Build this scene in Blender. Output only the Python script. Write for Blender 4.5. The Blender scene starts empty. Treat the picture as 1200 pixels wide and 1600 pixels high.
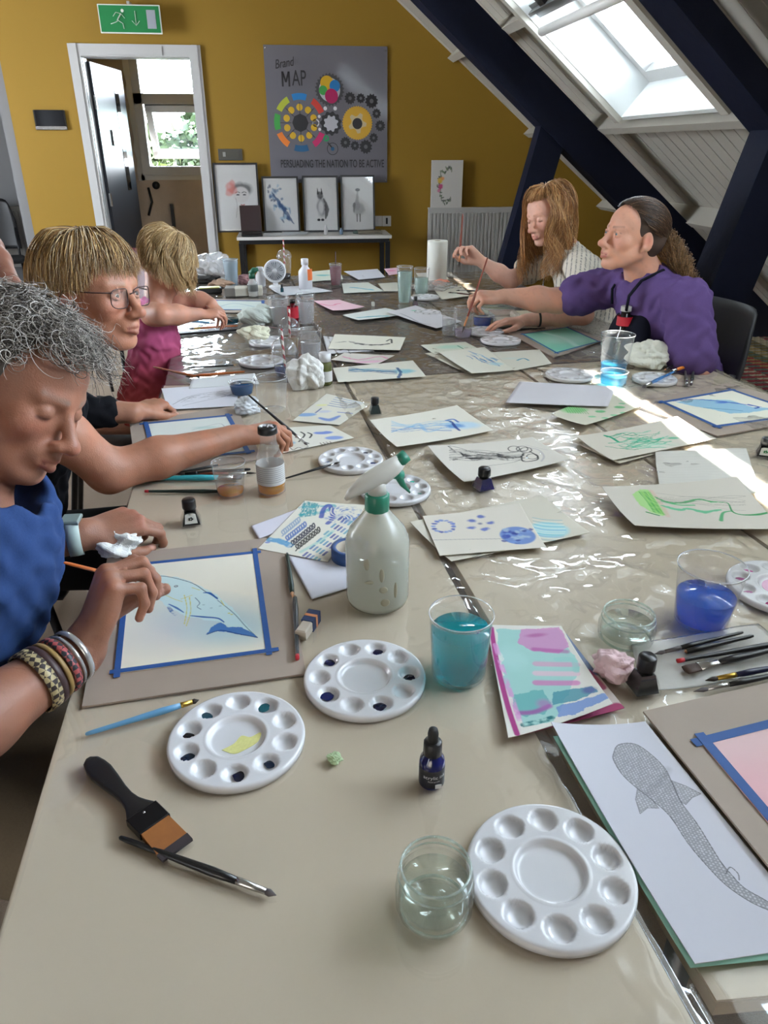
import bpy, math, random
import numpy as np
from mathutils import Vector, Matrix, Euler
import openvdb as vdb
SC = bpy.context.scene
COL = SC.collection
RNG = random.Random(7)
NR = np.random.RandomState(11)

# ------------------------------------------------------------------ camera
CAMZ = 1.39; FPX = 1150.0; TH = math.radians(26.3); YA = math.radians(7.1)
cam_d = bpy.data.cameras.new('camera'); cam = bpy.data.objects.new('camera', cam_d); COL.objects.link(cam)
cam.location = (0, 0, CAMZ); cam.rotation_euler = (math.pi/2-TH, 0, -YA)
cam_d.sensor_fit = 'VERTICAL'; cam_d.sensor_height = 36.0; cam_d.lens = FPX/1600*36.0
cam_d.clip_start = 0.05; cam_d.clip_end = 300
SC.camera = cam
SC.view_settings.view_transform = 'Standard'; SC.view_settings.look = 'None'
SC.view_settings.gamma = 1; SC.view_settings.use_curve_mapping = False
SC.view_settings.exposure = 0.56
SC.cycles.use_denoising = True
SC.cycles.max_bounces = 9; SC.cycles.transparent_max_bounces = 24; SC.cycles.transmission_bounces = 8
SC.cycles.diffuse_bounces = 5; SC.cycles.glossy_bounces = 4
SC.cycles.caustics_reflective = False; SC.cycles.caustics_refractive = False
SC.cycles.sample_clamp_indirect = 6

# ------------------------------------------------------------------ sky, sun, daylight
world = bpy.data.worlds.new('sky'); SC.world = world; world.use_nodes = True
wn = world.node_tree.nodes; wl = world.node_tree.links
wn.clear()
w_out = wn.new('ShaderNodeOutputWorld'); w_bg = wn.new('ShaderNodeBackground')
w_tc = wn.new('ShaderNodeTexCoord'); w_sep = wn.new('ShaderNodeSeparateXYZ'); w_cr = wn.new('ShaderNodeValToRGB')
wl.new(w_tc.outputs['Generated'], w_sep.inputs[0]); wl.new(w_sep.outputs['Z'], w_cr.inputs[0])
w_cr.color_ramp.elements[0].position = 0.0; w_cr.color_ramp.elements[0].color = (0.88, 0.94, 1.0, 1)
w_cr.color_ramp.elements[1].position = 0.7; w_cr.color_ramp.elements[1].color = (0.72, 0.84, 1.0, 1)
wl.new(w_cr.outputs[0], w_bg.inputs['Color']); w_bg.inputs['Strength'].default_value = 26.0
wl.new(w_bg.outputs[0], w_out.inputs[0])

SUN_DIR = Vector((0.43, 0.02, 0.90)).normalized()
sd = bpy.data.lights.new('sun', 'SUN'); sd.energy = 45; sd.angle = math.radians(0.5); sd.color = (1, 0.95, 0.86)
so = bpy.data.objects.new('sun', sd); COL.objects.link(so)
so.rotation_euler = SUN_DIR.to_track_quat('Z', 'Y').to_euler()

def area(name, loc, normal, sx, sy, power, color=(1, 1, 1), portal=False):
    d = bpy.data.lights.new(name, 'AREA'); d.shape = 'RECTANGLE'; d.size = sx; d.size_y = sy; d.energy = power; d.color = color
    if portal: d.cycles.is_portal = True
    o = bpy.data.objects.new(name, d); COL.objects.link(o); o.location = loc
    # local -Z looks along 'normal', local Y follows the world Y (or Z) axis
    z = -Vector(normal).normalized(); y = Vector((0, 1, 0)) if abs(z.y) < 0.9 else Vector((0, 0, 1))
    x = y.cross(z).normalized(); y = z.cross(x)
    o.rotation_euler = Matrix((x, y, z)).transposed().to_euler()
    return o
ROOF_M = 0.80
def roof_z(x, c=3.33): return c-ROOF_M*x
RN = Vector((ROOF_M, 0, 1)).normalized()      # outward normal of the roof
for k, (y0, y1) in enumerate(((3.62, 4.72), (.15, 2.4))):
    c = Vector(((1.0+2.07)/2, (y0+y1)/2, roof_z((1.0+2.07)/2, 3.58)))
    area('skylight_portal', c, -RN, 1.38, y1-y0, 1, portal=True)
# fill lamps added by the unseen rear and left walls to brighten the room
area('rear_fill_light', (-1.9, -2.8, 1.25), (0.12, 1, 0.0), 2.4, .9, 26, (1.0, 0.92, 0.80))
area('left_fill_light', (-4.3, 4.4, 1.7), (1, 0, -0.15), 1.6, 1.1, 5, (1.0, 0.96, 0.9))

# ------------------------------------------------------------------ photo geometry -> world
FW = np.array([math.sin(YA)*math.cos(TH), math.cos(YA)*math.cos(TH), -math.sin(TH)])
RT = np.array([math.cos(YA), -math.sin(YA), 0.0]); UP = np.cross(RT, FW)
CO = np.array([0, 0, CAMZ]); TZ = 0.74
def ray(x, y): return FW*FPX+RT*(x-600)-UP*(y-800)
def P(x, y, z=TZ):
    d = ray(x, y); return CO+d*((z-CO[2])/d[2])
def WY(x, y, Y):
    d = ray(x, y); return CO+d*(Y/d[1])
def DP(x, y, depth): return CO+ray(x, y)*depth/FPX
def PXM(p):                                     # pixels per metre at a world point
    return FPX/float((np.array(p)-CO)@FW)

# ------------------------------------------------------------------ mesh helper
class MB:
    def __init__(s): s.v = []; s.f = []; s.m = []; s.s = []
    def add(s, vs, fs, mi=0, smooth=False, M=None):
        b = len(s.v)
        if M is not None: vs = [M @ Vector(v) for v in vs]
        s.v.extend([tuple(v) for v in vs])
        for f in fs: s.f.append(tuple(i+b for i in f)); s.m.append(mi); s.s.append(smooth)
        return s
    def box(s, c, d, M=None, mi=0, bevel=0):
        x, y, z = d[0]/2, d[1]/2, d[2]/2
        if bevel > 0:
            b = min(bevel, x*.49, y*.49, z*.49)
            vs = []; 
            for sz in (-1, 1):
                for (px, py, pz) in ((x-b, y-b, z), (x, y, z-b)) if sz > 0 else ((x, y, z-b), (x-b, y-b, z)):
                    for sx, sy in ((-1, -1), (1, -1), (1, 1), (-1, 1)): vs.append((c[0]+sx*px, c[1]+sy*py, c[2]+sz*pz))
            # rings order: lower wide, lower narrow, upper narrow, upper wide -> reorder bottom-up
            r = [vs[4:8], vs[0:4], vs[12:16], vs[8:12]]; V = [v for q in r for v in q]
            F = [(3, 2, 1, 0), (12, 13, 14, 15)]
            for k in range(3):
                for i in range(4): j = (i+1) % 4; F.append((k*4+i, k*4+j, k*4+4+j, k*4+4+i))
            return s.add(V, F, mi, False, M)
        V = [(c[0]+i*x, c[1]+j*y, c[2]+k*z) for k in (-1, 1) for j in (-1, 1) for i in (-1, 1)]
        F = [(0, 2, 3, 1), (4, 5, 7, 6), (0, 1, 5, 4), (2, 6, 7, 3), (0, 4, 6, 2), (1, 3, 7, 5)]
        return s.add(V, F, mi, False, M)
    def tube(s, pts, r, n=8, mi=0, caps=True, smooth=True, flat=1.0, M=None):
        pts = [Vector(p) for p in pts]; m = len(pts)
        rs = [r]*m if not hasattr(r, '__len__') else list(r)
        V = []; up = None
        for i, p in enumerate(pts):
            t = (pts[min(i+1, m-1)]-pts[max(i-1, 0)])
            t = t.normalized() if t.length > 1e-9 else Vector((0, 0, 1))
            if up is None:
                up = Vector((0, 0, 1)) if abs(t.z) < .9 else Vector((1, 0, 0))
            a = t.cross(up)
            if a.length < 1e-6: a = t.cross(Vector((1, 0, 0)))
            a.normalize(); b = a.cross(t).normalized(); up = b
            for k in range(n):
                w = 2*math.pi*k/n; V.append(p+a*math.cos(w)*rs[i]+b*math.sin(w)*rs[i]*flat)
        F = []
        for i in range(m-1):
            for k in range(n):
                j = (k+1) % n; F.append((i*n+k, i*n+j, (i+1)*n+j, (i+1)*n+k))
        if caps: F.append(tuple(range(n-1, -1, -1))); F.append(tuple((m-1)*n+k for k in range(n)))
        return s.add(V, F, mi, smooth, M)
    def lathe(s, prof, n=32, mi=0, o=(0, 0, 0), smooth=True, M=None, sx=1, sy=1, rfun=None):
        V = []; F = []; m = len(prof)
        for (r, z) in prof:
            for k in range(n):
                w = 2*math.pi*k/n; rr = r*(rfun(w, z) if rfun else 1)
                V.append((o[0]+rr*math.cos(w)*sx, o[1]+rr*math.sin(w)*sy, o[2]+z))
        for i in range(m-1):
            for k in range(n):
                j = (k+1) % n; F.append((i*n+k, i*n+j, (i+1)*n+j, (i+1)*n+k))
        if prof[0][0] > 1e-6 and prof[0][1] <= prof[-1][1]+1e9: F.append(tuple(range(n-1, -1, -1)))
        if prof[-1][0] > 1e-6: F.append(tuple((m-1)*n+k for k in range(n)))
        return s.add(V, F, mi, smooth, M)
    def lathe_open(s, prof, n=32, mi=0, o=(0, 0, 0), M=None, rfun=None):
        V = []; F = []; m = len(prof)
        for (r, z) in prof:
            for k in range(n):
                w = 2*math.pi*k/n; rr = max(r, 1e-5)*(rfun(w, z) if rfun else 1)
                V.append((o[0]+rr*math.cos(w), o[1]+rr*math.sin(w), o[2]+z))
        for i in range(m-1):
            for k in range(n):
                j = (k+1) % n; F.append((i*n+k, i*n+j, (i+1)*n+j, (i+1)*n+k))
        return s.add(V, F, mi, True, M)
    def prism(s, poly, z0, z1, mi=0, M=None, smooth=False):
        n = len(poly)
        V = [(p[0], p[1], z0) for p in poly]+[(p[0], p[1], z1) for p in poly]
        F = [tuple(range(n-1, -1, -1)), tuple(range(n, 2*n))]+[(i, (i+1) % n, n+(i+1) % n, n+i) for i in range(n)]
        return s.add(V, F, mi, smooth, M)
    def quadbox(s, b4, t4, mi=0):                # a hexahedron from two loops of four points
        return s.add(list(b4)+list(t4), [(3, 2, 1, 0), (4, 5, 6, 7)]+[(i, (i+1) % 4, 4+(i+1) % 4, 4+i) for i in range(4)], mi)
    def sphere(s, c, r, n=16, m=10, mi=0, M=None):
        r = (r, r, r) if not hasattr(r, '__len__') else r
        V = []; F = []
        for i in range(m+1):
            a = math.pi*i/m-math.pi/2
            for k in range(n):
                w = 2*math.pi*k/n; V.append((c[0]+r[0]*max(math.cos(a), 1e-4)*math.cos(w), c[1]+r[1]*max(math.cos(a), 1e-4)*math.sin(w), c[2]+r[2]*math.sin(a)))
        for i in range(m):
            for k in range(n):
                j = (k+1) % n; F.append((i*n+k, i*n+j, (i+1)*n+j, (i+1)*n+k))
        return s.add(V, F, mi, True, M)
    def build(s, name, mats, parent=None, label=None, loc=None, rot=None):
        me = bpy.data.meshes.new(name); me.from_pydata(s.v, [], s.f)
        if not isinstance(mats, (list, tuple)): mats = [mats]
        for q in mats: me.materials.append(q)
        me.polygons.foreach_set('material_index', s.m); me.polygons.foreach_set('use_smooth', s.s); me.update()
        o = bpy.data.objects.new(name, me); COL.objects.link(o)
        if parent is not None: o.parent = parent
        if loc is not None: o.location = loc
        if rot is not None: o.rotation_euler = rot
        if label: o['label'] = label
        return o
def tag(o, label=None, cat=None, group=None, kind=None):
    if label: o['label'] = label
    if cat: o['category'] = cat
    if group: o['group'] = group
    if kind: o['kind'] = kind
    return o
def struct(o): o['kind'] = 'structure'; return o
def thing(name, label, cat, loc=(0, 0, 0), rz=0, group=None, rot=None):
    o = bpy.data.objects.new(name, None); COL.objects.link(o); o.empty_display_size = .05
    o.location = tuple(loc); o.rotation_euler = rot if rot is not None else (0, 0, rz)
    return tag(o, label, cat, group)
def mesh_np(name, V, F, mat, parent=None, col=None, smooth=True, extra=None):
    me = bpy.data.meshes.new(name); V = np.asarray(V, np.float32); F = np.asarray(F, np.int32)
    me.vertices.add(len(V)); me.vertices.foreach_set('co', V.ravel())
    k = F.shape[1]; me.loops.add(F.size); me.loops.foreach_set('vertex_index', F.ravel())
    me.polygons.add(len(F)); me.polygons.foreach_set('loop_start', np.arange(0, F.size, k, dtype=np.int32))
    me.polygons.foreach_set('loop_total', np.full(len(F), k, np.int32))
    me.polygons.foreach_set('use_smooth', np.full(len(F), smooth, bool))
    me.update(calc_edges=True); me.validate()
    if col is not None:
        a = me.color_attributes.new('Col', 'FLOAT_COLOR', 'POINT')
        c4 = np.ones((len(V), 4), np.float32); c4[:, :3] = col; a.data.foreach_set('color', c4.ravel())
    me.materials.append(mat)
    o = bpy.data.objects.new(name, me); COL.objects.link(o)
    if parent is not None: o.parent = parent
    return o
def rotz(a): return Matrix.Rotation(a, 4, 'Z')
def trs(loc, rz=0): return Matrix.Translation(loc) @ rotz(rz)
def catmull(pts, n=6):
    pts = [np.array(p, float) for p in pts]; out = []
    for i in range(len(pts)-1):
        p0 = pts[max(i-1, 0)]; p1 = pts[i]; p2 = pts[i+1]; p3 = pts[min(i+2, len(pts)-1)]
        for k in range(n):
            t = k/n; out.append(.5*((2*p1)+(p2-p0)*t+(2*p0-5*p1+4*p2-p3)*t*t+(3*p1-p0-3*p2+p3)*t**3))
    out.append(pts[-1]); return out

# ------------------------------------------------------------------ materials
def srgb(r, g, b):
    f = lambda c: (c/255/12.92) if c/255 <= .04045 else ((c/255+.055)/1.055)**2.4
    return (f(r), f(g), f(b))
MATS = {}
def mat(name, col=(.8, .8, .8), rough=.5, metal=0, spec=.5, noise=None, bump=None, emit=None, sss=0, alpha=None, coat=0, attr=False, sheen=0):
    """noise=(scale, amount[, detail]) varies the colour; bump=(scale, strength, distance)"""
    if name in MATS: return MATS[name]
    m = bpy.data.materials.new(name); m.use_nodes = True; N = m.node_tree.nodes; L = m.node_tree.links
    b = N['Principled BSDF']; b.inputs['Base Color'].default_value = (*col, 1); b.inputs['Roughness'].default_value = rough
    b.inputs['Metallic'].default_value = metal; b.inputs['Specular IOR Level'].default_value = spec
    b.inputs['Coat Weight'].default_value = coat
    if sheen: b.inputs['Sheen Weight'].default_value = sheen
    tc = N.new('ShaderNodeTexCoord')
    src = None
    if attr:
        a = N.new('ShaderNodeVertexColor'); a.layer_name = 'Col'; src = a.outputs['Color']; L.new(src, b.inputs['Base Color'])
    if noise:
        n = N.new('ShaderNodeTexNoise'); n.inputs['Scale'].default_value = noise[0]; n.inputs['Detail'].default_value = noise[2] if len(noise) > 2 else 4
        L.new(tc.outputs['Object'], n.inputs['Vector'])
        mp = N.new('ShaderNodeMapRange'); mp.inputs[3].default_value = 1-noise[1]; mp.inputs[4].default_value = 1+noise[1]
        L.new(n.outputs['Fac'], mp.inputs[0])
        vm = N.new('ShaderNodeVectorMath'); vm.operation = 'SCALE'
        if src is not None: L.new(src, vm.inputs[0])
        else: vm.inputs[0].default_value = col
        L.new(mp.outputs[0], vm.inputs['Scale']); L.new(vm.outputs[0], b.inputs['Base Color'])
    if bump:
        n = N.new('ShaderNodeTexNoise'); n.inputs['Scale'].default_value = bump[0]; n.inputs['Detail'].default_value = 5
        L.new(tc.outputs['Object'], n.inputs['Vector'])
        bp = N.new('ShaderNodeBump'); bp.inputs['Strength'].default_value = bump[1]; bp.inputs['Distance'].default_value = bump[2]
        L.new(n.outputs['Fac'], bp.inputs['Height']); L.new(bp.outputs[0], b.inputs['Normal'])
    if emit: b.inputs['Emission Color'].default_value = (*emit[0], 1); b.inputs['Emission Strength'].default_value = emit[1]
    if sss: b.inputs['Subsurface Weight'].default_value = sss; b.inputs['Subsurface Radius'].default_value = (1, .35, .2); b.inputs['Subsurface Scale'].default_value = .006
    if alpha is not None: b.inputs['Alpha'].default_value = alpha
    MATS[name] = m; return m
def clear(name, tint=(1, 1, 1), haze=0.06, hazecol=(.85, .87, .88), rough=.03, ior=1.45, bump=None, gain=1.0):
    """thin clear wall: transparent, a little milky, mirror reflection by Fresnel"""
    if name in MATS: return MATS[name]
    m = bpy.data.materials.new(name); m.use_nodes = True; N = m.node_tree.nodes; L = m.node_tree.links; N.clear()
    o = N.new('ShaderNodeOutputMaterial'); t = N.new('ShaderNodeBsdfTransparent'); t.inputs[0].default_value = (*tint, 1)
    d = N.new('ShaderNodeBsdfDiffuse'); d.inputs[0].default_value = (*hazecol, 1)
    g = N.new('ShaderNodeBsdfGlossy'); g.inputs['Roughness'].default_value = rough
    f0 = ((ior-1)/(ior+1))**2*gain
    lw = N.new('ShaderNodeLayerWeight'); pw = N.new('ShaderNodeMath'); pw.operation = 'POWER'; pw.inputs[1].default_value = 5; L.new(lw.outputs['Facing'], pw.inputs[0])
    mr = N.new('ShaderNodeMapRange'); mr.inputs[3].default_value = f0; mr.inputs[4].default_value = 1; L.new(pw.outputs[0], mr.inputs[0])
    m1 = N.new('ShaderNodeMixShader'); m1.inputs[0].default_value = haze; L.new(t.outputs[0], m1.inputs[1]); L.new(d.outputs[0], m1.inputs[2])
    m2 = N.new('ShaderNodeMixShader'); L.new(mr.outputs[0], m2.inputs[0]); L.new(m1.outputs[0], m2.inputs[1]); L.new(g.outputs[0], m2.inputs[2])
    if bump:
        tc = N.new('ShaderNodeTexCoord'); n = N.new('ShaderNodeTexNoise'); n.inputs['Scale'].default_value = bump[0]; n.inputs['Detail'].default_value = 4
        L.new(tc.outputs['Object'], n.inputs['Vector']); bp = N.new('ShaderNodeBump'); bp.inputs['Strength'].default_value = bump[1]; bp.inputs['Distance'].default_value = bump[2]
        L.new(n.outputs['Fac'], bp.inputs['Height']); L.new(bp.outputs[0], g.inputs['Normal']); L.new(bp.outputs[0], lw.inputs['Normal'])
    L.new(m2.outputs[0], o.inputs[0]); MATS[name] = m; return m
WHITE_PL = mat('white_plastic', srgb(222, 222, 224), .22, spec=.5)
BLACK_PL = mat('black_plastic', (.012, .012, .013), .3)
BLACK_MT = mat('black_metal', (.012, .012, .014), .4, metal=.3)
STEEL = mat('steel', (.6, .6, .6), .25, metal=1)
BRASS = mat('brass', srgb(200, 165, 80), .3, metal=1)
CLEAR = clear('clear_plastic', haze=.10, gain=1.8)
GLASS = clear('jar_glass', tint=(.982, .995, .99), haze=.025, hazecol=(.75, .85, .82), ior=1.5, gain=1.6)
# ================================================================== THE ROOM
YB = 6.85
M_YEL = mat('mustard_wall_paint', srgb(143, 110, 26), .75, noise=(1.3, .05), bump=(180, .08, .002))
M_WHT = mat('white_gloss_paint', srgb(184, 184, 184), .35, noise=(6, .03))
M_BRD = mat('white_board_paint', srgb(180, 176, 166), .6, noise=(3, .06), bump=(30, .1, .004))
M_NAVY = mat('navy_beam_paint', (.0030, .0056, .019), .7, spec=.2, noise=(5, .3), bump=(14, .35, .01))
M_GREY = mat('grey_wall_paint', srgb(120, 120, 122), .8, noise=(2, .05))
M_FLOOR = mat('carpet', srgb(150, 132, 114), .95, noise=(420, .35, 2), bump=(500, .8, .004))
M_CEIL = mat('ceiling_paint', srgb(200, 198, 192), .8)

b = MB(); b.box((-0.5, 3.0, -0.03), (9.6, 13, 0.06)); struct(b.build('floor', M_FLOOR))
# gable wall with door opening, cut along the roof slope
DX0, DX1, DZ = -1.50, -0.66, 2.035
def wallpoly(pts, y0, y1, m, name):
    b = MB(); n = len(pts)
    V = [(x, y0, z) for x, z in pts]+[(x, y1, z) for x, z in pts]
    b.add(V, [tuple(range(n)), tuple(range(2*n-1, n-1, -1))]+[(i, n+i, n+(i+1) % n, (i+1) % n) for i in range(n)])
    return struct(b.build(name, m))
WLX = -2.09
wallpoly([(WLX, 0), (DX0, 0), (DX0, DZ), (DX1, DZ), (DX1, 0), (4.15, 0), (0.75, 2.73), (0.75, 2.8), (WLX, 2.8)], YB, YB+.14, M_YEL, 'wall_back')
# grey space that opens to the left of the gable wall
b = MB(); b.box((-3.3, 8.4, 1.4), (2.5, .1, 2.8)); struct(b.build('wall_far_left', M_GREY))
b = MB(); b.box((-4.5, 3, 0.45), (.1, 12.6, .9)); b.box((-4.5, 3, 2.55), (.1, 12.6, .5)); b.box((-4.5, .4, 1.6), (.1, 6.2, 1.4)); b.box((-4.5, 7.2, 1.6), (.1, 4.0, 1.4)); struct(b.build('wall_left', M_GREY))
b = MB(); b.box((WLX-.045, 7.65, 1.4), (.09, 1.5, 2.8)); struct(b.build('wall_return', M_GREY))
b = MB(); b.box((-1.9, 2.2, 2.83), (5.3, 12.6, .06)); struct(b.build('ceiling', M_CEIL))
b = MB(); b.box((0, -3.0, 1.45), (9.2, .1, 2.9)); struct(b.build('wall_front', M_GREY))

# ---- the sloping ceiling: painted boards, cut round the skylights
def RP(x, y, off):                         # point on the roof, off metres out along the normal from the boards
    return (x+RN.x*off, y, roof_z(x)+RN.z*off)
def slab(b, x0, x1, y0, y1, o0=0., o1=.04, mi=0):
    b.quadbox([RP(x0, y0, o0), RP(x1, y0, o0), RP(x1, y1, o0), RP(x0, y1, o0)], [RP(x0, y0, o1), RP(x1, y0, o1), RP(x1, y1, o1), RP(x0, y1, o1)], mi)
SKY = [(1.0, 2.09, 3.60, 4.74), (1.0, 2.09, .15, 2.35)]
b = MB(); y = -3.0; wbd = .130
while y < 6.85:
    y1 = min(y+wbd-.008, 6.85); segs = [(.6, 4.12)]
    for (a0, a1, c0, c1) in SKY:
        if y1 > c0-.021 and y < c1+.021: segs = [(.6, a0-.021), (a1+.021, 4.12)]
    for s0, s1 in segs: slab(b, s0, s1, y, y1, 0, .018)
    y += wbd
slabs = [(.6, 4.14, -3.0, .129), (.6, 4.14, 2.371, 3.579), (.6, 4.14, 4.761, 6.95)]
for (a0, a1, c0, c1) in SKY: slabs += [(.6, a0-.021, c0-.021, c1+.021), (a1+.021, 4.14, c0-.021, c1+.021)]
for s in slabs: slab(b, *s, .0185, .06, 1)
struct(b.build('ceiling_slope', [M_BRD, mat('dark_gap', (.02, .018, .016), .9)]))
b = MB(); b.box((.68, 2, 2.83), (.3, 10, .2)); struct(b.build('trim_1', M_BRD))
# purlins running along the room under the boards
def zline(x, c): return c-ROOF_M*x
for k, xk in enumerate((0.72, 1.37, 2.05, 2.77, 3.45)):
    b = MB(); z = zline(xk, 3.14)
    # L shaped: lower face slopes, upright face towards the room
    q = [(xk, z), (xk+.05, z-.03), (xk+.20, z+.055), (xk+.16, z+.15)]
    if k == 4: continue
    y0, y1 = -3.0, YB
    n = 4; V = [(x, y0, zz) for x, zz in q]+[(x, y1, zz) for x, zz in q]
    b.add(V, [(3, 2, 1, 0), (4, 5, 6, 7)]+[(i, (i+1) % n, n+(i+1) % n, n+i) for i in range(n)])
    if k == 1:                                  # the second purlin stops either side of the skylights
        b = MB()
        for (y0, y1) in ((-3, .10), (2.40, 3.55), (4.78, YB)):
            V = [(x, y0, zz) for x, zz in q]+[(x, y1, zz) for x, zz in q]
            b.add(V, [(3, 2, 1, 0), (4, 5, 6, 7)]+[(i, (i+1) % n, n+(i+1) % n, n+i) for i in range(n)])
    struct(b.build('trim_%d' % (k+2), M_BRD))
# white rafter against the gable wall
b = MB(); b.quadbox([(.7, YB-.07, 2.62), (3.95, YB-.07, .1), (3.95, YB, .1), (.7, YB, 2.62)], [(.7, YB-.07, 2.80), (4.15, YB-.07, .04), (4.15, YB, .04), (.7, YB, 2.80)])
M = None
struct(b.build('trim_7', M_BRD))
# skylight wells
M_WELL = mat('white_skylight_lining', srgb(232, 236, 236), .45)
def well(x0, x1, y0, y1, i, vis):
    b = MB(); t = .02; d = .16; o0 = -.13
    slab(b, x1, x1+t, y0-t, y1+t, o0, d); slab(b, x0-t, x0, y0-t, y1+t, -.02, d)
    slab(b, x0, x1, y0-t, y0, o0, d); slab(b, x0, x1, y1, y1+t, o0, d)
    b.build; w = struct(b.build('window_%d' % i, M_WELL))
    # fixed frame at the outer end of the well
    f = MB(); e = .06
    slab(f, x0, x0+e, y0, y1, d-.06, d+.01); slab(f, x1-e, x1, y0, y1, d-.06, d+.01)
    slab(f, x0+e, x1-e, y0, y0+e, d-.06, d+.01); slab(f, x0+e, x1-e, y1-e, y1, d-.06, d+.01)
    fr = f.build('window_frame', M_WHT, w)
    g = MB(); slab(g, x0+e, x1-e, y0+e, y1-e, d-.012, d-.008)
    g.build('window_pane', clear('sky_glass', tint=(.97, .99, 1), haze=.0, ior=1.4), w)
    return w
w1 = well(*[SKY[0][i] for i in (0, 1, 2, 3)], 1, True)
well(*SKY[1], 2, False)
# opening control: ventilation bar with a roller blind box across the visible skylight
M_ALU = mat('grey_aluminium', srgb(120, 122, 124), .35, metal=.7)
ub = MB(); xa = 1.50
def bar(b, x, off, r, mi=0, n=12, y0=3.63, y1=4.71): b.tube([RP(x, y0, off), RP(x, y1, off)], r, n, mi)
bar(ub, xa+.06, -.14, .024); ub.build('blind_tube', mat('blind_white', srgb(235, 235, 232), .4), w1)
ub = MB(); slab(ub, xa-.05, xa+.02, 3.62, 4.72, -.10, -.07); slab(ub, xa-.03, xa-.015, 3.62, 4.72, -.13, -.04)
bar(ub, xa-.045, -.07, .008); ub.build('ventilation_bar', M_ALU, w1)
ub = MB(); slab(ub, xa-.05, xa-.02, 4.15, 4.19, -.14, -.09); slab(ub, xa-.07, xa-.03, 4.45, 4.53, -.12, -.08); ub.build('latch', BLACK_PL, w1)
# trimmer boards down each side of the openings
for k, (yy, ww) in enumerate(((3.53, .07), (4.745, .06))):
    b = MB(); b.quadbox([RP(1.0, yy, -.16), RP(2.1, yy, -.16), RP(2.1, yy+ww, -.16), RP(1.0, yy+ww, -.16)], [RP(1.0, yy, .0), RP(2.1, yy, .0), RP(2.1, yy+ww, .0), RP(1.0, yy+ww, .0)])
    struct(b.build('trim_%d' % (8+k), M_BRD))
b = MB(); b.quadbox([RP(1.15, 3.36, -.10), RP(2.06, 3.36, -.10), RP(2.06, 3.53, -.10), RP(1.15, 3.53, -.10)], [RP(1.15, 3.36, .0), RP(2.06, 3.36, .0), RP(2.06, 3.53, .0), RP(1.15, 3.53, .0)])
struct(b.build('trim_10', M_BRD))
# navy roof trusses: rafter + raking strut
def truss(yf, yb, i, strut_top, strut_bot, strut_w, c0=2.868):
    b = MB(); c1 = 3.135
    b.quadbox([(.2, yf, zline(.2, c0)), (3.72, yf, zline(3.72, c0-.02)+.0), (3.72, yb, zline(3.72, c0-.02)), (.2, yb, zline(.2, c0))],
              [(.2, yf, zline(.2, c1)), (3.95, yf, zline(3.95, c1+.03)), (3.95, yb, zline(3.95, c1+.03)), (.2, yb, zline(.2, c1))])
    r = struct(b.build('trim_%d' % i, M_NAVY))
    b = MB(); (tx, tz), (bx, bz) = strut_top, strut_bot; w = strut_w
    b.quadbox([(bx, yf+.02, bz), (bx+w, yf+.02, bz), (bx+w, yb-.02, bz), (bx, yb-.02, bz)], [(tx, yf+.02, tz), (tx+w, yf+.02, tz), (tx+w, yb-.02, tz), (tx, yb-.02, tz)])
    b.build('strut', M_NAVY, r)
    return r
truss(5.2, 5.36, 11, (1.70, 1.62), (1.32, 0.0), .19)
truss(3.06, 3.28, 12, (1.97, 1.52), (1.60, 0.0), .20, 3.03)
truss(-.25, -.09, 13, (1.95, 1.52), (1.75, 0.0), .20, 3.03)
# unseen plates added above the roof, leaving only a slit of sun between them
M_SLIT = mat('slit_plate_grey', (.3, .3, .28), .9)
def on_sun(x, y, z, zt): t = (zt-z)/SUN_DIR.z; return (x+SUN_DIR.x*t, y+SUN_DIR.y*t, zt)
slit0 = on_sun(.905, 4.2, TZ, 3.9); slit1 = on_sun(.975, 1.2, TZ, 3.9)
sl = (slit0[0]-slit1[0])/(slit0[1]-slit1[1]); xs = lambda y: slit1[0]+sl*(y-slit1[1])
for (w0, w1x) in ((-2.2, -.028), (.028, 2.4)):
    b = MB(); b.quadbox([(xs(-3)+w0, -3, 3.9), (xs(-3)+w1x, -3, 3.9), (xs(8)+w1x, 8, 3.9), (xs(8)+w0, 8, 3.9)], [(xs(-3)+w0, -3, 3.92), (xs(-3)+w1x, -3, 3.92), (xs(8)+w1x, 8, 3.92), (xs(8)+w0, 8, 3.92)])
    tag(b.build('sun_slit_plate', M_SLIT), 'unseen added awning over the roof outside, '+('its upper half' if w0 < 0 else 'its lower half'), 'occluder')

# ---- door casing, leaf, and the plastered lobby with its sash window beyond
b = MB()
for (x0, x1, z0, z1) in ((DX0-.075, DX0+.012, 0, DZ+.07), (DX1-.012, DX1+.075, 0, DZ+.07), (DX0+.012, DX1-.012, DZ-.012, DZ+.07)):
    b.box(((x0+x1)/2, YB-.012, (z0+z1)/2), (x1-x0, .024, z1-z0)); b.box(((x0+x1)/2, YB-.028, (z0+z1)/2), ((x1-x0)*.5, .012, (z1-z0)-.02*(x1-x0 > .2)))
b.box((DX0+.008, YB+.07, DZ/2), (.016, .14, DZ)); b.box((DX1-.008, YB+.07, DZ/2), (.016, .14, DZ)); b.box(((DX0+DX1)/2, YB+.07, DZ-.008), (DX1-DX0, .14, .016))
struct(b.build('trim_14', M_WHT))
M_DOOR = mat('dark_door_paint', (.022, .025, .035), .42, noise=(3, .15))
d = MB(); ang = math.radians(83); DW = .78
dM = Matrix.Translation((DX0+.02, YB+.12, 0)) @ rotz(ang)
d.box((DW/2, 0, 1.0), (DW, .044, 2.0), dM)
door = struct(d.build('door_1', M_DOOR))
for z0, z1 in ((1.05, 1.42), (1.52, 1.86)):
    q = MB(); q.box((DW*.72, 0, (z0+z1)/2), (.10, .05, z1-z0), dM); q.build('vision_slot', mat('dark_glass', (.004, .004, .005), .08), door)
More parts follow.
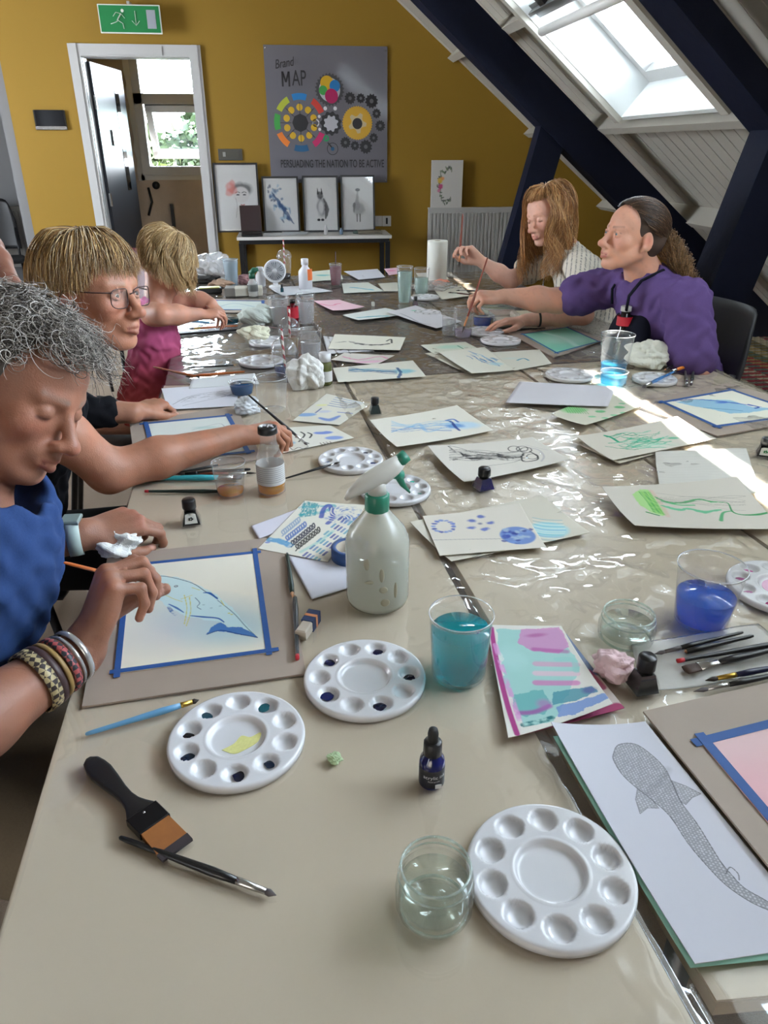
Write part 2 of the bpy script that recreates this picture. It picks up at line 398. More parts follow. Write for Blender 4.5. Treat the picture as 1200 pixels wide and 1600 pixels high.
q = MB(); q.box((DW*.55, -.03, 1.47), (.30, .01, .12), dM); q.build('push_plate', STEEL, door)
for z in (.25, 1.0, 1.72):
    q = MB(); q.box((.0, -.025, z), (.03, .012, .10), dM); q.build('hinge', STEEL, door)
M_PLA = mat('bare_plaster_brick', srgb(192, 174, 156), .9, noise=(3.5, .28, 8), bump=(9, .6, .02))
LY = 8.0
LW = WY(200, 88, LY); WX0, WX1, WZ0, WZ1 = -1.33, -0.60, 1.16, 2.55
b = MB()
b.box(((-2.0+WX0)/2, LY+.1, 1.4), (WX0+2.0, .2, 2.8)); b.box(((WX1+.9)/2, LY+.1, 1.4), (.9-WX1, .2, 2.8))
b.box(((WX0+WX1)/2, LY+.1, WZ0/2), (WX1-WX0, .2, WZ0)); b.box(((WX0+WX1)/2, LY+.1, (WZ1+2.8)/2), (WX1-WX0, .2, 2.8-WZ1))
struct(b.build('wall_lobby', M_PLA))
b = MB(); b.box((.5, 7.5, 1.4), (.1, 1.2, 2.8)); struct(b.build('wall_lobby_right', M_PLA))
b = MB(); b.box((-.8, 7.5, 2.83), (2.9, 1.4, .06)); b.box((-3.3, 7.7, 2.83), (2.6, 1.5, .06)); struct(b.build('ceiling_lobby', M_CEIL))
# window: outer frame, fixed top pane, tilted lower sash
b = MB(); e = .075
b.box((WX0+e/2, LY+.03, (WZ0+WZ1)/2), (e, .12, WZ1-WZ0)); b.box((WX1-e/2, LY+.03, (WZ0+WZ1)/2), (e, .12, WZ1-WZ0))
b.box(((WX0+WX1)/2, LY+.03, WZ0+e/2), (WX1-WX0, .14, e)); b.box(((WX0+WX1)/2, LY+.03, WZ1-e/2), (WX1-WX0, .12, e)); b.box(((WX0+WX1)/2, LY+.03, 1.80), (WX1-WX0, .12, .085))
wl_ = struct(b.build('window_3', M_WHT))
b = MB(); rag = [(WX0-.045+RNG.uniform(-.015, .015), WZ0-.05+i*.09) for i in range(17)]
for i in range(16):
    (xa_, za), (xb_, zb) = rag[i], rag[i+1]; b.quadbox([(xa_, LY-.012, za), (WX0+.01, LY-.012, za), (WX0+.01, LY, za), (xa_, LY, za)], [(xb_, LY-.012, zb), (WX0+.01, LY-.012, zb), (WX0+.01, LY, zb), (xb_, LY, zb)])
b.box(((WX0+WX1)/2, LY-.006, WZ0-.02), (WX1-WX0+.05, .012, .05)); b.build('plaster_edge', mat('white_filler', srgb(215, 212, 205), .9), wl_)
b = MB(); tM = Matrix.Translation((0, LY+.02, 1.755)) @ Matrix.Rotation(math.radians(28), 4, 'X'); s0, s1 = WX0+e+.01, WX1-e-.01; h = .50
b.box(((s0+s1)/2, 0, -.03), (s1-s0, .05, .06), tM); b.box(((s0+s1)/2, 0, -h+.03), (s1-s0, .05, .07), tM); b.box((s0+.03, 0, -h/2), (.06, .05, h), tM); b.box((s1-.03, 0, -h/2), (.06, .05, h), tM)
sash = b.build('tilted_sash', M_WHT, wl_)
b = MB(); b.box(((s0+s1)/2, 0, -h/2), (s1-s0-.1, .006, h-.1), tM); b.build('sash_pane', clear('frosted_glass', tint=(.9, .97, .95), haze=.02, hazecol=(.9, .95, .95)), sash)
b = MB(); b.box(((WX0+WX1)/2, LY+.03, 2.16), (WX1-WX0-.14, .006, .62)); b.build('window_pane', MATS['sky_glass'], wl_)
area('lobby_window_portal', ((WX0+WX1)/2, LY+.25, (WZ0+WZ1)/2), (0, -1, 0), WX1-WX0, WZ1-WZ0, 1, portal=True)
b = MB()
b.tube([(-1.30, LY-.02, 1.05), (-1.28, LY-.03, .92), (-1.33, LY-.02, .80)], .012, 8); b.box((-1.10, LY-.02, .72), (.03, .03, .36)); b.tube([(-1.22, LY-.03, 1.07), (-1.22, LY-.06, 1.07)], .035, 12)
tag(b.build('wall_pipe', BLACK_MT), 'short dark pipe stub on the bare lobby wall under the window', 'pipe')
# trees beyond the lobby window
def leafcloud(c, r, n, seed):
    R = np.random.RandomState(seed); V = []; F = []
    for i in range(n):
        d = R.normal(size=3); d /= np.linalg.norm(d); p = np.array(c)+d*np.array(r)*R.uniform(.55, 1.05); s = R.uniform(.10, .22)
        a = R.normal(size=3); a /= np.linalg.norm(a); q = np.cross(a, R.normal(size=3)); q /= np.linalg.norm(q); k = len(V)
        V += [p-a*s, p+q*s*.5, p+a*s, p-q*s*.5]; F.append((k, k+1, k+2, k+3))
    return V, F
for k, (c, r, colr, lab) in enumerate((((-3.7, 20, -.4), (1.3, 1.0, 2.5), srgb(40, 52, 16), 'broad green tree outside the lobby window, on the left'), ((-1.9, 22.8, -.3), (1.6, 1.2, 2.6), srgb(34, 48, 15), 'taller green tree outside the lobby window, on the right'), ((-2.6, 17, -1.4), (1.2, .9, 2.4), srgb(56, 70, 16), 'bright yellow-green bush outside below the lobby window'))):
    t = thing('tree', lab, 'tree', (c[0], c[1], -6)); V, F = leafcloud((0, 0, c[2]+6), r, 5200, k)
    lf = mesh_np('foliage', V, F, mat('leaves_%d' % k, colr, .7, noise=(1.5, .35)), t, smooth=False)
    q = MB(); q.tube([(0, 0, 0), (.1, 0, 2.5), (0, 0, c[2]+6)], [.22, .16, .08], 8); q.build('trunk', mat('bark', (.1, .07, .05), .9), t)
b = MB(); b.box((0, 40, -6.1), (120, 70, .2)); struct(b.build('trim_15', mat('grass', srgb(20, 30, 10), .9, noise=(.3, .3))))
# ================================================================== FURNITURE AND WALL THINGS
def vnoise(x, y, s=0):
    xi = np.floor(x).astype(np.int64); yi = np.floor(y).astype(np.int64); fx = x-xi; fy = y-yi
    h = lambda a, b: ((np.sin(a*127.1+b*311.7+s*74.7)*43758.5453) % 1.0)
    u = fx*fx*(3-2*fx); v = fy*fy*(3-2*fy)
    return (h(xi, yi)*(1-u)+h(xi+1, yi)*u)*(1-v)+(h(xi, yi+1)*(1-u)+h(xi+1, yi+1)*u)*v
def fbm(x, y, s=0, o=4):
    r = 0; a = .5
    for k in range(o): r = r+a*vnoise(x*2**k, y*2**k, s+k*13); a *= .5
    return r/(1-.5**o)
M_TOP = mat('cream_laminate', srgb(214, 199, 176), .30, noise=(1.2, .03))
M_BRN = mat('grey_oak_laminate', srgb(108, 94, 82), .45, noise=(9, .18, 6))
M_EDGE = mat('dark_table_edge', srgb(52, 40, 34), .4)
M_LEG = mat('grey_steel_leg', srgb(90, 90, 92), .4, metal=.6)
def table(label, q, m, group):
    cx = sum(p[0] for p in q)/4; cy = sum(p[1] for p in q)/4
    t = thing('folding_table', label, 'table', (cx, cy, 0), 0, group)
    L = [(p[0]-cx, p[1]-cy) for p in q]
    b = MB(); b.prism(L, TZ-.020, TZ-.001); b.build('tabletop', m, t)
    b = MB(); S = [(x*1.0006, y*1.0006) for x, y in L]; b.prism([(x*1.002, y*1.001) for x, y in L], TZ-.021, TZ-.004)
    b.build('edge_band', M_EDGE if m is M_BRN else mat('cream_edge', srgb(190, 178, 158), .4), t)
    for x, y in L:
        b = MB(); lx, ly = x*.84, y*.90; b.tube([(lx, ly, TZ-.021), (lx, ly, 0)], .015, 10); b.build('leg', M_LEG, t)
    return t
# quads: near-left, near-right, far-right, far-left
T1 = [(-.290, .315), (.300, .315), (.150, 2.235), (-.397, 2.255)]
T2 = [(.328, .340), (.896, .320), (.728, 2.31), (.160, 2.235)]
T3 = [(.905, .320), (1.575, .320), (1.335, 2.39), (.738, 2.335)]
T4 = [(-.395, 2.262), (.143, 2.244), (.00, 4.38), (-.555, 4.40)]
T5 = [(.152, 2.244), (.722, 2.32), (.60, 4.30), (.010, 4.38)]
T6 = [(.732, 2.345), (1.335, 2.40), (1.215, 4.08), (.612, 4.28)]
table('cream folding table nearest the photographer, on the left, under clear plastic', T1, M_TOP, 'folding tables pushed together')
table('cream folding table in the middle of the near row', T2, M_TOP, 'folding tables pushed together')
table('cream folding table at the right of the near row, under the sun strip', T3, M_TOP, 'folding tables pushed together')
table('brown wood-topped folding table at the far left, beside the little girl', T4, M_BRN, 'folding tables pushed together')
table('brown wood-topped folding table in the middle of the far row', T5, M_BRN, 'folding tables pushed together')
table('brown wood-topped folding table at the far right, in front of the two young women', T6, M_BRN, 'folding tables pushed together')

# ---- clear plastic sheet spread over all six tables
def seamx(y): return .305+(-.0795)*(y-.32)
def leftx(y): return -.291-.058*(y-.32) if y < 2.26 else -.397-.077*(y-2.26)
def rightx(y): return 1.575-.116*(y-.32) if y < 2.39 else 1.335-.071*(y-2.39)
def cover():
    ys = np.linspace(.30, 4.36, 560); us = np.linspace(0, 1, 262)
    lx = np.array([leftx(y) for y in ys]); rx = np.array([rightx(y) for y in ys])
    X = lx[:, None]-.012+(rx-lx+.024)[:, None]*us[None, :]; Y = np.repeat(ys[:, None], len(us), 1)
    sx = .305-.0795*(Y-.32); s2 = .90-.0835*(Y-.32)
    # crumple strength: calm on the near left table, strong in the middle and right
    w = 1/(1+np.exp(-(X-sx+.03)/.035)); w = .10+.9*w; w = np.where(Y > 2.3, np.clip(.45+.25*(X+.4), .4, .75), w)
    near = np.clip((Y-.35)/.5, .25, 1); w = w*near
    rid = lambda f, a, s: 1-np.abs(2*fbm(X*f+a*Y*f, Y*f-a*X*f, s, 3)-1)
    H = .0032*rid(5, .35, 3)**6+.0022*rid(11, -.5, 5)**5+.0016*rid(8, .9, 9)**6+.0007*rid(26, .2, 11)**3
    H = H*w*1.7+.0003*fbm(X*7, Y*7, 2)
    # long shallow folds beside the first seam
    for dx, a in ((.035, .004), (.075, .003), (-.03, .0022)):
        H += a*np.exp(-((X-sx-dx-.012*np.sin(Y*6+dx*40))/.006)**2)*np.clip((Y-.9)/.4, 0, 1)
    dip = -.006*np.exp(-((X-sx-.012)/.008)**2)-.004*np.exp(-((X-s2)/.006)**2)
    Z = TZ+.0008+H+dip
    e = .012
    Z = np.where((X < lx[:, None]-.002) | (X > rx[:, None]+.002), TZ-.035, Z)
    V = np.stack([X, Y, Z], -1).reshape(-1, 3); n, m = Y.shape
    i = np.arange(n*m).reshape(n, m); F = np.stack([i[:-1, :-1], i[:-1, 1:], i[1:, 1:], i[1:, :-1]], -1).reshape(-1, 4)
    return V, F, np.repeat(w.reshape(-1, 1), 3, 1)
V, F, CW = cover()
M_SHEET = clear('plastic_sheet_film', tint=(.985, .985, .98), haze=.05, hazecol=(.85, .85, .84), rough=.045, ior=1.5, bump=(9, .8, .011), gain=2.2)
N_ = M_SHEET.node_tree.nodes; nz_ = [q for q in N_ if q.type == 'TEX_NOISE'][0]; nz_.noise_type = 'RIDGED_MULTIFRACTAL'; nz_.inputs['Detail'].default_value = 3.5; nz_.inputs['Distortion'].default_value = .6
mp_ = N_.new('ShaderNodeMapping'); mp_.inputs['Scale'].default_value = (1.5, .8, 1); mp_.inputs['Rotation'].default_value = (0, 0, .5); M_SHEET.node_tree.links.new([q for q in N_ if q.type == 'TEX_COORD'][0].outputs['Object'], mp_.inputs[0]); M_SHEET.node_tree.links.new(mp_.outputs[0], nz_.inputs['Vector'])
at_ = N_.new('ShaderNodeVertexColor'); at_.layer_name = 'Col'; M_SHEET.node_tree.links.new(at_.outputs['Color'], [q for q in N_ if q.type == 'BUMP'][0].inputs['Strength'])
tag(mesh_np('plastic_table_cover', V, F, M_SHEET, None, CW), 'clear crinkled plastic sheet covering all the pushed-together tables', 'table cover')

# ---- side desk against the gable wall
dk = thing('side_desk', 'narrow white-topped desk with a black steel frame against the mustard wall', 'desk', (.23, 6.62, 0))
b = MB(); b.box((0, 0, .735), (1.26, .46, .024)); b.build('desktop', mat('white_laminate', srgb(205, 203, 200), .4), dk)
for lx in (-.60, .60):
    for ly in (-.20, .20):
        b = MB(); b.box((lx, ly, .35), (.036, .036, .70)); b.build('leg', BLACK_MT, dk)
b = MB(); b.box((0, -.20, .706), (1.20, .03, .032)); b.box((0, .20, .706), (1.20, .03, .032)); b.box((-.6, 0, .706), (.03, .40, .032)); b.box((.6, 0, .706), (.03, .40, .032)); b.build('frame_rail', BLACK_MT, dk)
DT = .748
def flat_text(s, size, name, mt, parent, loc, rot, sx=1.0, ext=.0008, align='CENTER', shear=0):
    c = bpy.data.curves.new(name, 'FONT'); c.body = s; c.size = size; c.extrude = ext; c.align_x = align; c.align_y = 'CENTER'; c.shear = shear; c.offset = size*(.012 if len(s) > 6 else .002)
    o = bpy.data.objects.new(name, c); COL.objects.link(o)
    me = bpy.data.meshes.new_from_object(o.evaluated_get(bpy.context.evaluated_depsgraph_get())); bpy.data.objects.remove(o)
    me.materials.clear(); me.materials.append(mt)
    q = bpy.data.objects.new(name, me); COL.objects.link(q); q.parent = parent; q.location = loc; q.rotation_euler = rot; q.scale = (sx, 1, 1)
    return q
WROT = (math.pi/2, 0, 0)
# on-wall helper: a point on the wall from the photograph
def wp(x, y, Y=YB): p = WY(x, y, Y); return p[0], p[2]
# ---- exit sign
x0, z0 = wp(158, 52, YB-.12); x1, z1 = wp(249, 8, YB-.12)
M_GRN = mat('exit_green', srgb(22, 112, 62), .35, emit=(srgb(22, 112, 62), .15)); M_SGW = mat('sign_white', srgb(205, 208, 205), .4, emit=((.8, .85, .8), .1))
ex = thing('exit_sign', 'green emergency exit sign with running figure and arrow above the doorway', 'sign', ((x0+x1)/2, YB-.12, z0))
w_, h_ = x1-x0, z1-z0
b = MB(); b.box((0, 0, h_/2), (w_, .012, h_), bevel=.003); b.build('sign_panel', M_SGW, ex)
b = MB(); b.box((0, -.008, h_/2), (w_-.016, .004, h_-.016)); b.build('green_face', M_GRN, ex)
b = MB(); b.box((0, .05, h_+.012), (.02, .12, .016)); b.build('bracket', M_WHT, ex)
def stroke2(b, pts, r, y=-.012, mi=0):
    b.tube([(p[0], y, p[1]) for p in pts], r, 6, mi, flat=.25)
b = MB(); u = h_/100.
pt = lambda x, y: ((x-98)*w_/196, y*u)
b.sphere((pt(77, 78)[0], -.012, pt(77, 78)[1]), (.011, .003, .011))
for pl, r in (([(72, 68), (62, 52), (58, 44)], .015), ([(70, 68), (56, 72), (46, 58)], .007), ([(73, 66), (82, 52)], .007), ([(62, 45), (52, 38), (36, 32)], .009), ([(60, 45), (74, 34), (76, 16)], .009)): stroke2(b, [pt(*p) for p in pl], r)
b.build('running_figure', M_SGW, ex)
b = MB(); stroke2(b, [pt(116, 78), pt(116, 30)], .0065); stroke2(b, [pt(104, 44), pt(116, 28), pt(128, 44)], .0065); b.build('arrow', M_SGW, ex)
b = MB(); b.box((pt(166, 0)[0], -.012, pt(0, 50)[1]), (28*w_/196, .004, 64*u)); b.build('door_symbol', mat('exit_door_grey', srgb(150, 155, 165), .4), ex)
# ---- entry-phone monitor
x0, z0 = wp(58, 203); x1, z1 = wp(101, 172)
mo = thing('intercom_monitor', 'black glass intercom screen with a silver lower edge on the mustard wall', 'intercom', ((x0+x1)/2, YB, z0)); w_, h_ = x1-x0, z1-z0
b = MB(); b.box((0, -.012, h_/2), (w_, .024, h_), bevel=.004); b.build('body', BLACK_PL, mo)
b = MB(); b.box((0, -.026, h_/2+.012), (w_*.9, .004, h_*.8)); b.build('screen', MATS['dark_glass'], mo)
b = MB(); b.box((0, -.026, .014), (w_, .006, .022)); b.build('silver_trim', STEEL, mo)
# ---- switches and sockets
M_SW = mat('brushed_switch_plate', srgb(84, 82, 76), .5, metal=.3)
for k, (xa_, xb_) in enumerate(((342, 359), (360, 378))):
    p0 = wp(xa_, 250); p1 = wp(xb_, 232)
    s = thing('light_switch', ('left' if k == 0 else 'right')+' one of the two grey metal wall plates above the tall portrait frame', 'switch', ((p0[0]+p1[0])/2, YB, p0[1]), group='metal wall plates')
    b = MB(); b.box((0, -.006, .04), (p1[0]-p0[0], .012, .085), bevel=.002); b.build('plate', M_SW, s)
    b = MB(); b.box((0, -.015, .042), (.022, .01, .034) if k == 0 else (.05, .006, .05)); b.build('rocker', mat('grey_rocker', srgb(150, 150, 148), .4) if k == 0 else M_SW, s)
for k, (xa_, xb_) in enumerate(((586, 597), (597, 611))):
    p0 = wp(xa_, 353); p1 = wp(xb_, 337)
    s = thing('wall_socket', ('white blank plate left of the socket with a black slot' if k == 0 else 'white wall socket with a black slot above the end of the side desk'), 'socket', ((p0[0]+p1[0])/2, YB, p0[1]), group='white wall sockets')
    b = MB(); b.box((0, -.006, .04), (p1[0]-p0[0]-.003, .012, .085), bevel=.002); b.build('plate', WHITE_PL, s)
    b = MB(); b.box((0, -.015, .042), (.016, .01, .05)); b.build('slot', BLACK_PL if k else WHITE_PL, s)
# ---- the big poster board
px0, pz1 = wp(411, 70); px1, _ = wp(605, 73); _, pz0 = wp(605, 285)
PW, PH = px1-px0, pz1-pz0
pb = thing('poster_board', 'large grey glossy poster of coloured gears and wheels on the mustard wall', 'poster', (px0, YB, pz0))
b = MB(); b.box((PW/2, -.008, PH/2), (PW, .012, PH)); b.build('board', mat('glossy_grey_board', srgb(112, 110, 117), .08, spec=.6), pb)
def pp(x, y):                              # 1200x1260 crop coordinates on the poster -> board metres
    return ((x-12)/(1165-12)*PW, PH-(y-5)/(1272)*PH)
M_INK = mat('charcoal_print', srgb(38, 38, 42), .4); M_CR = {}
def prn(name, c): return mat('print_'+name, srgb(*c), .35)
def disc(name, c, r, m, y=-.0155, teeth=0, inner=0, tooth=.12, n=48, parent=pb):
    b = MB(); cx, cz = pp(*c); R = r/1153*PW; pts = []
    N = teeth*4 if teeth else n
    for k in range(N):
        a = 2*math.pi*k/N; rr = R*(1+(tooth if teeth and (k % 4) in (1, 2) else 0)); pts.append((cx+rr*math.cos(a), cz+rr*math.sin(a)))
    if inner:
        ri = inner/1153*PW; V = [(x, y, z) for x, z in pts]+[(cx+ri*math.cos(2*math.pi*k/N), y, cz+ri*math.sin(2*math.pi*k/N)) for k in range(N)]
        b.add(V, [(k, (k+1) % N, N+(k+1) % N, N+k) for k in range(N)])
    else: b.add([(x, y, z) for x, z in pts], [tuple(range(N))])
    return b.build(name, m, parent)
def arcseg(name, c, r0, r1, a0, a1, m, y=-.0155):
    b = MB(); cx, cz = pp(*c); V = []; n = 8
    for k in range(n+1):
        a = math.radians(a0+(a1-a0)*k/n)
        for r in (r0, r1): R = r/1153*PW; V.append((cx+R*math.cos(a), y, cz+R*math.sin(a)))
    b.add(V, [(2*k, 2*k+1, 2*k+3, 2*k+2) for k in range(n)]); return b.build(name, m, pb)
wc = (322, 700)
for a, cc in ((90, (30, 120, 185)), (40, (200, 60, 50)), (-40, (190, 40, 100)), (-90, (25, 85, 125)), (-140, (225, 125, 50)), (178, (60, 150, 70)), (135, (175, 185, 60))): arcseg('wheel_segment', wc, 195, 250, a-17, a+17, prn('%d' % a, cc))
for k in range(10): disc('yellow_dot', (wc[0]+135*math.cos(k*math.pi/5+.3), wc[1]+145*math.sin(k*math.pi/5+.3)), 30, prn('yellow', (205, 165, 40)))
disc('hub', wc, 78, M_INK, y=-.016, n=8)
b = MB()
for k in range(8):
    a = math.radians(k*45); p, q = pp(wc[0]+85*math.cos(a), wc[1]+85*math.sin(a)), pp(wc[0]+190*math.cos(a), wc[1]+190*math.sin(a)); b.tube([(p[0], -.0155, p[1]), (q[0], -.0155, q[1])], .002, 4)
b.build('spokes', M_INK, pb)
disc('gear', (612, 395), 125, prn('gear_dark', (62, 62, 66)), teeth=26, tooth=.1)
disc('gear_face', (612, 395), 100, prn('pale', (176, 176, 184)), y=-.016)
disc('circle', (588, 335), 62, prn('yellow', (205, 165, 40)), y=-.0163); disc('circle', (662, 360), 50, prn('90', (30, 120, 185)), y=-.0166); disc('circle', (550, 400), 40, prn('178', (50, 140, 60)), y=-.0168); disc('circle', (628, 452), 62, prn('magenta', (170, 25, 90)), y=-.017)
disc('gear', (616, 705), 92, M_INK, teeth=11, tooth=.14); disc('gear_face', (616, 705), 58, prn('pale', (176, 176, 184)), y=-.016, teeth=8, tooth=.25)
disc('gear', (872, 700), 140, prn('ochre', (205, 160, 50)), teeth=40, tooth=.05); disc('gear_face', (872, 700), 90, prn('pale2', (190, 175, 140)), y=-.016, teeth=5, tooth=-.35); disc('hub', (872, 705), 48, M_INK, y=-.0163)
for c, r, t in (((805, 470), 52, 12), ((908, 470), 42, 10), ((1012, 495), 62, 12), ((1060, 610), 42, 10), ((1095, 725), 48, 12), ((1030, 840), 42, 10), ((952, 925), 62, 12), ((845, 915), 42, 10), ((752, 885), 50, 12), ((565, 565), 20, 0), ((660, 565), 20, 0), ((505, 640), 16, 0), ((505, 760), 16, 0)):
    disc('gear' if t else 'dot', c, r*.85, M_INK if t else prn('white', (210, 210, 215)), y=-.0157, teeth=t, tooth=.2)
    if t: disc('dot', c, r*.3, prn('gear_grey', (88, 88, 92)), y=-.0163)
disc('ring', (470, 700), 34, prn('white', (210, 210, 215)), inner=24); disc('ring', (625, 945), 55, M_INK, inner=49, n=32); disc('hub', (625, 945), 18, prn('-90', (25, 85, 125))); disc('circle', (565, 845), 28, prn('green', (40, 140, 90)), y=-.0158, inner=12)
b = MB(); p, q = pp(580, 885), pp(615, 930); b.tube([(p[0], -.016, p[1]), (q[0], -.016, q[1])], .006, 6); b.build('link', M_INK, pb)
T = lambda s, x, y, size, sx, m=M_INK, n='lettering', **k: flat_text(s, size, n, m, pb, (pp(x, y)[0], -.0158, pp(x, y)[1]), WROT, sx, **k)
T('AP', 328, 300, .155, .62)
m_ = MB(); u0 = pp(165, 370); u1 = pp(243, 235); xm = (u0[0]+u1[0])/2
for (xa_, za_, xb_, zb_) in ((u0[0]+.007, u0[1], u0[0]+.007, u1[1]), (u1[0]-.007, u0[1], u1[0]-.007, u1[1]), (u0[0]+.009, u1[1], xm, u0[1]+.03), (u1[0]-.009, u1[1], xm, u0[1]+.03)): m_.quadbox([(xa_-.007, -.0162, za_), (xa_+.007, -.0162, za_), (xa_+.007, -.015, za_), (xa_-.007, -.015, za_)], [(xb_-.007, -.0162, zb_), (xb_+.007, -.0162, zb_), (xb_+.007, -.015, zb_), (xb_-.007, -.015, zb_)])
m_.build('lettering', M_INK, pb)
q = T('Brand', 192, 165, .088, .72, shear=.35); q.rotation_euler = (math.pi/2, -.16, 0)
T('PERSUADING THE NATION TO BE ACTIVE', 622, 1092, .082, .56)
for c in ((30, 30), (1145, 42), (1150, 1255)):
    b = MB(); p = pp(*c); b.sphere((p[0], -.015, p[1]), (.005, .002, .005), 10, 6); b.build('screw', STEEL, pb)
# ---- framed pictures leaning on the desk / wall
M_FRM = mat('black_frame', (.015, .015, .016), .35); M_MNT = mat('picture_mount', srgb(205, 205, 204), .8); M_PGL = clear('picture_glass', haze=0, ior=1.5, gain=1.2)
# painting toolkit: every picture is painted on a fine grid, in metres on the sheet
class Canvas:
    def __init__(s, X, Y, base, conv): s.X = X; s.Y = Y; s.c = np.ones(X.shape+(3,), np.float32)*np.array(base, np.float32); s.conv = conv; s.sd = 0
    def _mix(s, a, col): a = np.clip(a, 0, 1)[..., None]; s.c = s.c*(1-a)+np.array(col, np.float32)*a
    def line(s, pts, w, col, a=1, soft=.4, wob=0, rag=0, raw=False, smooth=True):
        """w in metres (number or list); pts in the photo's or picture's own coordinates"""
        p = [s.conv(*q) for q in pts] if not raw else pts
        if smooth and len(p) > 2: 
            n = 5; ws = w if hasattr(w, '__len__') else None
            if ws: w = list(np.interp(np.linspace(0, len(p)-1, (len(p)-1)*n+1), range(len(p)), ws))
            p = catmull(p, n)
        W = list(w) if hasattr(w, '__len__') else [w]*len(p)
        mw = max(W)*1.6+wob; xs = [q[0] for q in p]; ys = [q[1] for q in p]
        M = (s.X > min(xs)-mw) & (s.X < max(xs)+mw) & (s.Y > min(ys)-mw) & (s.Y < max(ys)+mw)
        if not M.any(): return
        x = s.X[M]; y = s.Y[M]; s.sd += 1
        if wob: x = x+wob*(fbm(x/wob/3, y/wob/3, s.sd)-.5)*2; y = y+wob*(fbm(x/wob/3+9, y/wob/3, s.sd+5)-.5)*2
        best = np.full(x.shape, 9.); 
        for i in range(len(p)-1):
            ax, ay = p[i][0], p[i][1]; bx, by = p[i+1][0]-ax, p[i+1][1]-ay; L = bx*bx+by*by+1e-12
            t = np.clip(((x-ax)*bx+(y-ay)*by)/L, 0, 1); d = np.hypot(x-ax-t*bx, y-ay-t*by)/(np.maximum(W[i]+(W[i+1]-W[i])*t, 1e-5)/2)
            best = np.minimum(best, d)
        al = np.clip((1+soft/2-best)/soft, 0, 1)*a
        if rag: al = al*np.clip((fbm(x*rag, y*rag, s.sd+7)-.32)*4, 0, 1)
        A = np.zeros(s.X.shape, np.float32); A[M] = al; s._mix(A, col)
    def blob(s, c, rx, ry, col, a=1, soft=.3, rot=0, wob=0, rag=0, ring=0, raw=False):
        cx, cy = (s.conv(*c) if not raw else c)[:2]; s.sd += 1
        R = max(rx, ry)*1.5+wob; M = (np.abs(s.X-cx) < R) & (np.abs(s.Y-cy) < R)
        if not M.any(): return
        x = s.X[M]-cx; y = s.Y[M]-cy
        if wob: f = 1/wob/3; x, y = x+wob*(fbm((x+3)*f, (y+3)*f, s.sd)-.5)*2, y+wob*(fbm((x+7)*f, (y+5)*f, s.sd+3)-.5)*2
        ca, sa = math.cos(rot), math.sin(rot); u = (x*ca+y*sa)/rx; v = (-x*sa+y*ca)/ry; d = np.hypot(u, v)
        al = np.clip((1+soft/2-d)/soft, 0, 1)
        if ring: al = al*(1-ring+ring*np.clip((d-.35)/.6, 0, 1))
        if rag: al = al*np.clip((fbm((x+5)*rag, (y+5)*rag, s.sd+7)-.35)*4, 0, 1)
        A = np.zeros(s.X.shape, np.float32); A[M] = al*a; s._mix(A, col)
    def poly(s, pts, col, a=1, rag=0, wob=0, tex=None, grad=None):
        p = [s.conv(*q)[:2] for q in pts]; xs = [q[0] for q in p]; ys = [q[1] for q in p]; s.sd += 1
        M = (s.X > min(xs)-wob) & (s.X < max(xs)+wob) & (s.Y > min(ys)-wob) & (s.Y < max(ys)+wob)
        if not M.any(): return
        x = s.X[M]; y = s.Y[M]
        if wob: x = x+wob*(fbm(x/wob/3, y/wob/3, s.sd)-.5)*2; y = y+wob*(fbm(x/wob/3+9, y/wob/3, s.sd+5)-.5)*2
        ins = np.zeros(x.shape, bool); j = len(p)-1
        for i in range(len(p)):
            xi, yi = p[i]; xj, yj = p[j]
            if abs(yj-yi) > 1e-12: ins ^= ((yi > y) != (yj > y)) & (x < (xj-xi)*(y-yi)/(yj-yi)+xi)
            j = i
        al = ins.astype(np.float32)*a
        if rag: al = al*np.clip((fbm(x*rag, y*rag, s.sd+7)-.3)*4, 0, 1)
        if tex is not None: al = al*tex(x, y)
        A = np.zeros(s.X.shape, np.float32); A[M] = al; s._mix(A, col)
M_ART = mat('painted_paper', rough=.75, attr=True, spec=.25)
def wallpic(parent, w, h, y, paint, res=.0035, base=(205, 205, 204), name='print', z=0, x=0):
    nx, nz = max(8, int(w/res)), max(8, int(h/res)); U, Vv = np.meshgrid(np.linspace(0, w, nx), np.linspace(0, h, nz))
    c = Canvas(U, Vv, srgb(*base), lambda a, b: (a*w, (1-b)*h)); paint(c)
    Vt = np.stack([U-w/2+x, np.full_like(U, y), Vv+z], -1).reshape(-1, 3); i = np.arange(nx*nz).reshape(nz, nx)
    F = np.stack([i[:-1, :-1], i[:-1, 1:], i[1:, 1:], i[1:, :-1]], -1).reshape(-1, 4)
    return mesh_np(name, Vt, F, M_ART, parent, c.c.reshape(-1, 3), smooth=False)
INK = srgb(40, 40, 44)
def p_lady(c):
    c.blob((.62, .42), .035, .05, srgb(198, 192, 190)); c.blob((.62, .37), .085, .05, INK, .75, .5, wob=.01); c.blob((.60, .45), .066, .062, srgb(200, 196, 195), 1, .2)
    for x in (.52, .68): c.blob((x, .45), .014, .005, INK); c.line([(x-.06, .42), (x, .405), (x+.05, .42)], .006, INK, .8)
    c.line([(.58, .6), (.62, .61), (.66, .6)], .010, srgb(160, 70, 70), .8)
    for x, y, r in ((.34, .33, .035), (.42, .38, .03), (.32, .42, .03), (.40, .28, .025)): c.blob((x, y), r, r, srgb(205, 120, 110), .6, .5, wob=.012)
    c.line([(.46, .5), (.48, .62), (.44, .8)], .004, INK, .5)
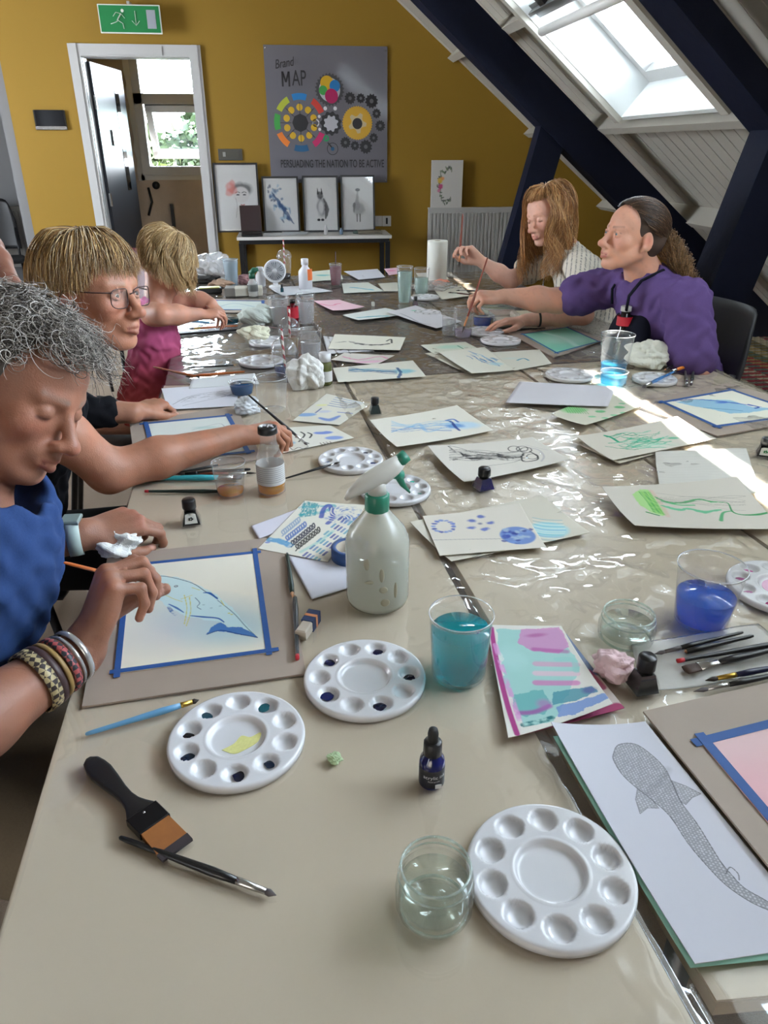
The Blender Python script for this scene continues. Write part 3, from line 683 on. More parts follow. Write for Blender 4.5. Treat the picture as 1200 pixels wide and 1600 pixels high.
def p_bird(c):
    R = random.Random(3)
    for k in range(46):
        t = R.random(); x = .25+.45*t+R.gauss(0, .08); y = .28+.5*t+R.gauss(0, .07); c.blob((x, y), R.uniform(.008, .026), R.uniform(.006, .016), srgb(*R.choice([(60, 90, 130), (90, 125, 160), (40, 60, 95), (150, 175, 195)])), .7, .6, rot=R.uniform(-1.5, -.2), wob=.008)
    c.line([(.25, .25), (.4, .42), (.6, .62), (.86, .86)], [.006, .02, .03, .008], srgb(45, 70, 110), .8, wob=.008); c.blob((.5, .2), .012, .009, srgb(90, 120, 150), .7)
def p_fox(c):
    c.blob((.52, .55), .040, .075, srgb(120, 120, 122), .8, .5, wob=.01); c.blob((.48, .33), .026, .028, srgb(70, 70, 72), .9, .4, wob=.006)
    for x in (.42, .54): c.line([(x, .30), (x-.01, .2)], [.016, .003], INK)
    c.line([(.60, .40), (.68, .6), (.62, .78)], [.012, .035, .012], INK, .8, wob=.01)
    for x in (.42, .54): c.blob((x, .80), .014, .01, INK)
    c.blob((.50, .56), .022, .05, srgb(200, 200, 200), .8, .5)
def p_duck(c):
    c.line([(.5, .28), (.48, .42), (.46, .55)], [.012, .02, .06], srgb(150, 150, 150), .8, wob=.006); c.blob((.52, .60), .050, .05, srgb(150, 150, 150), .8, .5, wob=.012)
    c.blob((.50, .24), .02, .012, INK, .9); c.line([(.38, .5), (.36, .66)], [.02, .008], srgb(110, 110, 110), .8, wob=.006)
    for x in (.46, .56): c.line([(x, .7), (x, .84)], .007, INK)
def frame(label, pl, pr, pt_, pbm, lean, paint, Yf, z0=DT, mount=.0, res=.0035):
    a = WY(pl, pbm, Yf); d = WY(pr, pbm, Yf); w = d[0]-a[0]; tp = WY((pl+pr)/2, pt_, Yf+lean); h = math.hypot(tp[2]-z0, lean)
    t = thing('framed_picture', label, 'picture', ((a[0]+d[0])/2, Yf, z0+.002), group='framed pictures leaning on the wall', rot=(-math.atan2(lean, tp[2]-z0), 0, 0))
    b = MB(); e = .014
    b.box((-w/2+e/2, 0, h/2), (e, .024, h)); b.box((w/2-e/2, 0, h/2), (e, .024, h)); b.box((0, 0, e/2), (w-2*e, .024, e)); b.box((0, 0, h-e/2), (w-2*e, .024, e)); b.build('frame', M_FRM, t)
    wallpic(t, w-2*e, h-2*e, -.002, paint, res, z=e)
    b = MB(); b.box((0, -.006, h/2), (w-2*e, .002, h-2*e)); b.build('glazing', M_PGL, t)
    return t
frame('tallest black-framed picture, a woman with red flowers, left of the laptop', 340, 408, 255, 352, .05, p_lady, 6.76)
frame('black-framed picture of a blue splashed bird, behind the laptop edge', 413, 469, 276, 352, .05, p_bird, 6.70)
frame('black-framed picture of a dark squirrel-like animal, between the blue one and the duck', 475, 530, 275, 350, .05, p_fox, 6.70)
frame('black-framed picture of a standing duck, rightmost on the side desk', 534, 586, 274, 349, .05, p_duck, 6.70)
# laptop
lx, lz = wp(393, 357, 6.60)
lp = thing('laptop', 'open dark maroon laptop standing on the side desk', 'laptop', (lx, 6.60, DT+.001), .05)
b = MB(); b.box((0, -.10, .009), (.17, .20, .016), bevel=.004); b.build('keyboard_deck', BLACK_PL, lp)
b = MB(); b.box((0, 0, .0), (.17, .012, .20), Matrix.Translation((0, .04, .12)) @ Matrix.Rotation(-.25, 4, 'X'), bevel=.003); b.build('lid', mat('maroon_lid', srgb(44, 24, 24), .35), lp)
# canvas with a wreath
x0, z0 = wp(672, 331, YB-.03); x1, z1 = wp(723, 253, YB-.03)
cv = thing('canvas_print', 'small white canvas with a floral wreath on top of the radiator', 'picture', ((x0+x1)/2, YB-.045, z0+.014)); w_, h_ = x1-x0, z1-z0
b = MB(); b.box((0, 0, h_/2), (w_, .02, h_)); b.build('stretcher', mat('canvas_white', srgb(196, 194, 190), .85), cv)
def p_wreath(c):
    R = random.Random(5)
    for k in range(46):
        a = math.radians(60+k*5.4); r = .29+R.uniform(-.05, .05); x = .5+r*math.cos(a)*.9; y = .5-r*math.sin(a)*1.12
        c.blob((x, y), .013, .005, srgb(*R.choice([(70, 85, 70), (100, 120, 90), (120, 130, 110), (60, 65, 70)])), .85, .4, rot=a+R.uniform(-.9, .9))
    for x, y, r, q in ((.30, .52, .020, (190, 60, 120)), (.28, .40, .022, (215, 180, 70)), (.25, .60, .014, (200, 120, 150)), (.36, .36, .014, (220, 150, 90))): c.blob((x, y), r, r, srgb(*q), .9, .5, wob=.005)
wallpic(cv, w_, h_, -.0105, p_wreath, .003, (198, 196, 192))
# radiators
def radiator(label, x0, x1, z0, z1, Y, group='white panel radiators', pitch=.033):
    r = thing('radiator', label, 'radiator', ((x0+x1)/2, Y-.05, 0), group=group); w = x1-x0; b = MB()
    b.box((0, 0, (z0+z1)/2), (w, .03, z1-z0)); n = int(w/pitch)
    for k in range(n): x = -w/2+(k+.5)*w/n; b.box((x, -.020, (z0+z1)/2), (w/n*.6, .012, z1-z0-.06), bevel=.004)
    b.build('panel', mat('radiator_white', srgb(176, 176, 174), .4), r)
    b = MB(); b.box((0, .005, z1+.006), (w, .06, .012)); b.build('top_grille', MATS['radiator_white'], r)
    b = MB(); b.tube([(w/2+.03, 0, z0+.05), (w/2+.03, 0, 0)], .008, 8); b.tube([(w/2-.01, 0, z0+.05), (w/2+.04, 0, z0+.05)], .01, 8); b.build('valve_pipe', STEEL, r)
radiator('white ribbed radiator under the wreath canvas on the mustard wall', 1.235, 2.30, .30, .915, YB)
radiator('white ribbed radiator far off in the grey space at the left', -3.35, -2.60, .30, .86, 8.34)
b = MB(); 
# ---- bench with the multicoloured scale fabric under the eaves
def bench():
    t = thing('upholstered_bench', 'low bench covered in multicoloured scale-pattern fabric under the eaves', 'bench', (2.42, 3.05, 0)); 
    nx, ny = 330, 560; w, d = .86, 1.85
    U, Vv = np.meshgrid(np.linspace(0, w, nx), np.linspace(0, d, ny))
    cols = [srgb(196, 186, 160), srgb(100, 120, 112), srgb(188, 176, 150), srgb(150, 40, 58), srgb(176, 150, 96), srgb(128, 122, 110), srgb(168, 60, 62), srgb(120, 104, 60)]
    cw, ch = .036, .030; row = np.floor(Vv/ch).astype(int); off = (row % 2)*.5; ci = np.floor(U/cw+off); fx = (U/cw+off) % 1-.5; fy = (Vv/ch) % 1-.5
    band = (np.floor((U+.02*np.sin(Vv*5))/.075)).astype(int); k = (band*3+((row//1) % 2)*2) % 8
    C = np.array(cols)[k]; dd = np.clip((np.maximum(np.abs(fx)*1.05, np.abs(fy)*1.1)+.35*np.abs(fx*fy)*2), 0, 1); C = C*(1-.45*(dd > .47))[..., None]
    Z = .40+.02*np.minimum(1, np.minimum(np.minimum(U, w-U), np.minimum(Vv, d-Vv))/.04)+.002*np.cos(fx*6)*np.cos(fy*6)
    Vt = np.stack([U-w/2, Vv-d/2, Z], -1).reshape(-1, 3); i = np.arange(nx*ny).reshape(ny, nx); F = np.stack([i[:-1, :-1], i[:-1, 1:], i[1:, 1:], i[1:, :-1]], -1).reshape(-1, 4)
    mesh_np('seat_cushion', Vt, F, mat('scale_fabric', rough=.9, attr=True), t, C.reshape(-1, 3))
    b = MB(); b.box((0, 0, .235), (w, d, .33), bevel=.02); b.build('base', mat('bench_side', srgb(110, 70, 62), .9, noise=(40, .3)), t)
    for x in (-.36, .36):
        for y in (-.82, .82): b = MB(); b.tube([(x, y, .07), (x, y, 0)], .02, 8); b.build('foot', BLACK_PL, t)
bench()
# ---- chairs
def shell_chair(label, loc, rz, back_h=.42, group='black shell chairs', w=.44, colr=None, z=.45):
    m = colr or mat('charcoal_shell', (.02, .021, .024), .45)
    t = thing('stacking_chair', label, 'chair', loc, rz, group)
    b = MB(); n = 13; V = []; F = []                # seat, front is +y
    for i in range(n):
        for j in range(n):
            u = i/(n-1)*2-1; v = j/(n-1)*2-1; s = 1-.12*abs(v)**4
            V.append((u*w/2*s, v*w/2*(1-.06*abs(u)**4), z-.012*(1-u*u)*(1-v*v)-(.02*max(0, v-.7)/.3)))
    for i in range(n-1):
        for j in range(n-1): F.append((i*n+j, (i+1)*n+j, (i+1)*n+j+1, i*n+j+1))
    b.add(V, F, 0, True); o = b.build('seat', m, t); md = o.modifiers.new('thick', 'SOLIDIFY'); md.thickness = .014
    b = MB(); V = []; F = []
    for i in range(n):
        for j in range(n):
            u = i/(n-1)*2-1; v = j/(n-1); r = 1-.18*max(0, v-.6)/.4*abs(u)**3
            V.append((u*w/2*.96*r, -w/2-.01+.05*u*u-.09*v, z+.06+v*back_h-.05*abs(u)**6*v))
    for i in range(n-1):
        for j in range(n-1): F.append((i*n+j, i*n+j+1, (i+1)*n+j+1, (i+1)*n+j))
    b.add(V, F, 0, True); o = b.build('backrest', m, t); md = o.modifiers.new('thick', 'SOLIDIFY'); md.thickness = .012
    for sx in (-1, 1):
        b = MB(); b.tube([(sx*w*.40, w*.36, z-.02), (sx*w*.48, w*.50, 0)], .011, 8); b.build('leg', BLACK_MT, t)
        b = MB(); b.tube([(sx*w*.44, -w*.50, z+.25), (sx*w*.42, -w*.44, z-.02), (sx*w*.48, -w*.62, 0)], .011, 8); b.build('leg', BLACK_MT, t)
    b = MB(); b.tube([(-w*.42, -w*.44, z-.02), (-w*.40, w*.36, z-.02), (w*.40, w*.36, z-.02), (w*.42, -w*.44, z-.02), (-w*.42, -w*.44, z-.02)], .009, 8); b.build('seat_frame', BLACK_MT, t)
    return t
shell_chair('black shell chair under the woman in the purple shirt', (1.23, 2.44, 0), math.radians(98), .40)
shell_chair('black shell chair under the woman with long strawberry-blonde hair', (1.36, 3.22, 0), math.radians(98), .36)
shell_chair('black chair with a grey seat the little girl kneels on', (-.615, 2.72, 0), math.radians(-80), .34)
shell_chair('black shell chair under the woman with glasses', (-.80, 1.75, 0), math.radians(-85), .34)
shell_chair('black shell chair under the woman with grey curls', (-.72, .80, 0), math.radians(-85), .34)
shell_chair('dark empty chair in the grey space at the far left', (-2.72, 7.75, 0), math.radians(200), .45)
shell_chair('dark red chair behind the little girl beside the doorway', (-1.05, 4.4, 0), math.radians(160), .36, colr=mat('dark_red_shell', srgb(80, 16, 30), .5))
# ================================================================== TABLE THINGS: BUILDERS
def proj(p):
    v = np.array(p)-CO; z = v@FW; return 600+FPX*(v@RT)/z, 800-FPX*(v@UP)/z
def hfor(base, y):                               # height above base whose picture is at photo row y
    lo, hi = 0, 1.2
    for _ in range(40):
        m = (lo+hi)/2
        if proj((base[0], base[1], base[2]+m))[1] > y: lo = m
        else: hi = m
    return m
def isleft(x, y): return x < .305-.0795*(y-.32)-.03 and y < 2.25
def ZB(x, y): return TZ+(.0016 if isleft(x, y) else .0045)
def at(px, py):
    p = P(px, py, TZ+.002); return Vector((p[0], p[1], ZB(p[0], p[1])))
def wob(s, a): return lambda w, z: 1+a*math.sin(2*w+s)+a*.6*math.sin(3*w+2*s)
def sheet(name, label, q, z=.0, base=(232, 228, 216), paint=None, lift=(0, 0, 0, 0), bow=0, res=1.0, thick=.0006, cat='sheet of paper', group=None, parent=None, zabs=None, wav=0):
    """q: photo corners TL TR BR BL; lift: metres each corner rises; bow: middle sag/rise"""
    pc = np.mean([P(*c) for c in q], 0); zb = (zabs if zabs is not None else ZB(pc[0], pc[1]))+z
    C = [P(c[0], c[1], zb+l) for c, l in zip(q, lift)]
    pw = max(np.hypot(q[1][0]-q[0][0], q[1][1]-q[0][1]), np.hypot(q[2][0]-q[3][0], q[2][1]-q[3][1])); 
    wd = max(np.linalg.norm(C[1]-C[0]), np.linalg.norm(C[2]-C[3])); hd = max(np.linalg.norm(C[3]-C[0]), np.linalg.norm(C[2]-C[1]))
    px = FPX/float((pc-CO)@FW); step = res/px; nx = int(min(420, max(12, wd/step))); ny = int(min(460, max(12, hd/step)))
    if paint is None: nx = ny = 24
    U, Vv = np.meshgrid(np.linspace(0, 1, nx), np.linspace(0, 1, ny))
    b4 = [(1-U)*(1-Vv), U*(1-Vv), U*Vv, (1-U)*Vv]
    X = sum(w*c[0] for w, c in zip(b4, C)); Y = sum(w*c[1] for w, c in zip(b4, C)); 
    # corners curl up: each lift acts near its own corner
    Z = np.full_like(X, zb); 
    for w, l in zip(b4, lift): Z = Z+l*w**1.8
    Z = Z+bow*np.sin(U*math.pi)*np.sin(Vv*math.pi)
    if wav: Z = Z+wav*(fbm(U*3+z*999, Vv*3, 4, 2)-.2)
    cv_ = Canvas(X, Y, srgb(*base), lambda a, b: P(a, b, zb+np.mean(lift)*.5)); cv_.u = 1/px
    if paint: paint(cv_)
    V = np.stack([X, Y, Z], -1).reshape(-1, 3); i = np.arange(nx*ny).reshape(ny, nx)
    F = np.stack([i[:-1, :-1], i[1:, :-1], i[1:, 1:], i[:-1, 1:]], -1).reshape(-1, 4)
    o = mesh_np(name, V, F, M_ART, parent, cv_.c.reshape(-1, 3))
    me = o.data; 
    if me.polygons[0].normal.z < 0: me.flip_normals()
    md = o.modifiers.new('thick', 'SOLIDIFY'); md.thickness = thick; md.offset = -1
    if parent is None: tag(o, label, cat, group)
    return o
M_BOARD = mat('grey_card_board', srgb(165, 150, 138), .65, noise=(14, .07, 6))
M_TAPE = mat('blue_masking_tape', srgb(38, 84, 150), .65, noise=(120, .12))
def lerp(a, b, t): return (a[0]+(b[0]-a[0])*t, a[1]+(b[1]-a[1])*t)
def taped(label, board, inner, tw, paint, base=(228, 222, 205), z=.0, bz=None, overs=(.01,)*4, group='grey boards with taped paintings'):
    """board/inner: photo corners TL TR BR BL; inner is the outer edge of the tape; tw: tape width in metres"""
    pc = np.mean([P(*c) for c in board], 0); zb = ZB(pc[0], pc[1])+z
    t = thing('drawing_board', label, 'drawing board', (pc[0], pc[1], zb), group=group)
    b = MB(); L = [P(c[0], c[1], zb+.003)[:2]-pc[:2] for c in board]
    if np.cross(L[1]-L[0], L[2]-L[1]) < 0: L = L[::-1]
    b.prism([tuple(p) for p in L], 0, .003); b.build('board', M_BOARD, t)
    o = sheet('painting', None, inner, base=base, paint=paint, zabs=zb+.0042, thick=.0004, parent=t); o.location = -t.location
    I = [np.array(P(c[0], c[1], zb+.004)[:2]) for c in inner]
    for k in range(4):
        a, b_ = I[k], I[(k+1) % 4]; d = (b_-a)/np.linalg.norm(b_-a); n = np.array([-d[1], d[0]]); cen = sum(I)/4
        if np.dot(cen-a, n) < 0: n = -n
        a2 = a-d*overs[k]; b2 = b_+d*overs[k]*.6; q = [a2-pc[:2], b2-pc[:2], b2+n*tw-pc[:2], a2+n*tw-pc[:2]]
        if np.cross(q[1]-q[0], q[2]-q[1]) < 0: q = q[::-1]
        m = MB(); m.prism([tuple(p) for p in q], .0044+.0002*k, .0047+.0002*k); m.build('tape_strip', M_TAPE, t)
    return t
# ---- ten-well palette
def palette_mesh(D, nr=44, nt=150, wells=10, ph=0.0):
    R = D/2; rs = np.concatenate([np.linspace(0, .97, nr)*R]); V = []; 
    wr, wq = .155*R, .735*R
    for r in rs:
        for k in range(nt):
            a = 2*math.pi*k/nt; x, y = r*math.cos(a), r*math.sin(a); z = .0105
            if r < .43*R: z -= .006*min(1, max(0, (.43*R-r)/(.05*R)))
            for w in range(wells):
                aw = ph+2*math.pi*w/wells; d = math.hypot(x-wq*math.cos(aw), y-wq*math.sin(aw))/(wr*1.05)
                if d < 1: z -= .0085*math.sqrt(max(0, 1-d*d))**.8
            z += .0008*math.exp(-((r-.445*R)/(.012*R))**2)
            V.append((x, y, z))
    F = []; n = len(rs)
    for i in range(n-1):
        for k in range(nt): j = (k+1) % nt; F.append((i*nt+k, (i+1)*nt+k, (i+1)*nt+j, i*nt+j))
    b0 = len(V)
    for rr, zz in ((.99, .0095), (1.0, .0075), (.995, .001), (.975, 0.0)):
        for k in range(nt): a = 2*math.pi*k/nt; V.append((R*rr*math.cos(a), R*rr*math.sin(a), zz))
    idx = [(n-1)*nt]+[b0+nt*q for q in range(4)]
    for a_, b_ in zip(idx, idx[1:]):
        for k in range(nt): j = (k+1) % nt; F.append((a_+k, b_+k, b_+j, a_+j))
    return np.array(V), np.array(F)
PALM = None
M_PAL = mat('palette_plastic', srgb(218, 218, 222), .16, spec=.5, coat=.3)
def inkmat(c): return mat('ink_%d_%d_%d' % c, srgb(*c), .08, spec=.6, noise=(300, .15))
def palette(label, px, py, D=.165, inks=(), rz=0, group='round white ten-well palettes', centre=None, scale_d=1):
    global PALM
    p = at(px, py); t = thing('paint_palette', label, 'palette', p, rz, group)
    if PALM is None:
        V, F = palette_mesh(.165); o = mesh_np('dish', V, F, M_PAL, t); PALM = o.data
        if PALM.polygons[5].normal.z < 0: PALM.flip_normals()
    else:
        o = bpy.data.objects.new('dish', PALM); COL.objects.link(o); o.parent = t
    o.scale = (D/.165,)*2+(1,); R = D/2; R_ = random.Random(int(px*7+py))
    for w, c, s in inks:
        a = 2*math.pi*w/10; b = MB(); n = 22; ph = R_.uniform(0, 6); rr = .155*R*s
        V = [(rr*(1+.10*math.sin(3*q+ph)+.07*math.sin(5*q+ph*2))*math.cos(q), rr*.9*(1+.12*math.sin(2*q+ph))*math.sin(q), 0) for q in [2*math.pi*k/n for k in range(n)]]
        zz = .0105-.0085*math.sqrt(max(0, 1-min(.98, s*1.08)**2))**.8+.0004
        V = [(x, y, z) for x, y, z in V]+[(x*.8, y*.8, z+.0004) for x, y, z in V]
        b.add(V, [(i, (i+1) % n, n+(i+1) % n, n+i) for i in range(n)]+[tuple(range(n, 2*n))], 0, True)
        b.build('ink_pool', inkmat(c), t, loc=(.735*R*math.cos(a), .735*R*math.sin(a), zz))
    if centre:
        for (cx, cy, pts, c) in centre:
            b = MB(); q = catmull(list(pts)+[pts[0]], 4)[:-1]; b.prism([(x*R+cx*R, y*R+cy*R) for x, y in q], .0046, .0052); b.build('paint_puddle', inkmat(c), t)
    return t
# ---- vessels
def liquid(name, c, dens=.5):
    k = 'liquid_'+name
    if k in MATS: return MATS[k]
    m = bpy.data.materials.new(k); m.use_nodes = True; N = m.node_tree.nodes; L = m.node_tree.links; N.clear()
    o = N.new('ShaderNodeOutputMaterial'); t = N.new('ShaderNodeBsdfTransparent'); t.inputs[0].default_value = (*[min(1, x**.5) for x in c], 1)
    d = N.new('ShaderNodeBsdfTranslucent'); d.inputs[0].default_value = (*c, 1); d2 = N.new('ShaderNodeBsdfDiffuse'); d2.inputs[0].default_value = (*c, 1)
    mm = N.new('ShaderNodeMixShader'); mm.inputs[0].default_value = .45; L.new(d.outputs[0], mm.inputs[1]); L.new(d2.outputs[0], mm.inputs[2])
    g = N.new('ShaderNodeBsdfGlossy'); g.inputs['Roughness'].default_value = .05
    m1 = N.new('ShaderNodeMixShader'); m1.inputs[0].default_value = dens; L.new(t.outputs[0], m1.inputs[1]); L.new(mm.outputs[0], m1.inputs[2])
    lw = N.new('ShaderNodeLayerWeight'); pw = N.new('ShaderNodeMath'); pw.operation = 'POWER'; pw.inputs[1].default_value = 4; L.new(lw.outputs['Facing'], pw.inputs[0])
    mr = N.new('ShaderNodeMapRange'); mr.inputs[3].default_value = .03; mr.inputs[4].default_value = .8; L.new(pw.outputs[0], mr.inputs[0])
    m2 = N.new('ShaderNodeMixShader'); L.new(mr.outputs[0], m2.inputs[0]); L.new(m1.outputs[0], m2.inputs[1]); L.new(g.outputs[0], m2.inputs[2]); L.new(m2.outputs[0], o.inputs[0])
    MATS[k] = m; return m
def cup(label, base, rimy, rimw, basew, lvl=None, liq=None, m=None, name='plastic_cup', cat='cup', group=None, rib=True, n=48, z=0):
    p = at(*base); p.z += z; s = PXM(p); h = hfor(p, rimy); tp = (p.x, p.y, p.z+h); r1 = rimw/2/PXM(tp); r0 = basew/2/s; m = m or CLEAR
    t = thing(name, label, cat, p, group=group)
    prof = [(0, .004), (r0*.8, .003), (r0*.93, 0), (r0, .003)]; N = 14
    for k in range(1, N+1):
        f = k/N; r = r0+(r1*.96-r0)*f; prof.append((r*(1+(.006 if rib and k % 3 == 0 else 0)), .003+(h-.006)*f))
    prof += [(r1*.985, h-.003), (r1, h-.0015), (r1*1.0, h), (r1*.96, h-.0005)]
    b = MB(); b.lathe_open(prof, n); b.build('cup_wall', m, t)
    b = MB(); R = r1*.985; pts = [(R*math.cos(2*math.pi*k/n), R*math.sin(2*math.pi*k/n), h) for k in range(n+1)]; b.tube(pts, max(.0009, .022*r1), 6, caps=False); b.build('rim', clear('rim_plastic', haze=.35, gain=1.6) if m is CLEAR else m, t)
    if lvl is not None:
        hl = max(.004, hfor(p, lvl)); f = hl/h; rl = r0+(r1*.96-r0)*f; b = MB()
        b.lathe([(r0*.9, .005), (r0*.975, .007), (rl*.975, hl-.001), (rl*.96, hl)], n); b.build('liquid', liq, t)
    return t, h, r1
def jar(label, base, rimy, w, lvl, group=None, liq=None):
    p = at(*base); h = hfor(p, rimy); r = w/2/PXM((p.x, p.y, p.z+h*.6)); t = thing('glass_jar', label, 'jar', p, group=group)
    fac = lambda wv, z: 1+(.012*math.cos(12*wv) if z < h*.62 else 0)
    prof = [(0, .008), (r*.7, .007), (r*.80, .0), (r*.90, .002), (r*.98, h*.12), (r*1.0, h*.55), (r*.97, h*.66), (r*.90, h*.72), (r*.90, h*.76), (r*.945, h*.78), (r*.92, h*.84), (r*.94, h*.87), (r*.92, h*.92), (r*.90, h*.985), (r*.87, h), (r*.84, h*.985), (r*.83, h*.9), (r*.83, h*.74), (r*.90, h*.62), (r*.92, h*.3), (r*.86, .012), (0, .011)]
    b = MB(); b.lathe_open(prof, 64, rfun=fac); b.build('jar_wall', GLASS, t)
    b = MB(); b.tube([(r*.87*math.cos(2*math.pi*q/48), r*.87*math.sin(2*math.pi*q/48), h-.001) for q in range(49)], r*.035, 8, caps=False); b.build('rim', clear('jar_rim', tint=(.85, .92, .88), haze=.22, hazecol=(.8, .88, .85), gain=2.5), t)
    b = MB(); b.tube([(r*.93*math.cos(2*math.pi*q/48), r*.93*math.sin(2*math.pi*q/48), h*.80) for q in range(49)], r*.025, 8, caps=False); b.build('glass_ridge', MATS['jar_rim'], t); b = MB(); b.tube([(r*.86*math.cos(2*math.pi*q/48), r*.86*math.sin(2*math.pi*q/48), .004) for q in range(49)], r*.04, 8, caps=False); b.build('glass_base', MATS['jar_rim'], t)
    hl = hfor(p, lvl); b = MB(); b.lathe([(r*.84, .0125), (r*.895, h*.3), (r*.895, hl-.001), (r*.88, hl)], 48); b.build('water', liq or liquid('clear', (.85, .90, .86), .04), t)
    return t
def ink_bottle(label, base, topy, w, colr=(.004, .004, .006), lab=None, rz=0, group='small square ink bottles', s=1, capc=None):
    p = at(*base); h = hfor(p, topy); k = w/PXM(p)/2; t = thing('ink_bottle', label, 'ink bottle', p, rz, group)
    b = MB(); ins = .58; h1, h2 = h*.12, h*.55
    for (z0, z1, a, c) in ((0, h1, 1, 1), (h1, h2, 1, ins)):
        b.quadbox([(-k*a, -k*a, z0), (k*a, -k*a, z0), (k*a, k*a, z0), (-k*a, k*a, z0)], [(-k*c, -k*c, z1), (k*c, -k*c, z1), (k*c, k*c, z1), (-k*c, k*c, z1)])
    b.build('bottle', clear('ink_glass', haze=.03, ior=1.5, gain=1.5), t)
    b = MB(); b.quadbox([(-k*.88, -k*.88, h1*.4), (k*.88, -k*.88, h1*.4), (k*.88, k*.88, h1*.4), (-k*.88, k*.88, h1*.4)], [(-k*ins*.95, -k*ins*.95, h2*.97), (k*ins*.95, -k*ins*.95, h2*.97), (k*ins*.95, k*ins*.95, h2*.97), (-k*ins*.95, k*ins*.95, h2*.97)]); b.build('ink', mat('ink_body_%.3f_%.3f' % (colr[0], colr[2]), colr, .1), t)
    b = MB(); b.lathe([(k*.5, h2*.98), (k*.5, h*.62), (k*.66, h*.63), (k*.68, h*.66), (k*.66, h*.96), (k*.6, h)], 32, rfun=lambda w_, z: 1+.02*math.cos(24*w_)); b.build('screw_cap', mat('ink_cap', (.008, .008, .009), .28) if capc is None else capc, t)
    if lab:
        m = MB(); kk = lambda z: k*(1+(ins-1)*(z-h1)/(h2-h1)); z0, z1 = h1*1.3, h2*.88
        y0, y1 = -kk(z0)-.0006, -kk(z1)-.0006; m.add([(-k*.62, y0, z0), (k*.62, y0, z0), (k*.50, y1, z1), (k*.25, y1-.0001, z1+.002), (-k*.25, y1-.0001, z1+.002), (-k*.50, y1, z1)], [(0, 1, 2, 3, 4, 5)]); lb = m.build('paper_label', mat('ink_label', srgb(215, 215, 208), .6), t)
        m = MB(); y2 = (y0+y1)/2-.0006; zc = (z0+z1)/2
        for q in range(5): a = q*1.25; m.sphere((k*.16*math.cos(a), y2-.0002, zc+k*.14*math.sin(a)), (k*.1, .0004, k*.1), 8, 5)
        m.build('label_print', mat('label_print_'+lab, {'green': srgb(30, 110, 60), 'black': (.02, .02, .02)}[lab], .6), lb)
    return t
def brush(label, p0, p1, r=.0035, handle=None, ferr=None, bristle=None, kind='round', fr=.16, br=.10, z0=0, z1=0, name='paintbrush', group=None, world=False, endcap=None):
    """p0 = handle end, p1 = bristle tip, photo points on the table (or world points)"""
    if not world: A = at(*p0)+Vector((0, 0, z0+r)); B = at(*p1)+Vector((0, 0, z1+r))
    else: A, B = Vector(p0), Vector(p1)
    d = B-A; L = d.length; q = d.to_track_quat('X', 'Z'); t = thing(name, label, 'paintbrush' if name == 'paintbrush' else name.replace('_', ' '), A, group=group, rot=q.to_euler())
    handle = handle or BLACK_PL; xf = L*(1-fr-br); xb = L*(1-br)
    b = MB(); b.tube([(0, 0, 0), (L*.01, 0, 0), (L*.06, 0, 0), (L*.3, 0, 0), (xf*.8, 0, 0), (xf, 0, 0)], [r*.2, r*.55, r*.7, r*.8, r*1.15, r*.85], 10); b.build('handle', handle, t)
    if endcap is not None: b = MB(); b.tube([(-.0005, 0, 0), (L*.05, 0, 0)], [r*.75, r*.78], 10); b.build('painted_end', endcap, t)
    if name != 'pencil':
        fl = .45 if kind == 'flat' else 1; wd = 1.7 if kind == 'flat' else .75
        b = MB(); b.tube([(xf-.001, 0, 0), (xf+(xb-xf)*.15, 0, 0), (xf+(xb-xf)*.2, 0, 0), (xb, 0, 0)], [r*.92, r*.95, r*.88, r*wd], 10, flat=1 if fl == 1 else .6); b.build('ferrule', ferr or STEEL, t)
        b = MB()
        if kind == 'flat': b.tube([(xb, 0, 0), (L*.97, 0, 0), (L, 0, 0)], [r*wd, r*wd*1.1, r*wd], 10, flat=.35)
        else: b.tube([(xb, 0, 0), (xb+(L-xb)*.35, 0, 0), (L, 0, 0)], [r*.72, r*.85, r*.08], 10)
        b.build('bristles', bristle or mat('dark_bristle', (.03, .02, .015), .7), t)
    else:
        b = MB(); b.tube([(xf-.0005, 0, 0), (L*.995, 0, 0)], [r*.85, r*.1], 8); b.build('sharpened_tip', mat('pencil_wood', srgb(200, 150, 110), .6), t)
    return t
def crumple(name, label, base, w, h, c, cat, seed=1, m=None, aspect=1.0, freq=3.0, parent=None, loc=None, sharp=.5):
    """crumpled tissue/bag: a folded lump with ridges"""
    R = np.random.RandomState(seed); n, k = 72, 48; V = []; K = 9
    A = R.normal(size=(K, 3)); A /= np.linalg.norm(A, axis=1)[:, None]; A *= (freq*np.array([.35, .45, .55, .7, .9, 1.1, 1.4, 1.8, 2.2]))[:, None]; ph = R.uniform(0, 2, K); am = sharp*np.array([.5, .45, .42, .36, .30, .26, .2, .15, .12])
    for i in range(k+1):
        th = math.pi*i/k
        for j in range(n):
            a = 2*math.pi*j/n; d = np.array([math.sin(th)*math.cos(a), math.sin(th)*math.sin(a), math.cos(th)])
            r = 1+float(np.sum(am*(np.abs((A@d+ph) % 2-1)-.5)))*.95; r = min(1.6, max(.40, r)); z = d[2]*r
            V.append((d[0]*r*w/2, d[1]*r*w/2*aspect, max(0.0005, (z+.75)/1.75*h)))
    F = []
    for i in range(k):
        for j in range(n): F.append((i*n+j, (i+1)*n+j, (i+1)*n+(j+1) % n, i*n+(j+1) % n))
    p = at(*base) if loc is None else Vector(loc)
    o = mesh_np(name, V, F, m or mat('tissue_%d_%d_%d' % c, srgb(*c), .85, noise=(25, .06), bump=(55, .5, .006)), parent, smooth=False); 
    o.location = p
    if parent is None: tag(o, label, cat)
    return o
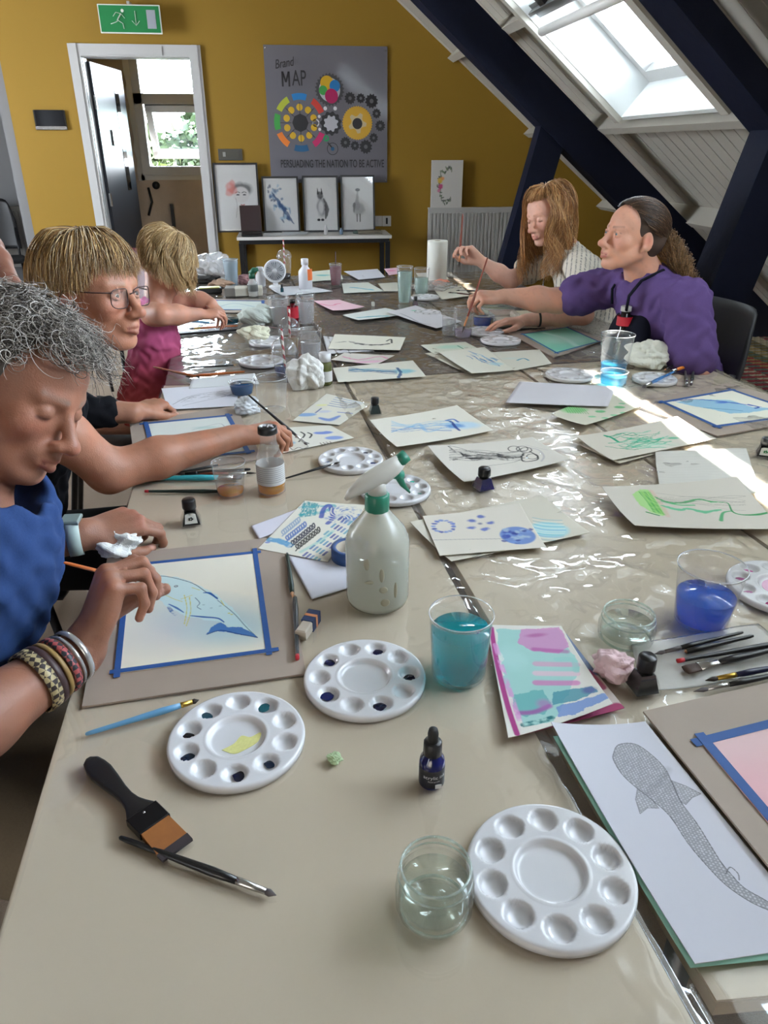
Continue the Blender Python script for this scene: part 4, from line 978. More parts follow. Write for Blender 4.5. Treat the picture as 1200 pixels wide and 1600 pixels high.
# ================================================================== TABLE THINGS: PLACED
TEAL = srgb(45, 160, 160); CY = srgb(110, 190, 215); BLU = srgb(58, 96, 178); DBL = srgb(28, 50, 120); NAV = srgb(20, 24, 60); GRN = srgb(50, 160, 110); MAG = srgb(160, 40, 130); PNK = srgb(225, 150, 185); BLK = srgb(35, 32, 34); GRY = srgb(130, 130, 138); MINT = srgb(150, 215, 200); YEL = srgb(200, 190, 80)
rw = lambda c, a, b, w, k, col, al=.8, amp=3, seed=0, **kw: None
def tendrils(c, x0, x1, y0, y1, n, col, w, seed=0, amp=5, al=.7, sk=0, **kw):
    """n wavy strands from (x0,y0..) to (x1,y1..)"""
    R = random.Random(seed)
    for k in range(n):
        a = R.uniform(-1, 1); b = R.uniform(-1, 1); m = 7; ph = R.uniform(0, 6); pts = []
        for i in range(m):
            t = i/(m-1); pts.append((x0+(x1-x0)*t, y0[0]+(y1[0]-y0[0])*t+(a*y0[1]*(1-t)+b*y1[1]*t)+amp*math.sin(t*7+ph)*t*.6))
        c.line(pts, [w*c.u*R.uniform(.6, 1.4) for _ in pts], col if not isinstance(col, list) else R.choice(col), al, **kw)
# --- the whale painting in front of the woman with grey curls
def p_whale(c):
    u = c.u
    c.blob((330, 960), 100*u, 42*u, srgb(150, 185, 200), .55, 1.4, rot=-.35, wob=.01); c.blob((270, 985), 50*u, 40*u, srgb(185, 190, 205), .5, 1.6); c.blob((360, 985), 60*u, 34*u, srgb(165, 200, 210), .6, 1.2)
    body = [(228, 905), (250, 899), (275, 902), (305, 912), (335, 928), (362, 950), (385, 975), (398, 994), (370, 988), (345, 972), (320, 968), (290, 962), (262, 948), (240, 930)]
    c.poly(body, srgb(195, 222, 225), .8, wob=.004)
    c.line([(235, 900), (262, 901), (300, 911), (322, 925), (340, 934)], 1.8*u, srgb(60, 70, 90), .8); c.line([(318, 926), (328, 927), (340, 936)], [2*u, 5*u, 2*u], srgb(30, 90, 160)); c.line([(340, 938), (365, 958), (385, 980), (402, 996)], 1.6*u, srgb(60, 90, 110), .7)
    c.line([(228, 908), (240, 920), (270, 935), (285, 940)], 1.4*u, YEL, .8); c.line([(262, 946), (268, 955), (278, 964)], [5*u, 6*u, 3*u], srgb(30, 90, 160), .9, rag=150); c.line([(264, 944), (276, 950), (287, 957)], [2*u, 4*u, 1.5*u], srgb(30, 90, 160), .9)
    for pts in ([(288, 930), (292, 950), (288, 975)], [(296, 933), (298, 955), (291, 978)], [(283, 936), (300, 930)], [(245, 915), (252, 918), (248, 922)], [(262, 912), (266, 918), (262, 920)], [(300, 918), (312, 922)], [(345, 938), (350, 946)]): c.line(pts, 1.6*u, YEL, .8)
    c.line([(298, 962), (318, 964), (340, 966), (350, 972)], [2*u, 4*u, 3*u, 2*u], srgb(24, 84, 160), .95)
    c.poly([(322, 992), (330, 980), (344, 972), (356, 980), (376, 980), (390, 986), (403, 996), (378, 992), (356, 988), (338, 986)], srgb(30, 100, 175), .9, wob=.0015); c.line([(324, 991), (345, 985), (370, 990), (402, 996)], 2.2*u, srgb(18, 50, 110), .8)
    c.blob((275, 916), 3.2*u, 3.2*u, srgb(60, 60, 70), .9); c.blob((275, 916), 1.6*u, 1.6*u, srgb(190, 200, 205)); c.line([(305, 934), (312, 942), (308, 948), (314, 952)], 1.4*u, srgb(60, 90, 120), .8)
    c.line([(225, 905), (233, 915)], 3*u, srgb(30, 50, 90), .8)
    for k, (x, y) in enumerate(((362, 960), (358, 958), (330, 950), (344, 947), (318, 945))): c.blob((x, y), 2.2*u, 1.6*u, YEL if k < 2 else srgb(150, 180, 185), .8)
taped('grey board with a blue-taped whale painting under the hands of the grey-curled woman', [(168, 868), (440, 838), (478, 1052), (128, 1104)], [(197, 882), (402, 861), (425, 1019), (178, 1053)], .0085, p_whale, (232, 226, 210))
def p_faint(c):
    c.line([(300, 672), (330, 664), (345, 662), (350, 668), (338, 672)], 1.2*c.u, GRY, .6); c.blob((322, 668), 18*c.u, 6*c.u, srgb(170, 200, 195), .6, 1); c.line([(250, 690), (290, 684)], 2*c.u, srgb(170, 195, 205), .5)
taped('grey board with a blue-taped pale sketch under the arm of the woman with glasses', [(202, 660), (368, 634), (410, 716), (214, 745)], [(224, 661), (359, 648), (392, 707), (240, 724)], .012, p_faint, (222, 226, 220))
def p_whale2(c):
    u = c.u
    c.poly([(1055, 628), (1090, 624), (1140, 625), (1175, 636), (1215, 638), (1170, 645), (1140, 646), (1115, 640), (1080, 634)], srgb(130, 185, 215), .85, wob=.003)
    c.line([(1052, 627), (1085, 624), (1125, 627), (1150, 630), (1190, 636)], [1.4*u, 2*u, 5*u, 5*u, 2*u], srgb(50, 95, 190), .9, wob=.004); c.blob((1128, 629), 10*u, 4*u, srgb(60, 110, 205), .8, .8); c.line([(1170, 632), (1185, 636), (1180, 638)], 4*u, BLU); c.line([(1100, 637), (1140, 640), (1160, 642)], 2.4*u, srgb(70, 130, 170), .8)
taped('grey board with a blue-taped narwhal-like painting at the table edge by the sun strip', [(985, 630), (1137, 598), (1300, 648), (1121, 681)], [(1031, 628), (1143, 608), (1262, 648), (1119, 668)], .012, p_whale2, (232, 230, 215))
def p_mint(c): c.blob((880, 530), 40*c.u, 30*c.u, srgb(195, 230, 215), .7, 1.6, wob=.02); c.line([(850, 520), (880, 528), (900, 540)], 8*c.u, srgb(205, 235, 222), .6, soft=1.5)
taped('grey board with a plain mint-green painted sheet in front of the woman in purple', [(793, 520), (880, 507), (946, 531), (866, 558)], [(815, 522), (886, 511), (937, 534), (869, 552)], .007, p_mint, (130, 205, 180))
def p_pinkw(c): c.blob((1170, 1210), .06, .04, srgb(235, 190, 195), .7, 1.8, wob=.02); c.blob((1190, 1260), .05, .04, srgb(236, 180, 190), .7, 1.8)
taped('grey board with a pale pink wash framed in blue tape beside the shark drawing', [(1005, 1111), (1262, 1052), (1560, 1290), (1345, 1530)], [(1089, 1153), (1260, 1110), (1480, 1300), (1330, 1440)], .0125, p_pinkw, (228, 198, 200), z=.0075)
def p_far(c): c.blob((345, 480), 40*c.u, 6*c.u, srgb(190, 205, 205), .8, 1.2, wob=.02); c.line([(335, 482), (365, 474), (400, 480)], 4*c.u, srgb(150, 175, 185), .6)
taped('grey board with a long pale painting and one blue end strip, beside the girl', [(322, 467), (424, 468), (424, 489), (305, 487)], [(330, 469), (413, 470), (414, 485), (318, 484)], .014, p_far, (205, 215, 208))
# --- loose painted sheets in the middle
def p_bjelly(c):
    u = c.u; c.blob((722, 663), 28*u, 17*u, srgb(185, 212, 228), .9, .6, wob=.01); c.blob((712, 664), 14*u, 10*u, srgb(95, 145, 205), .9, .6, wob=.008)
    c.line([(697, 656), (705, 658), (712, 666), (718, 671)], [4*u, 5*u, 5*u, 4*u], srgb(38, 66, 140), .95); c.line([(697, 656), (708, 654), (716, 658)], 4*u, srgb(70, 110, 185), .9)
    tendrils(c, 705, 612, (664, 8), (668, 6), 15, [srgb(120, 175, 215), srgb(150, 195, 220), srgb(80, 130, 190)], 1.6, 3, 6, .7)
    c.line([(640, 668), (655, 662), (668, 674), (690, 668)], [2*u, 6*u, 6*u, 3*u], srgb(120, 180, 220), .5)
sheet('painted_sheet', 'cream sheet with a blue jellyfish, by the small dark green ink bottle', [(577, 656), (714, 633), (771, 672), (620, 698)], .004, (224, 220, 208), p_bjelly, lift=(.010, .006, .0, .014))
def p_kjelly(c):
    u = c.u; c.line([(826, 698), (842, 702), (850, 712), (846, 720)], 3*u, srgb(180, 175, 180), .7, soft=1); c.line([(822, 694), (855, 702)], 2*u, srgb(190, 185, 185), .6)
    for k, pts in enumerate(([(700, 700), (715, 710), (745, 712), (780, 712), (812, 712), (822, 706)], [(706, 720), (730, 716), (760, 716), (800, 716)], [(715, 706), (740, 718), (770, 708), (800, 715)])): c.line(pts, [2*u, 6*u, 8*u, 7*u, 5*u, 3*u][:len(pts)], BLK, .92, wob=.006, rag=60)
    tendrils(c, 820, 702, (710, 9), (712, 10), 12, [BLK, srgb(90, 88, 90)], 1.1, 9, 6, .8)
    for x, y in ((803, 700), (822, 702), (832, 712), (816, 700)):
        c.line([(x+9*math.cos(a), y+4.2*math.sin(a)) for a in [k*.7 for k in range(10)]], 1.8*u, BLK, .85)
    c.line([(828, 704), (840, 712), (838, 718), (818, 720), (815, 712)], 2.6*u, BLK, .9); c.line([(760, 728), (800, 722), (815, 716)], 1*u, BLK, .7)
sheet('painted_sheet', 'cream sheet with a black ink jellyfish, behind the square violet-blue ink bottle', [(668, 696), (832, 683), (891, 717), (725, 753)], .004, (216, 211, 202), p_kjelly, lift=(.014, .004, .006, .012))
def p_dots(c):
    u = c.u
    for k in range(14):
        a = k/14*6.3; c.blob((693+16*math.cos(a), 823+8.5*math.sin(a)), 4*u, 3*u, srgb(*RNG.choice([(50, 75, 165), (80, 110, 190), (110, 140, 205)])), .85, .5, wob=.003)
    for x, y in ((752, 809), (738, 815), (766, 818), (736, 825), (758, 827)): c.blob((x, y), 6.5*u, 4.4*u, srgb(70, 95, 180), .85, .7, wob=.004)
    c.blob((750, 819), 3.5*u, 3*u, DBL, .7, 1)
    c.blob((809, 836), 27*u, 26*u, srgb(105, 135, 195), .95, .1)
    for k in range(26): c.blob((809+RNG.uniform(-22, 22), 836+RNG.uniform(-13, 13)), RNG.uniform(3, 8)*u, RNG.uniform(2, 6)*u, srgb(*RNG.choice([(60, 80, 165), (50, 66, 140), (165, 185, 205), (120, 150, 205)])), .8, .6, wob=.004)
    c.line([(675, 843), (720, 842), (790, 841)], 1.1*u, srgb(90, 90, 110), .7)
def p_comb(c):
    u = c.u; c.blob((858, 828), 30*u, 26*u, srgb(165, 215, 222), .9, .3)
    for k in range(14): y = 812+k*2.6; c.line([(832+k*.5, y-3), (850, y), (868, y+1), (884-abs(k-6), y+1)], 1.5*u, srgb(*RNG.choice([(90, 175, 195), (235, 235, 225), (120, 160, 205), (235, 235, 225)])), .8)
sheet('painted_sheet', 'cream sheet with a pale turquoise comb jelly, lying under the sheet of blue circles', [(640, 815), (846, 773), (922, 832), (705, 877)], .0015, (212, 206, 192), p_comb, lift=(.010, .004, .004, .002), bow=.002)
sheet('painted_sheet', 'cream sheet with four blue circles and a thin line, on top of the turquoise one', [(660, 806), (812, 786), (854, 855), (687, 868)], .007, (219, 212, 200), p_dots, lift=(.006, .012, .0, .0), bow=.001)
def p_gjelly(c):
    u = c.u; c.poly([(988, 775), (1000, 768), (1012, 767), (1020, 772), (1045, 803), (1035, 806), (1015, 799), (998, 788)], srgb(165, 215, 135), .9, wob=.003)
    for k in range(8): c.line([(998+k*2.4, 771-k*.1), (1012+k*3, 786+k*1.5), (1022+k*2.6, 800+k*.6)], 1.6*u, srgb(*RNG.choice([(60, 165, 70), (90, 180, 80), (130, 200, 90)])), .75)
    c.line([(1010, 800), (1030, 805)], 3*u, srgb(40, 140, 70)); c.line([(1017, 769), (1032, 786), (1044, 806)], 7*u, srgb(215, 190, 180), .8, soft=.8)
    c.line([(1024, 778), (1045, 785), (1070, 784), (1090, 779), (1110, 782), (1130, 783)], [3*u, 5*u, 7*u, 4*u, 5*u, 2*u], srgb(50, 165, 95), .9, wob=.004)
    c.line([(1035, 790), (1060, 795), (1080, 794), (1100, 799), (1125, 795)], [4*u, 8*u, 4*u, 9*u, 4*u], srgb(80, 190, 140), .85, wob=.005); c.line([(1034, 783), (1060, 788), (1085, 788)], 4*u, srgb(60, 175, 110), .8)
    c.line([(1125, 783), (1138, 785), (1145, 798), (1160, 803), (1185, 803), (1205, 799)], [2*u, 2*u, 3*u, 3*u, 6*u, 4*u], srgb(40, 150, 85), .95); c.line([(1127, 812), (1130, 800), (1142, 797)], [6*u, 4*u, 3*u], srgb(70, 170, 110), .9)
    tendrils(c, 1025, 1165, (785, 14), (787, 16), 9, srgb(130, 125, 120), .8, 4, 5, .6)
sheet('painted_sheet', 'large cream sheet with a bright green jellyfish, in front of the white napkin', [(940, 760), (1152, 744), (1222, 826), (992, 821)], .006, (212, 206, 196), p_gjelly, lift=(.018, .006, .006, .008))
def p_coral(c):
    u = c.u; R = random.Random(4)
    for k in range(26):
        x, y = R.uniform(945, 1000), R.uniform(682, 700); pts = [(x, y)]
        for i in range(4): x += R.uniform(8, 20); y += R.uniform(-6, 2.5); pts.append((x, y))
        c.line(pts, [R.uniform(1, 3.2)*u]*5, srgb(*R.choice([(40, 170, 130), (70, 185, 150), (110, 200, 170), (30, 150, 110)])), .8, wob=.004)
    c.line([(945, 683), (955, 685), (965, 690)], 5*u, srgb(40, 165, 125)); c.blob((1052, 683), 9*u, 4*u, srgb(60, 180, 140), .8, .6); c.blob((1020, 694), 30*u, 8*u, srgb(190, 225, 205), .5, 1.4)
sheet('painted_sheet', 'cream sheet lying under the green coral one, its lower left edge showing', [(893, 688), (1045, 655), (1098, 688), (968, 724)], .001, (205, 198, 184), None, lift=(.004, 0, 0, .004))
sheet('painted_sheet', 'cream sheet with branching teal-green coral strokes beside the sun strip', [(900, 681), (1058, 650), (1119, 685), (958, 719)], .007, (217, 211, 200), p_coral, lift=(.014, .012, .0, .004))
def p_gdots(c):
    u = c.u; c.blob((895, 640), 20*u, 16*u, srgb(130, 200, 130), .85, .5, wob=.008)
    for x, y, r in ((938, 643, 8), (968, 636, 8), (960, 650, 6), (925, 652, 6), (975, 646, 6), (990, 628, 5), (945, 655, 5), (972, 630, 5)): c.blob((x, y), r*u, r*.8*u, srgb(*RNG.choice([(90, 185, 120), (120, 200, 150)])), .85, .3, wob=.002)
    for k in range(10): c.line([(962+k*4, 612+k), (972+k*4, 626+k*.4)], 1.6*u, srgb(120, 205, 170), .7)
    for k in range(9): c.line([(880+k*4, 632+k*.8), (888+k*4, 645+k*.3)], 1.2*u, srgb(80, 170, 90), .7)
sheet('painted_sheet', 'cream sheet of green spots and leaf prints, half under the blank white sheet', [(860, 646), (962, 606), (1012, 630), (915, 664)], .003, (214, 212, 196), p_gdots, lift=(.004, 0, .004, .012))
sheet('painted_sheet', 'blank greyish-white sheet in front of the tall cup of blue water', [(812, 596), (962, 604), (950, 635), (790, 629)], .009, (212, 210, 218), None, bow=.003, lift=(0, 0, .004, 0))
def p_nap(c):
    for k in range(16): c.line([(1028, 708+k*4), (1100, 705+k*4.2), (1180, 702+k*4.4)], .8*c.u, srgb(196, 193, 188), .6)
nk = sheet('paper_napkin', 'thin crumpled white napkin behind the bright green jellyfish sheet', [(1023, 708), (1166, 701), (1186, 772), (1030, 768)], .003, (214, 212, 206), p_nap, wav=.008, cat='napkin')
# --- far sheets
def mk(fn): return fn
def p_f1(c): c.blob((705, 542), 20*c.u, 12*c.u, srgb(170, 215, 195), .7, 1, wob=.01); c.line([(715, 540), (724, 545)], 2*c.u, srgb(60, 140, 110))
def p_f2(c):
    u = c.u
    for k in range(30): x = RNG.uniform(728, 775); y = 553+(x-728)*.28+RNG.uniform(-7, 5); c.line([(x, y), (x+6, y+2), (x+10, y+RNG.uniform(2, 6))], 1.6*u, srgb(*RNG.choice([(50, 120, 180), (90, 170, 210), (40, 90, 150)])), .8)
    c.blob((775, 568), 10*u, 8*u, srgb(170, 210, 220), .7, .8)
sheet('painted_sheet', 'cream sheet with a pale green wash, leftmost of the overlapping group on the brown table', [(657, 539), (727, 534), (750, 546), (678, 553)], .002, (214, 216, 200), p_f1)
sheet('painted_sheet', 'cream sheet with only its lower edge showing under the blue feathery jellyfish', [(664, 552), (742, 543), (806, 576), (733, 585)], .001, (205, 200, 184), None)
sheet('painted_sheet', 'cream sheet with a blue feathery jellyfish at the end of the brown table', [(685, 550), (757, 542), (803, 578), (737, 583)], .006, (226, 224, 212), p_f2, lift=(.004, 0, 0, .006))
sheet('painted_sheet', 'cream sheet with a small blue fish smear, left of the mint board', [(757, 551), (843, 546), (862, 568), (803, 579)], .004, (218, 216, 204), lambda c: (c.line([(808, 563), (818, 560), (826, 563)], 3*c.u, srgb(60, 150, 180)), c.blob((800, 560), 14*c.u, 5*c.u, srgb(205, 220, 215), .6, 1)))
def p_squid(c):
    u = c.u; tendrils(c, 620, 545, (581, 4), (577, 3), 16, [srgb(60, 110, 150), srgb(110, 170, 200), srgb(40, 80, 130)], 1.6, 5, 3, .75); c.blob((632, 580), 13*u, 12*u, srgb(120, 190, 205), .8, .7, wob=.01); c.line([(620, 575), (626, 582), (622, 590)], 5*u, srgb(35, 80, 130), .9, wob=.004); c.blob((575, 577), 16*u, 4*u, srgb(120, 190, 215), .5, 1)
sheet('painted_sheet', 'cream sheet with a blue squid, nearest the cream tables', [(520, 575), (645, 563), (666, 588), (528, 597)], .005, (224, 221, 208), p_squid)
def p_pk(c): c.line([(535, 557), (560, 562), (590, 558), (606, 561)], [3*c.u, 4*c.u, 3*c.u, 5*c.u], srgb(225, 130, 175), .8, wob=.006); c.blob((575, 565), 24*c.u, 6*c.u, srgb(235, 170, 205), .7, .8)
sheet('painted_sheet', 'small sheet with pink streaks between the blue squid and the black caterpillar stroke', [(538, 551), (617, 555), (586, 570), (517, 562)], .004, (220, 214, 205), p_pk, lift=(0, .006, 0, 0))
def p_cat(c): c.line([(523, 535), (545, 534), (565, 538), (590, 539), (608, 537)], [2*c.u, 6*c.u, 8*c.u, 7*c.u, 5*c.u], BLK, .9, wob=.008, rag=60); c.line([(604, 533), (611, 530), (612, 536)], 3*c.u, BLK, .9)
sheet('painted_sheet', 'plain white sheet poking out under the black caterpillar stroke', [(505, 525), (560, 530), (585, 548), (512, 553)], .002, (212, 212, 216), None)
sheet('painted_sheet', 'cream sheet with a black caterpillar-like stroke', [(523, 522), (634, 527), (625, 547), (512, 545)], .006, (224, 221, 206), p_cat)
def p_sh(c): c.line([(625, 491), (640, 497), (655, 504), (672, 507)], [1.6*c.u, 3*c.u, 3*c.u, 1.5*c.u], srgb(160, 160, 170), .8); c.blob((648, 486), 6*c.u, 4*c.u, srgb(110, 205, 175), .9, .5)
def p_tl(c): c.line([(560, 497), (580, 495), (605, 494)], 8*c.u, srgb(60, 160, 175), .85, wob=.01)
sheet('painted_sheet', 'pale sheet with a teal smear behind the white sheet with the small shark sketch', [(535, 492), (602, 481), (642, 490), (560, 500)], .003, (216, 220, 216), p_tl, lift=(0, 0, 0, .008))
sheet('painted_sheet', 'white sheet with a tiny grey shark sketch and a mint dot', [(605, 487), (649, 477), (722, 502), (682, 513)], .006, (216, 215, 220), p_sh, lift=(.008, 0, 0, .0), bow=.004)
sheet('painted_sheet', 'sheet with rose-pink strokes, on the brown table right of the two clear cups', [(490, 470), (530, 468), (570, 479), (520, 485)], .004, (228, 190, 200), lambda c: c.line([(500, 474), (515, 477), (530, 474)], 4*c.u, srgb(215, 90, 130), .7, wob=.01), lift=(0, 0, .01, .01))
for k, (q, base, pf, lb) in enumerate((
    ([(480, 425), (530, 420), (536, 436), (486, 440)], (215, 220, 205), lambda c: c.blob((505, 430), 10*c.u, 8*c.u, srgb(80, 185, 185), .8, .6, wob=.02), 'far cream sheet with a turquoise splash right of the white bottle'),
    ([(534, 443), (575, 441), (600, 455), (537, 458)], (214, 218, 208), lambda c: c.line([(548, 449), (560, 450), (582, 453)], 6*c.u, srgb(90, 175, 195), .8, wob=.01), 'far cream sheet with a light blue stroke in front of the pink iced drink'),
    ([(537, 424), (590, 420), (602, 433), (560, 437)], (206, 206, 214), None, 'far blank bluish-white sheet right of the pink iced drink'),
    ([(590, 443), (620, 441), (630, 455), (600, 455)], (216, 214, 202), None, 'far cream sheet in front of the two mint-water cups'),
    ([(600, 420), (622, 418), (626, 427), (608, 430)], (230, 190, 205), lambda c: c.blob((612, 423), 7*c.u, 5*c.u, srgb(225, 110, 165), .8, .6), 'far sheet with a bright pink patch at the end of the table'),
    ([(420, 449), (480, 446), (520, 455), (440, 462)], (208, 210, 214), None, 'blank white sheet in front of the small desk fan'),
    ([(650, 427), (690, 424), (702, 436), (660, 440)], (228, 226, 214), None, 'blank cream sheet at the foot of the paper towel roll'),
    ([(676, 450), (720, 446), (736, 462), (690, 468)], (236, 232, 220), None, 'cream sheet lit by the sun in front of the paper towel roll'),
)): sheet('painted_sheet', lb, q, .003, base, pf)
# --- sheets by the woman with glasses
def p_sketch(c):
    for k in range(34): t = RNG.random(); x = 275+90*t; y = 627-13*t+RNG.uniform(-4, 4); c.line([(x, y), (x+8, y-2+RNG.uniform(-1, 1)), (x+14, y-2)], .9*c.u, GRY, .7)
    c.line([(270, 632), (300, 618), (340, 612), (366, 608)], 1.2*c.u, srgb(110, 110, 118), .8); c.line([(285, 634), (320, 626), (368, 616)], 1*c.u, srgb(110, 110, 118), .8)
sheet('painted_sheet', 'white sheet under the blue water bowl, on the far side of the pencil sketch', [(300, 592), (398, 583), (405, 600), (295, 607)], .001, (214, 216, 218), None)
sheet('painted_sheet', 'white sheet with a grey pencil sketch beside the dark blue bowl', [(252, 607), (370, 598), (372, 634), (262, 640)], .003, (216, 216, 224), p_sketch, lift=(0, 0, 0, 0))
def p_sw1(c):
    u = c.u; c.blob((479, 648), 15*u, 8*u, srgb(120, 165, 215), .85, .3); c.line([(500, 653), (515, 656), (530, 650)], [6*u, 12*u, 5*u], srgb(80, 125, 205), .8, soft=.8); c.blob((507, 643), 10*u, 6*u, srgb(190, 195, 215), .7, .6); c.blob((503, 633), 9*u, 4*u, srgb(225, 225, 150), .8, .6)
    for k in range(5): c.line([(512+k*3, 633-k*3), (538+k*3, 637-k*2.6), (556+k*3, 636-k*1.6)], [2.2*u, 2.5*u, 1.5*u], srgb(*RNG.choice([(70, 105, 170), (110, 150, 200), (90, 120, 180)])), .8)
    c.line([(528, 644), (550, 646)], 3*u, srgb(90, 110, 190), .8); c.line([(493, 645), (502, 638)], 3*u, srgb(70, 90, 150), .8)
sheet('painted_sheet', 'cream practice sheet of blue ovals and stripes, behind the squiggle sheet', [(510, 615), (578, 631), (530, 664), (457, 657)], .002, (222, 219, 206), p_sw1)
def p_sw2(c):
    u = c.u; c.blob((505, 676), 15*u, 7*u, srgb(90, 125, 210), .85, .3); c.blob((500, 674), 8*u, 3*u, srgb(220, 218, 208), .8, .5); c.blob((522, 684), 14*u, 8*u, srgb(120, 150, 215), .85, .3)
    for pts in ([(470, 675), (476, 679), (473, 684)], [(481, 676), (487, 679), (484, 684)], [(462, 683), (470, 686), (467, 690)], [(474, 690), (482, 693)]): c.line(pts, 3*u, BLK, .9)
    c.line([(445, 703), (452, 699), (458, 703), (466, 699), (474, 701), (482, 697)], 1.5*u, BLK, .8); c.blob((452, 692), 9*u, 6*u, srgb(120, 175, 205), .8, .6)
    for k in range(4): c.line([(500+k*5, 692-k*.7), (506+k*5, 697-k*.7)], 2*u, srgb(130, 110, 100), .8)
sheet('painted_sheet', 'cream practice sheet with black squiggles under the brush of the woman with glasses', [(448, 668), (515, 664), (553, 684), (440, 708)], .0025, (224, 221, 209), p_sw2)
# --- sheets left of the spray bottle
sheet('painted_sheet', 'blank white sheet poking out above the blue practice sheet', [(392, 822), (462, 796), (480, 812), (404, 842)], .0015, (218, 216, 228), None)
sheet('painted_sheet', 'blank white sheet under the practice sheet, left of the spray bottle, nearer corner up', [(448, 866), (545, 850), (556, 915), (487, 936)], .002, (216, 216, 226), None)
def p_prac(c):
    u = c.u
    for k in range(16): x = 470+k*1.6; c.line([(x+5, 783+k*.3), (x-2, 808-k*.2)], 2.6*u, srgb(40, 150, 160), .8, rag=120)
    c.line([(470, 793), (520, 790), (505, 800), (470, 804)], 9*u, srgb(70, 170, 180), .75, rag=90)
    c.blob((535, 805), 31*u, 30*u, srgb(85, 125, 190), .9, .3, rag=90); c.line([(502, 808), (506, 795), (515, 790), (520, 808), (512, 818)], 8*u, srgb(60, 80, 170), .85)
    for k in range(13):
        a = k/13*6.283; pts = [(532+(5+r*19)*math.cos(a+r*1.2), 806+(3+r*12)*math.sin(a+r*1.2)) for r in (0, .33, .66, 1)]; c.line(pts, 2.0*u, srgb(228, 225, 212), .95)
    rows = [(441, 833, 468, 811, srgb(150, 170, 195)), (447, 842, 478, 818, srgb(90, 120, 185)), (455, 850, 492, 820, NAV), (462, 856, 500, 826, BLK)]
    for (x0, y0, x1, y1, cc) in rows:
        n = 9; pts = []
        for i in range(n*4+1): t = i/(n*4); pts.append((x0+(x1-x0)*t+3*math.sin(i*math.pi/2), y0+(y1-y0)*t+4.5*math.cos(i*math.pi/2)))
        c.line(pts, 2.2*u, cc, .9)
    for r in range(5):
        for k in range(6): x = 474+k*11+r*5; y = 868-k*11+r*2.5; c.line([(x, y), (x+6, y-5)], 4*u, srgb(*((60, 70, 150), (80, 95, 165), (110, 140, 185), (100, 165, 185), (90, 150, 190))[(r+k) % 5]), .85)
    c.line([(420, 842), (440, 846), (452, 852)], 12*u, srgb(70, 155, 205), .85, wob=.003, rag=60); c.blob((418, 847), 4*u, 3*u, srgb(110, 130, 200), .8); c.line([(470, 862), (500, 845), (520, 830)], 6*u, srgb(130, 200, 195), .5, soft=1)
sheet('painted_sheet', 'cream practice sheet of blue patterns with a shell spiral, beside the spray bottle', [(476, 782), (572, 789), (512, 878), (403, 857)], .004, (228, 225, 212), p_prac, lift=(0, .004, .0, 0))
# --- pink and teal swatches
def p_sw3(c):
    u = c.u; T2 = srgb(150, 205, 200)
    c.poly([(778, 982), (872, 980), (905, 1045), (868, 1130), (820, 1135), (790, 1070)], T2, .85, wob=.006); c.blob((800, 1025), 20*u, 30*u, srgb(175, 215, 212), .6, .8, wob=.01)
    c.poly([(812, 982), (876, 980), (890, 1010), (872, 1020), (830, 1016), (812, 1005)], srgb(205, 140, 190), .85, wob=.004); c.blob((838, 991), 16*u, 5*u, MAG, .5, .9); c.line([(835, 1013), (885, 1018)], 10*u, srgb(170, 60, 150), .6, soft=.9)
    for y, cc in ((1038, srgb(210, 160, 190)), (1053, srgb(225, 190, 205)), (1068, srgb(205, 120, 180))): c.line([(838, y-2), (900, y+2)], 12*u, cc, .8, soft=.4)
    c.line([(870, 1030), (895, 1032), (900, 1050)], 10*u, srgb(150, 205, 200), .7)
    c.poly([(802, 1084), (845, 1078), (862, 1100), (848, 1115), (815, 1118), (803, 1105)], srgb(110, 180, 180), .9, wob=.004); c.line([(812, 1113), (835, 1112), (858, 1104)], 9*u, srgb(165, 60, 160), .75, soft=.9); c.blob((850, 1100), 10*u, 10*u, srgb(180, 110, 180), .6, .9)
    c.poly([(862, 1082), (925, 1078), (934, 1088), (900, 1098), (865, 1102)], srgb(80, 150, 165), .9, wob=.003); c.blob((920, 1084), 10*u, 8*u, srgb(90, 80, 150), .7, .8)
    c.poly([(868, 1106), (940, 1092), (956, 1098), (905, 1118), (872, 1124)], srgb(120, 150, 205), .9, wob=.003)
    c.line([(768, 979), (776, 1030), (793, 1100), (808, 1146)], 8*u, srgb(165, 35, 125), .95, raw=False); c.line([(774, 1005), (789, 1055), (818, 1143)], 8*u, srgb(215, 150, 205), .8, rag=90)
    c.line([(818, 1132), (845, 1127), (862, 1123)], 9*u, srgb(20, 110, 115), .95, rag=150)
sheet('painted_sheet', 'magenta-edged sheet curling out from under the pink and teal swatches', [(800, 985), (885, 990), (976, 1106), (806, 1150)], .001, (222, 210, 205), lambda c: (c.line([(830, 1142), (900, 1128), (965, 1108)], .018, srgb(165, 30, 100), .9), c.line([(885, 990), (915, 1035), (930, 1050)], .016, srgb(70, 110, 160), .8), c.line([(918, 1050), (940, 1075)], .012, srgb(190, 60, 120), .8)), lift=(0, 0, .004, 0))
sheet('painted_sheet', 'sheet of pink and teal watercolour swatches right of the turquoise cup', [(760, 976), (877, 978), (957, 1099), (794, 1153)], .005, (225, 222, 215), p_sw3, lift=(.0, .002, .016, .002))
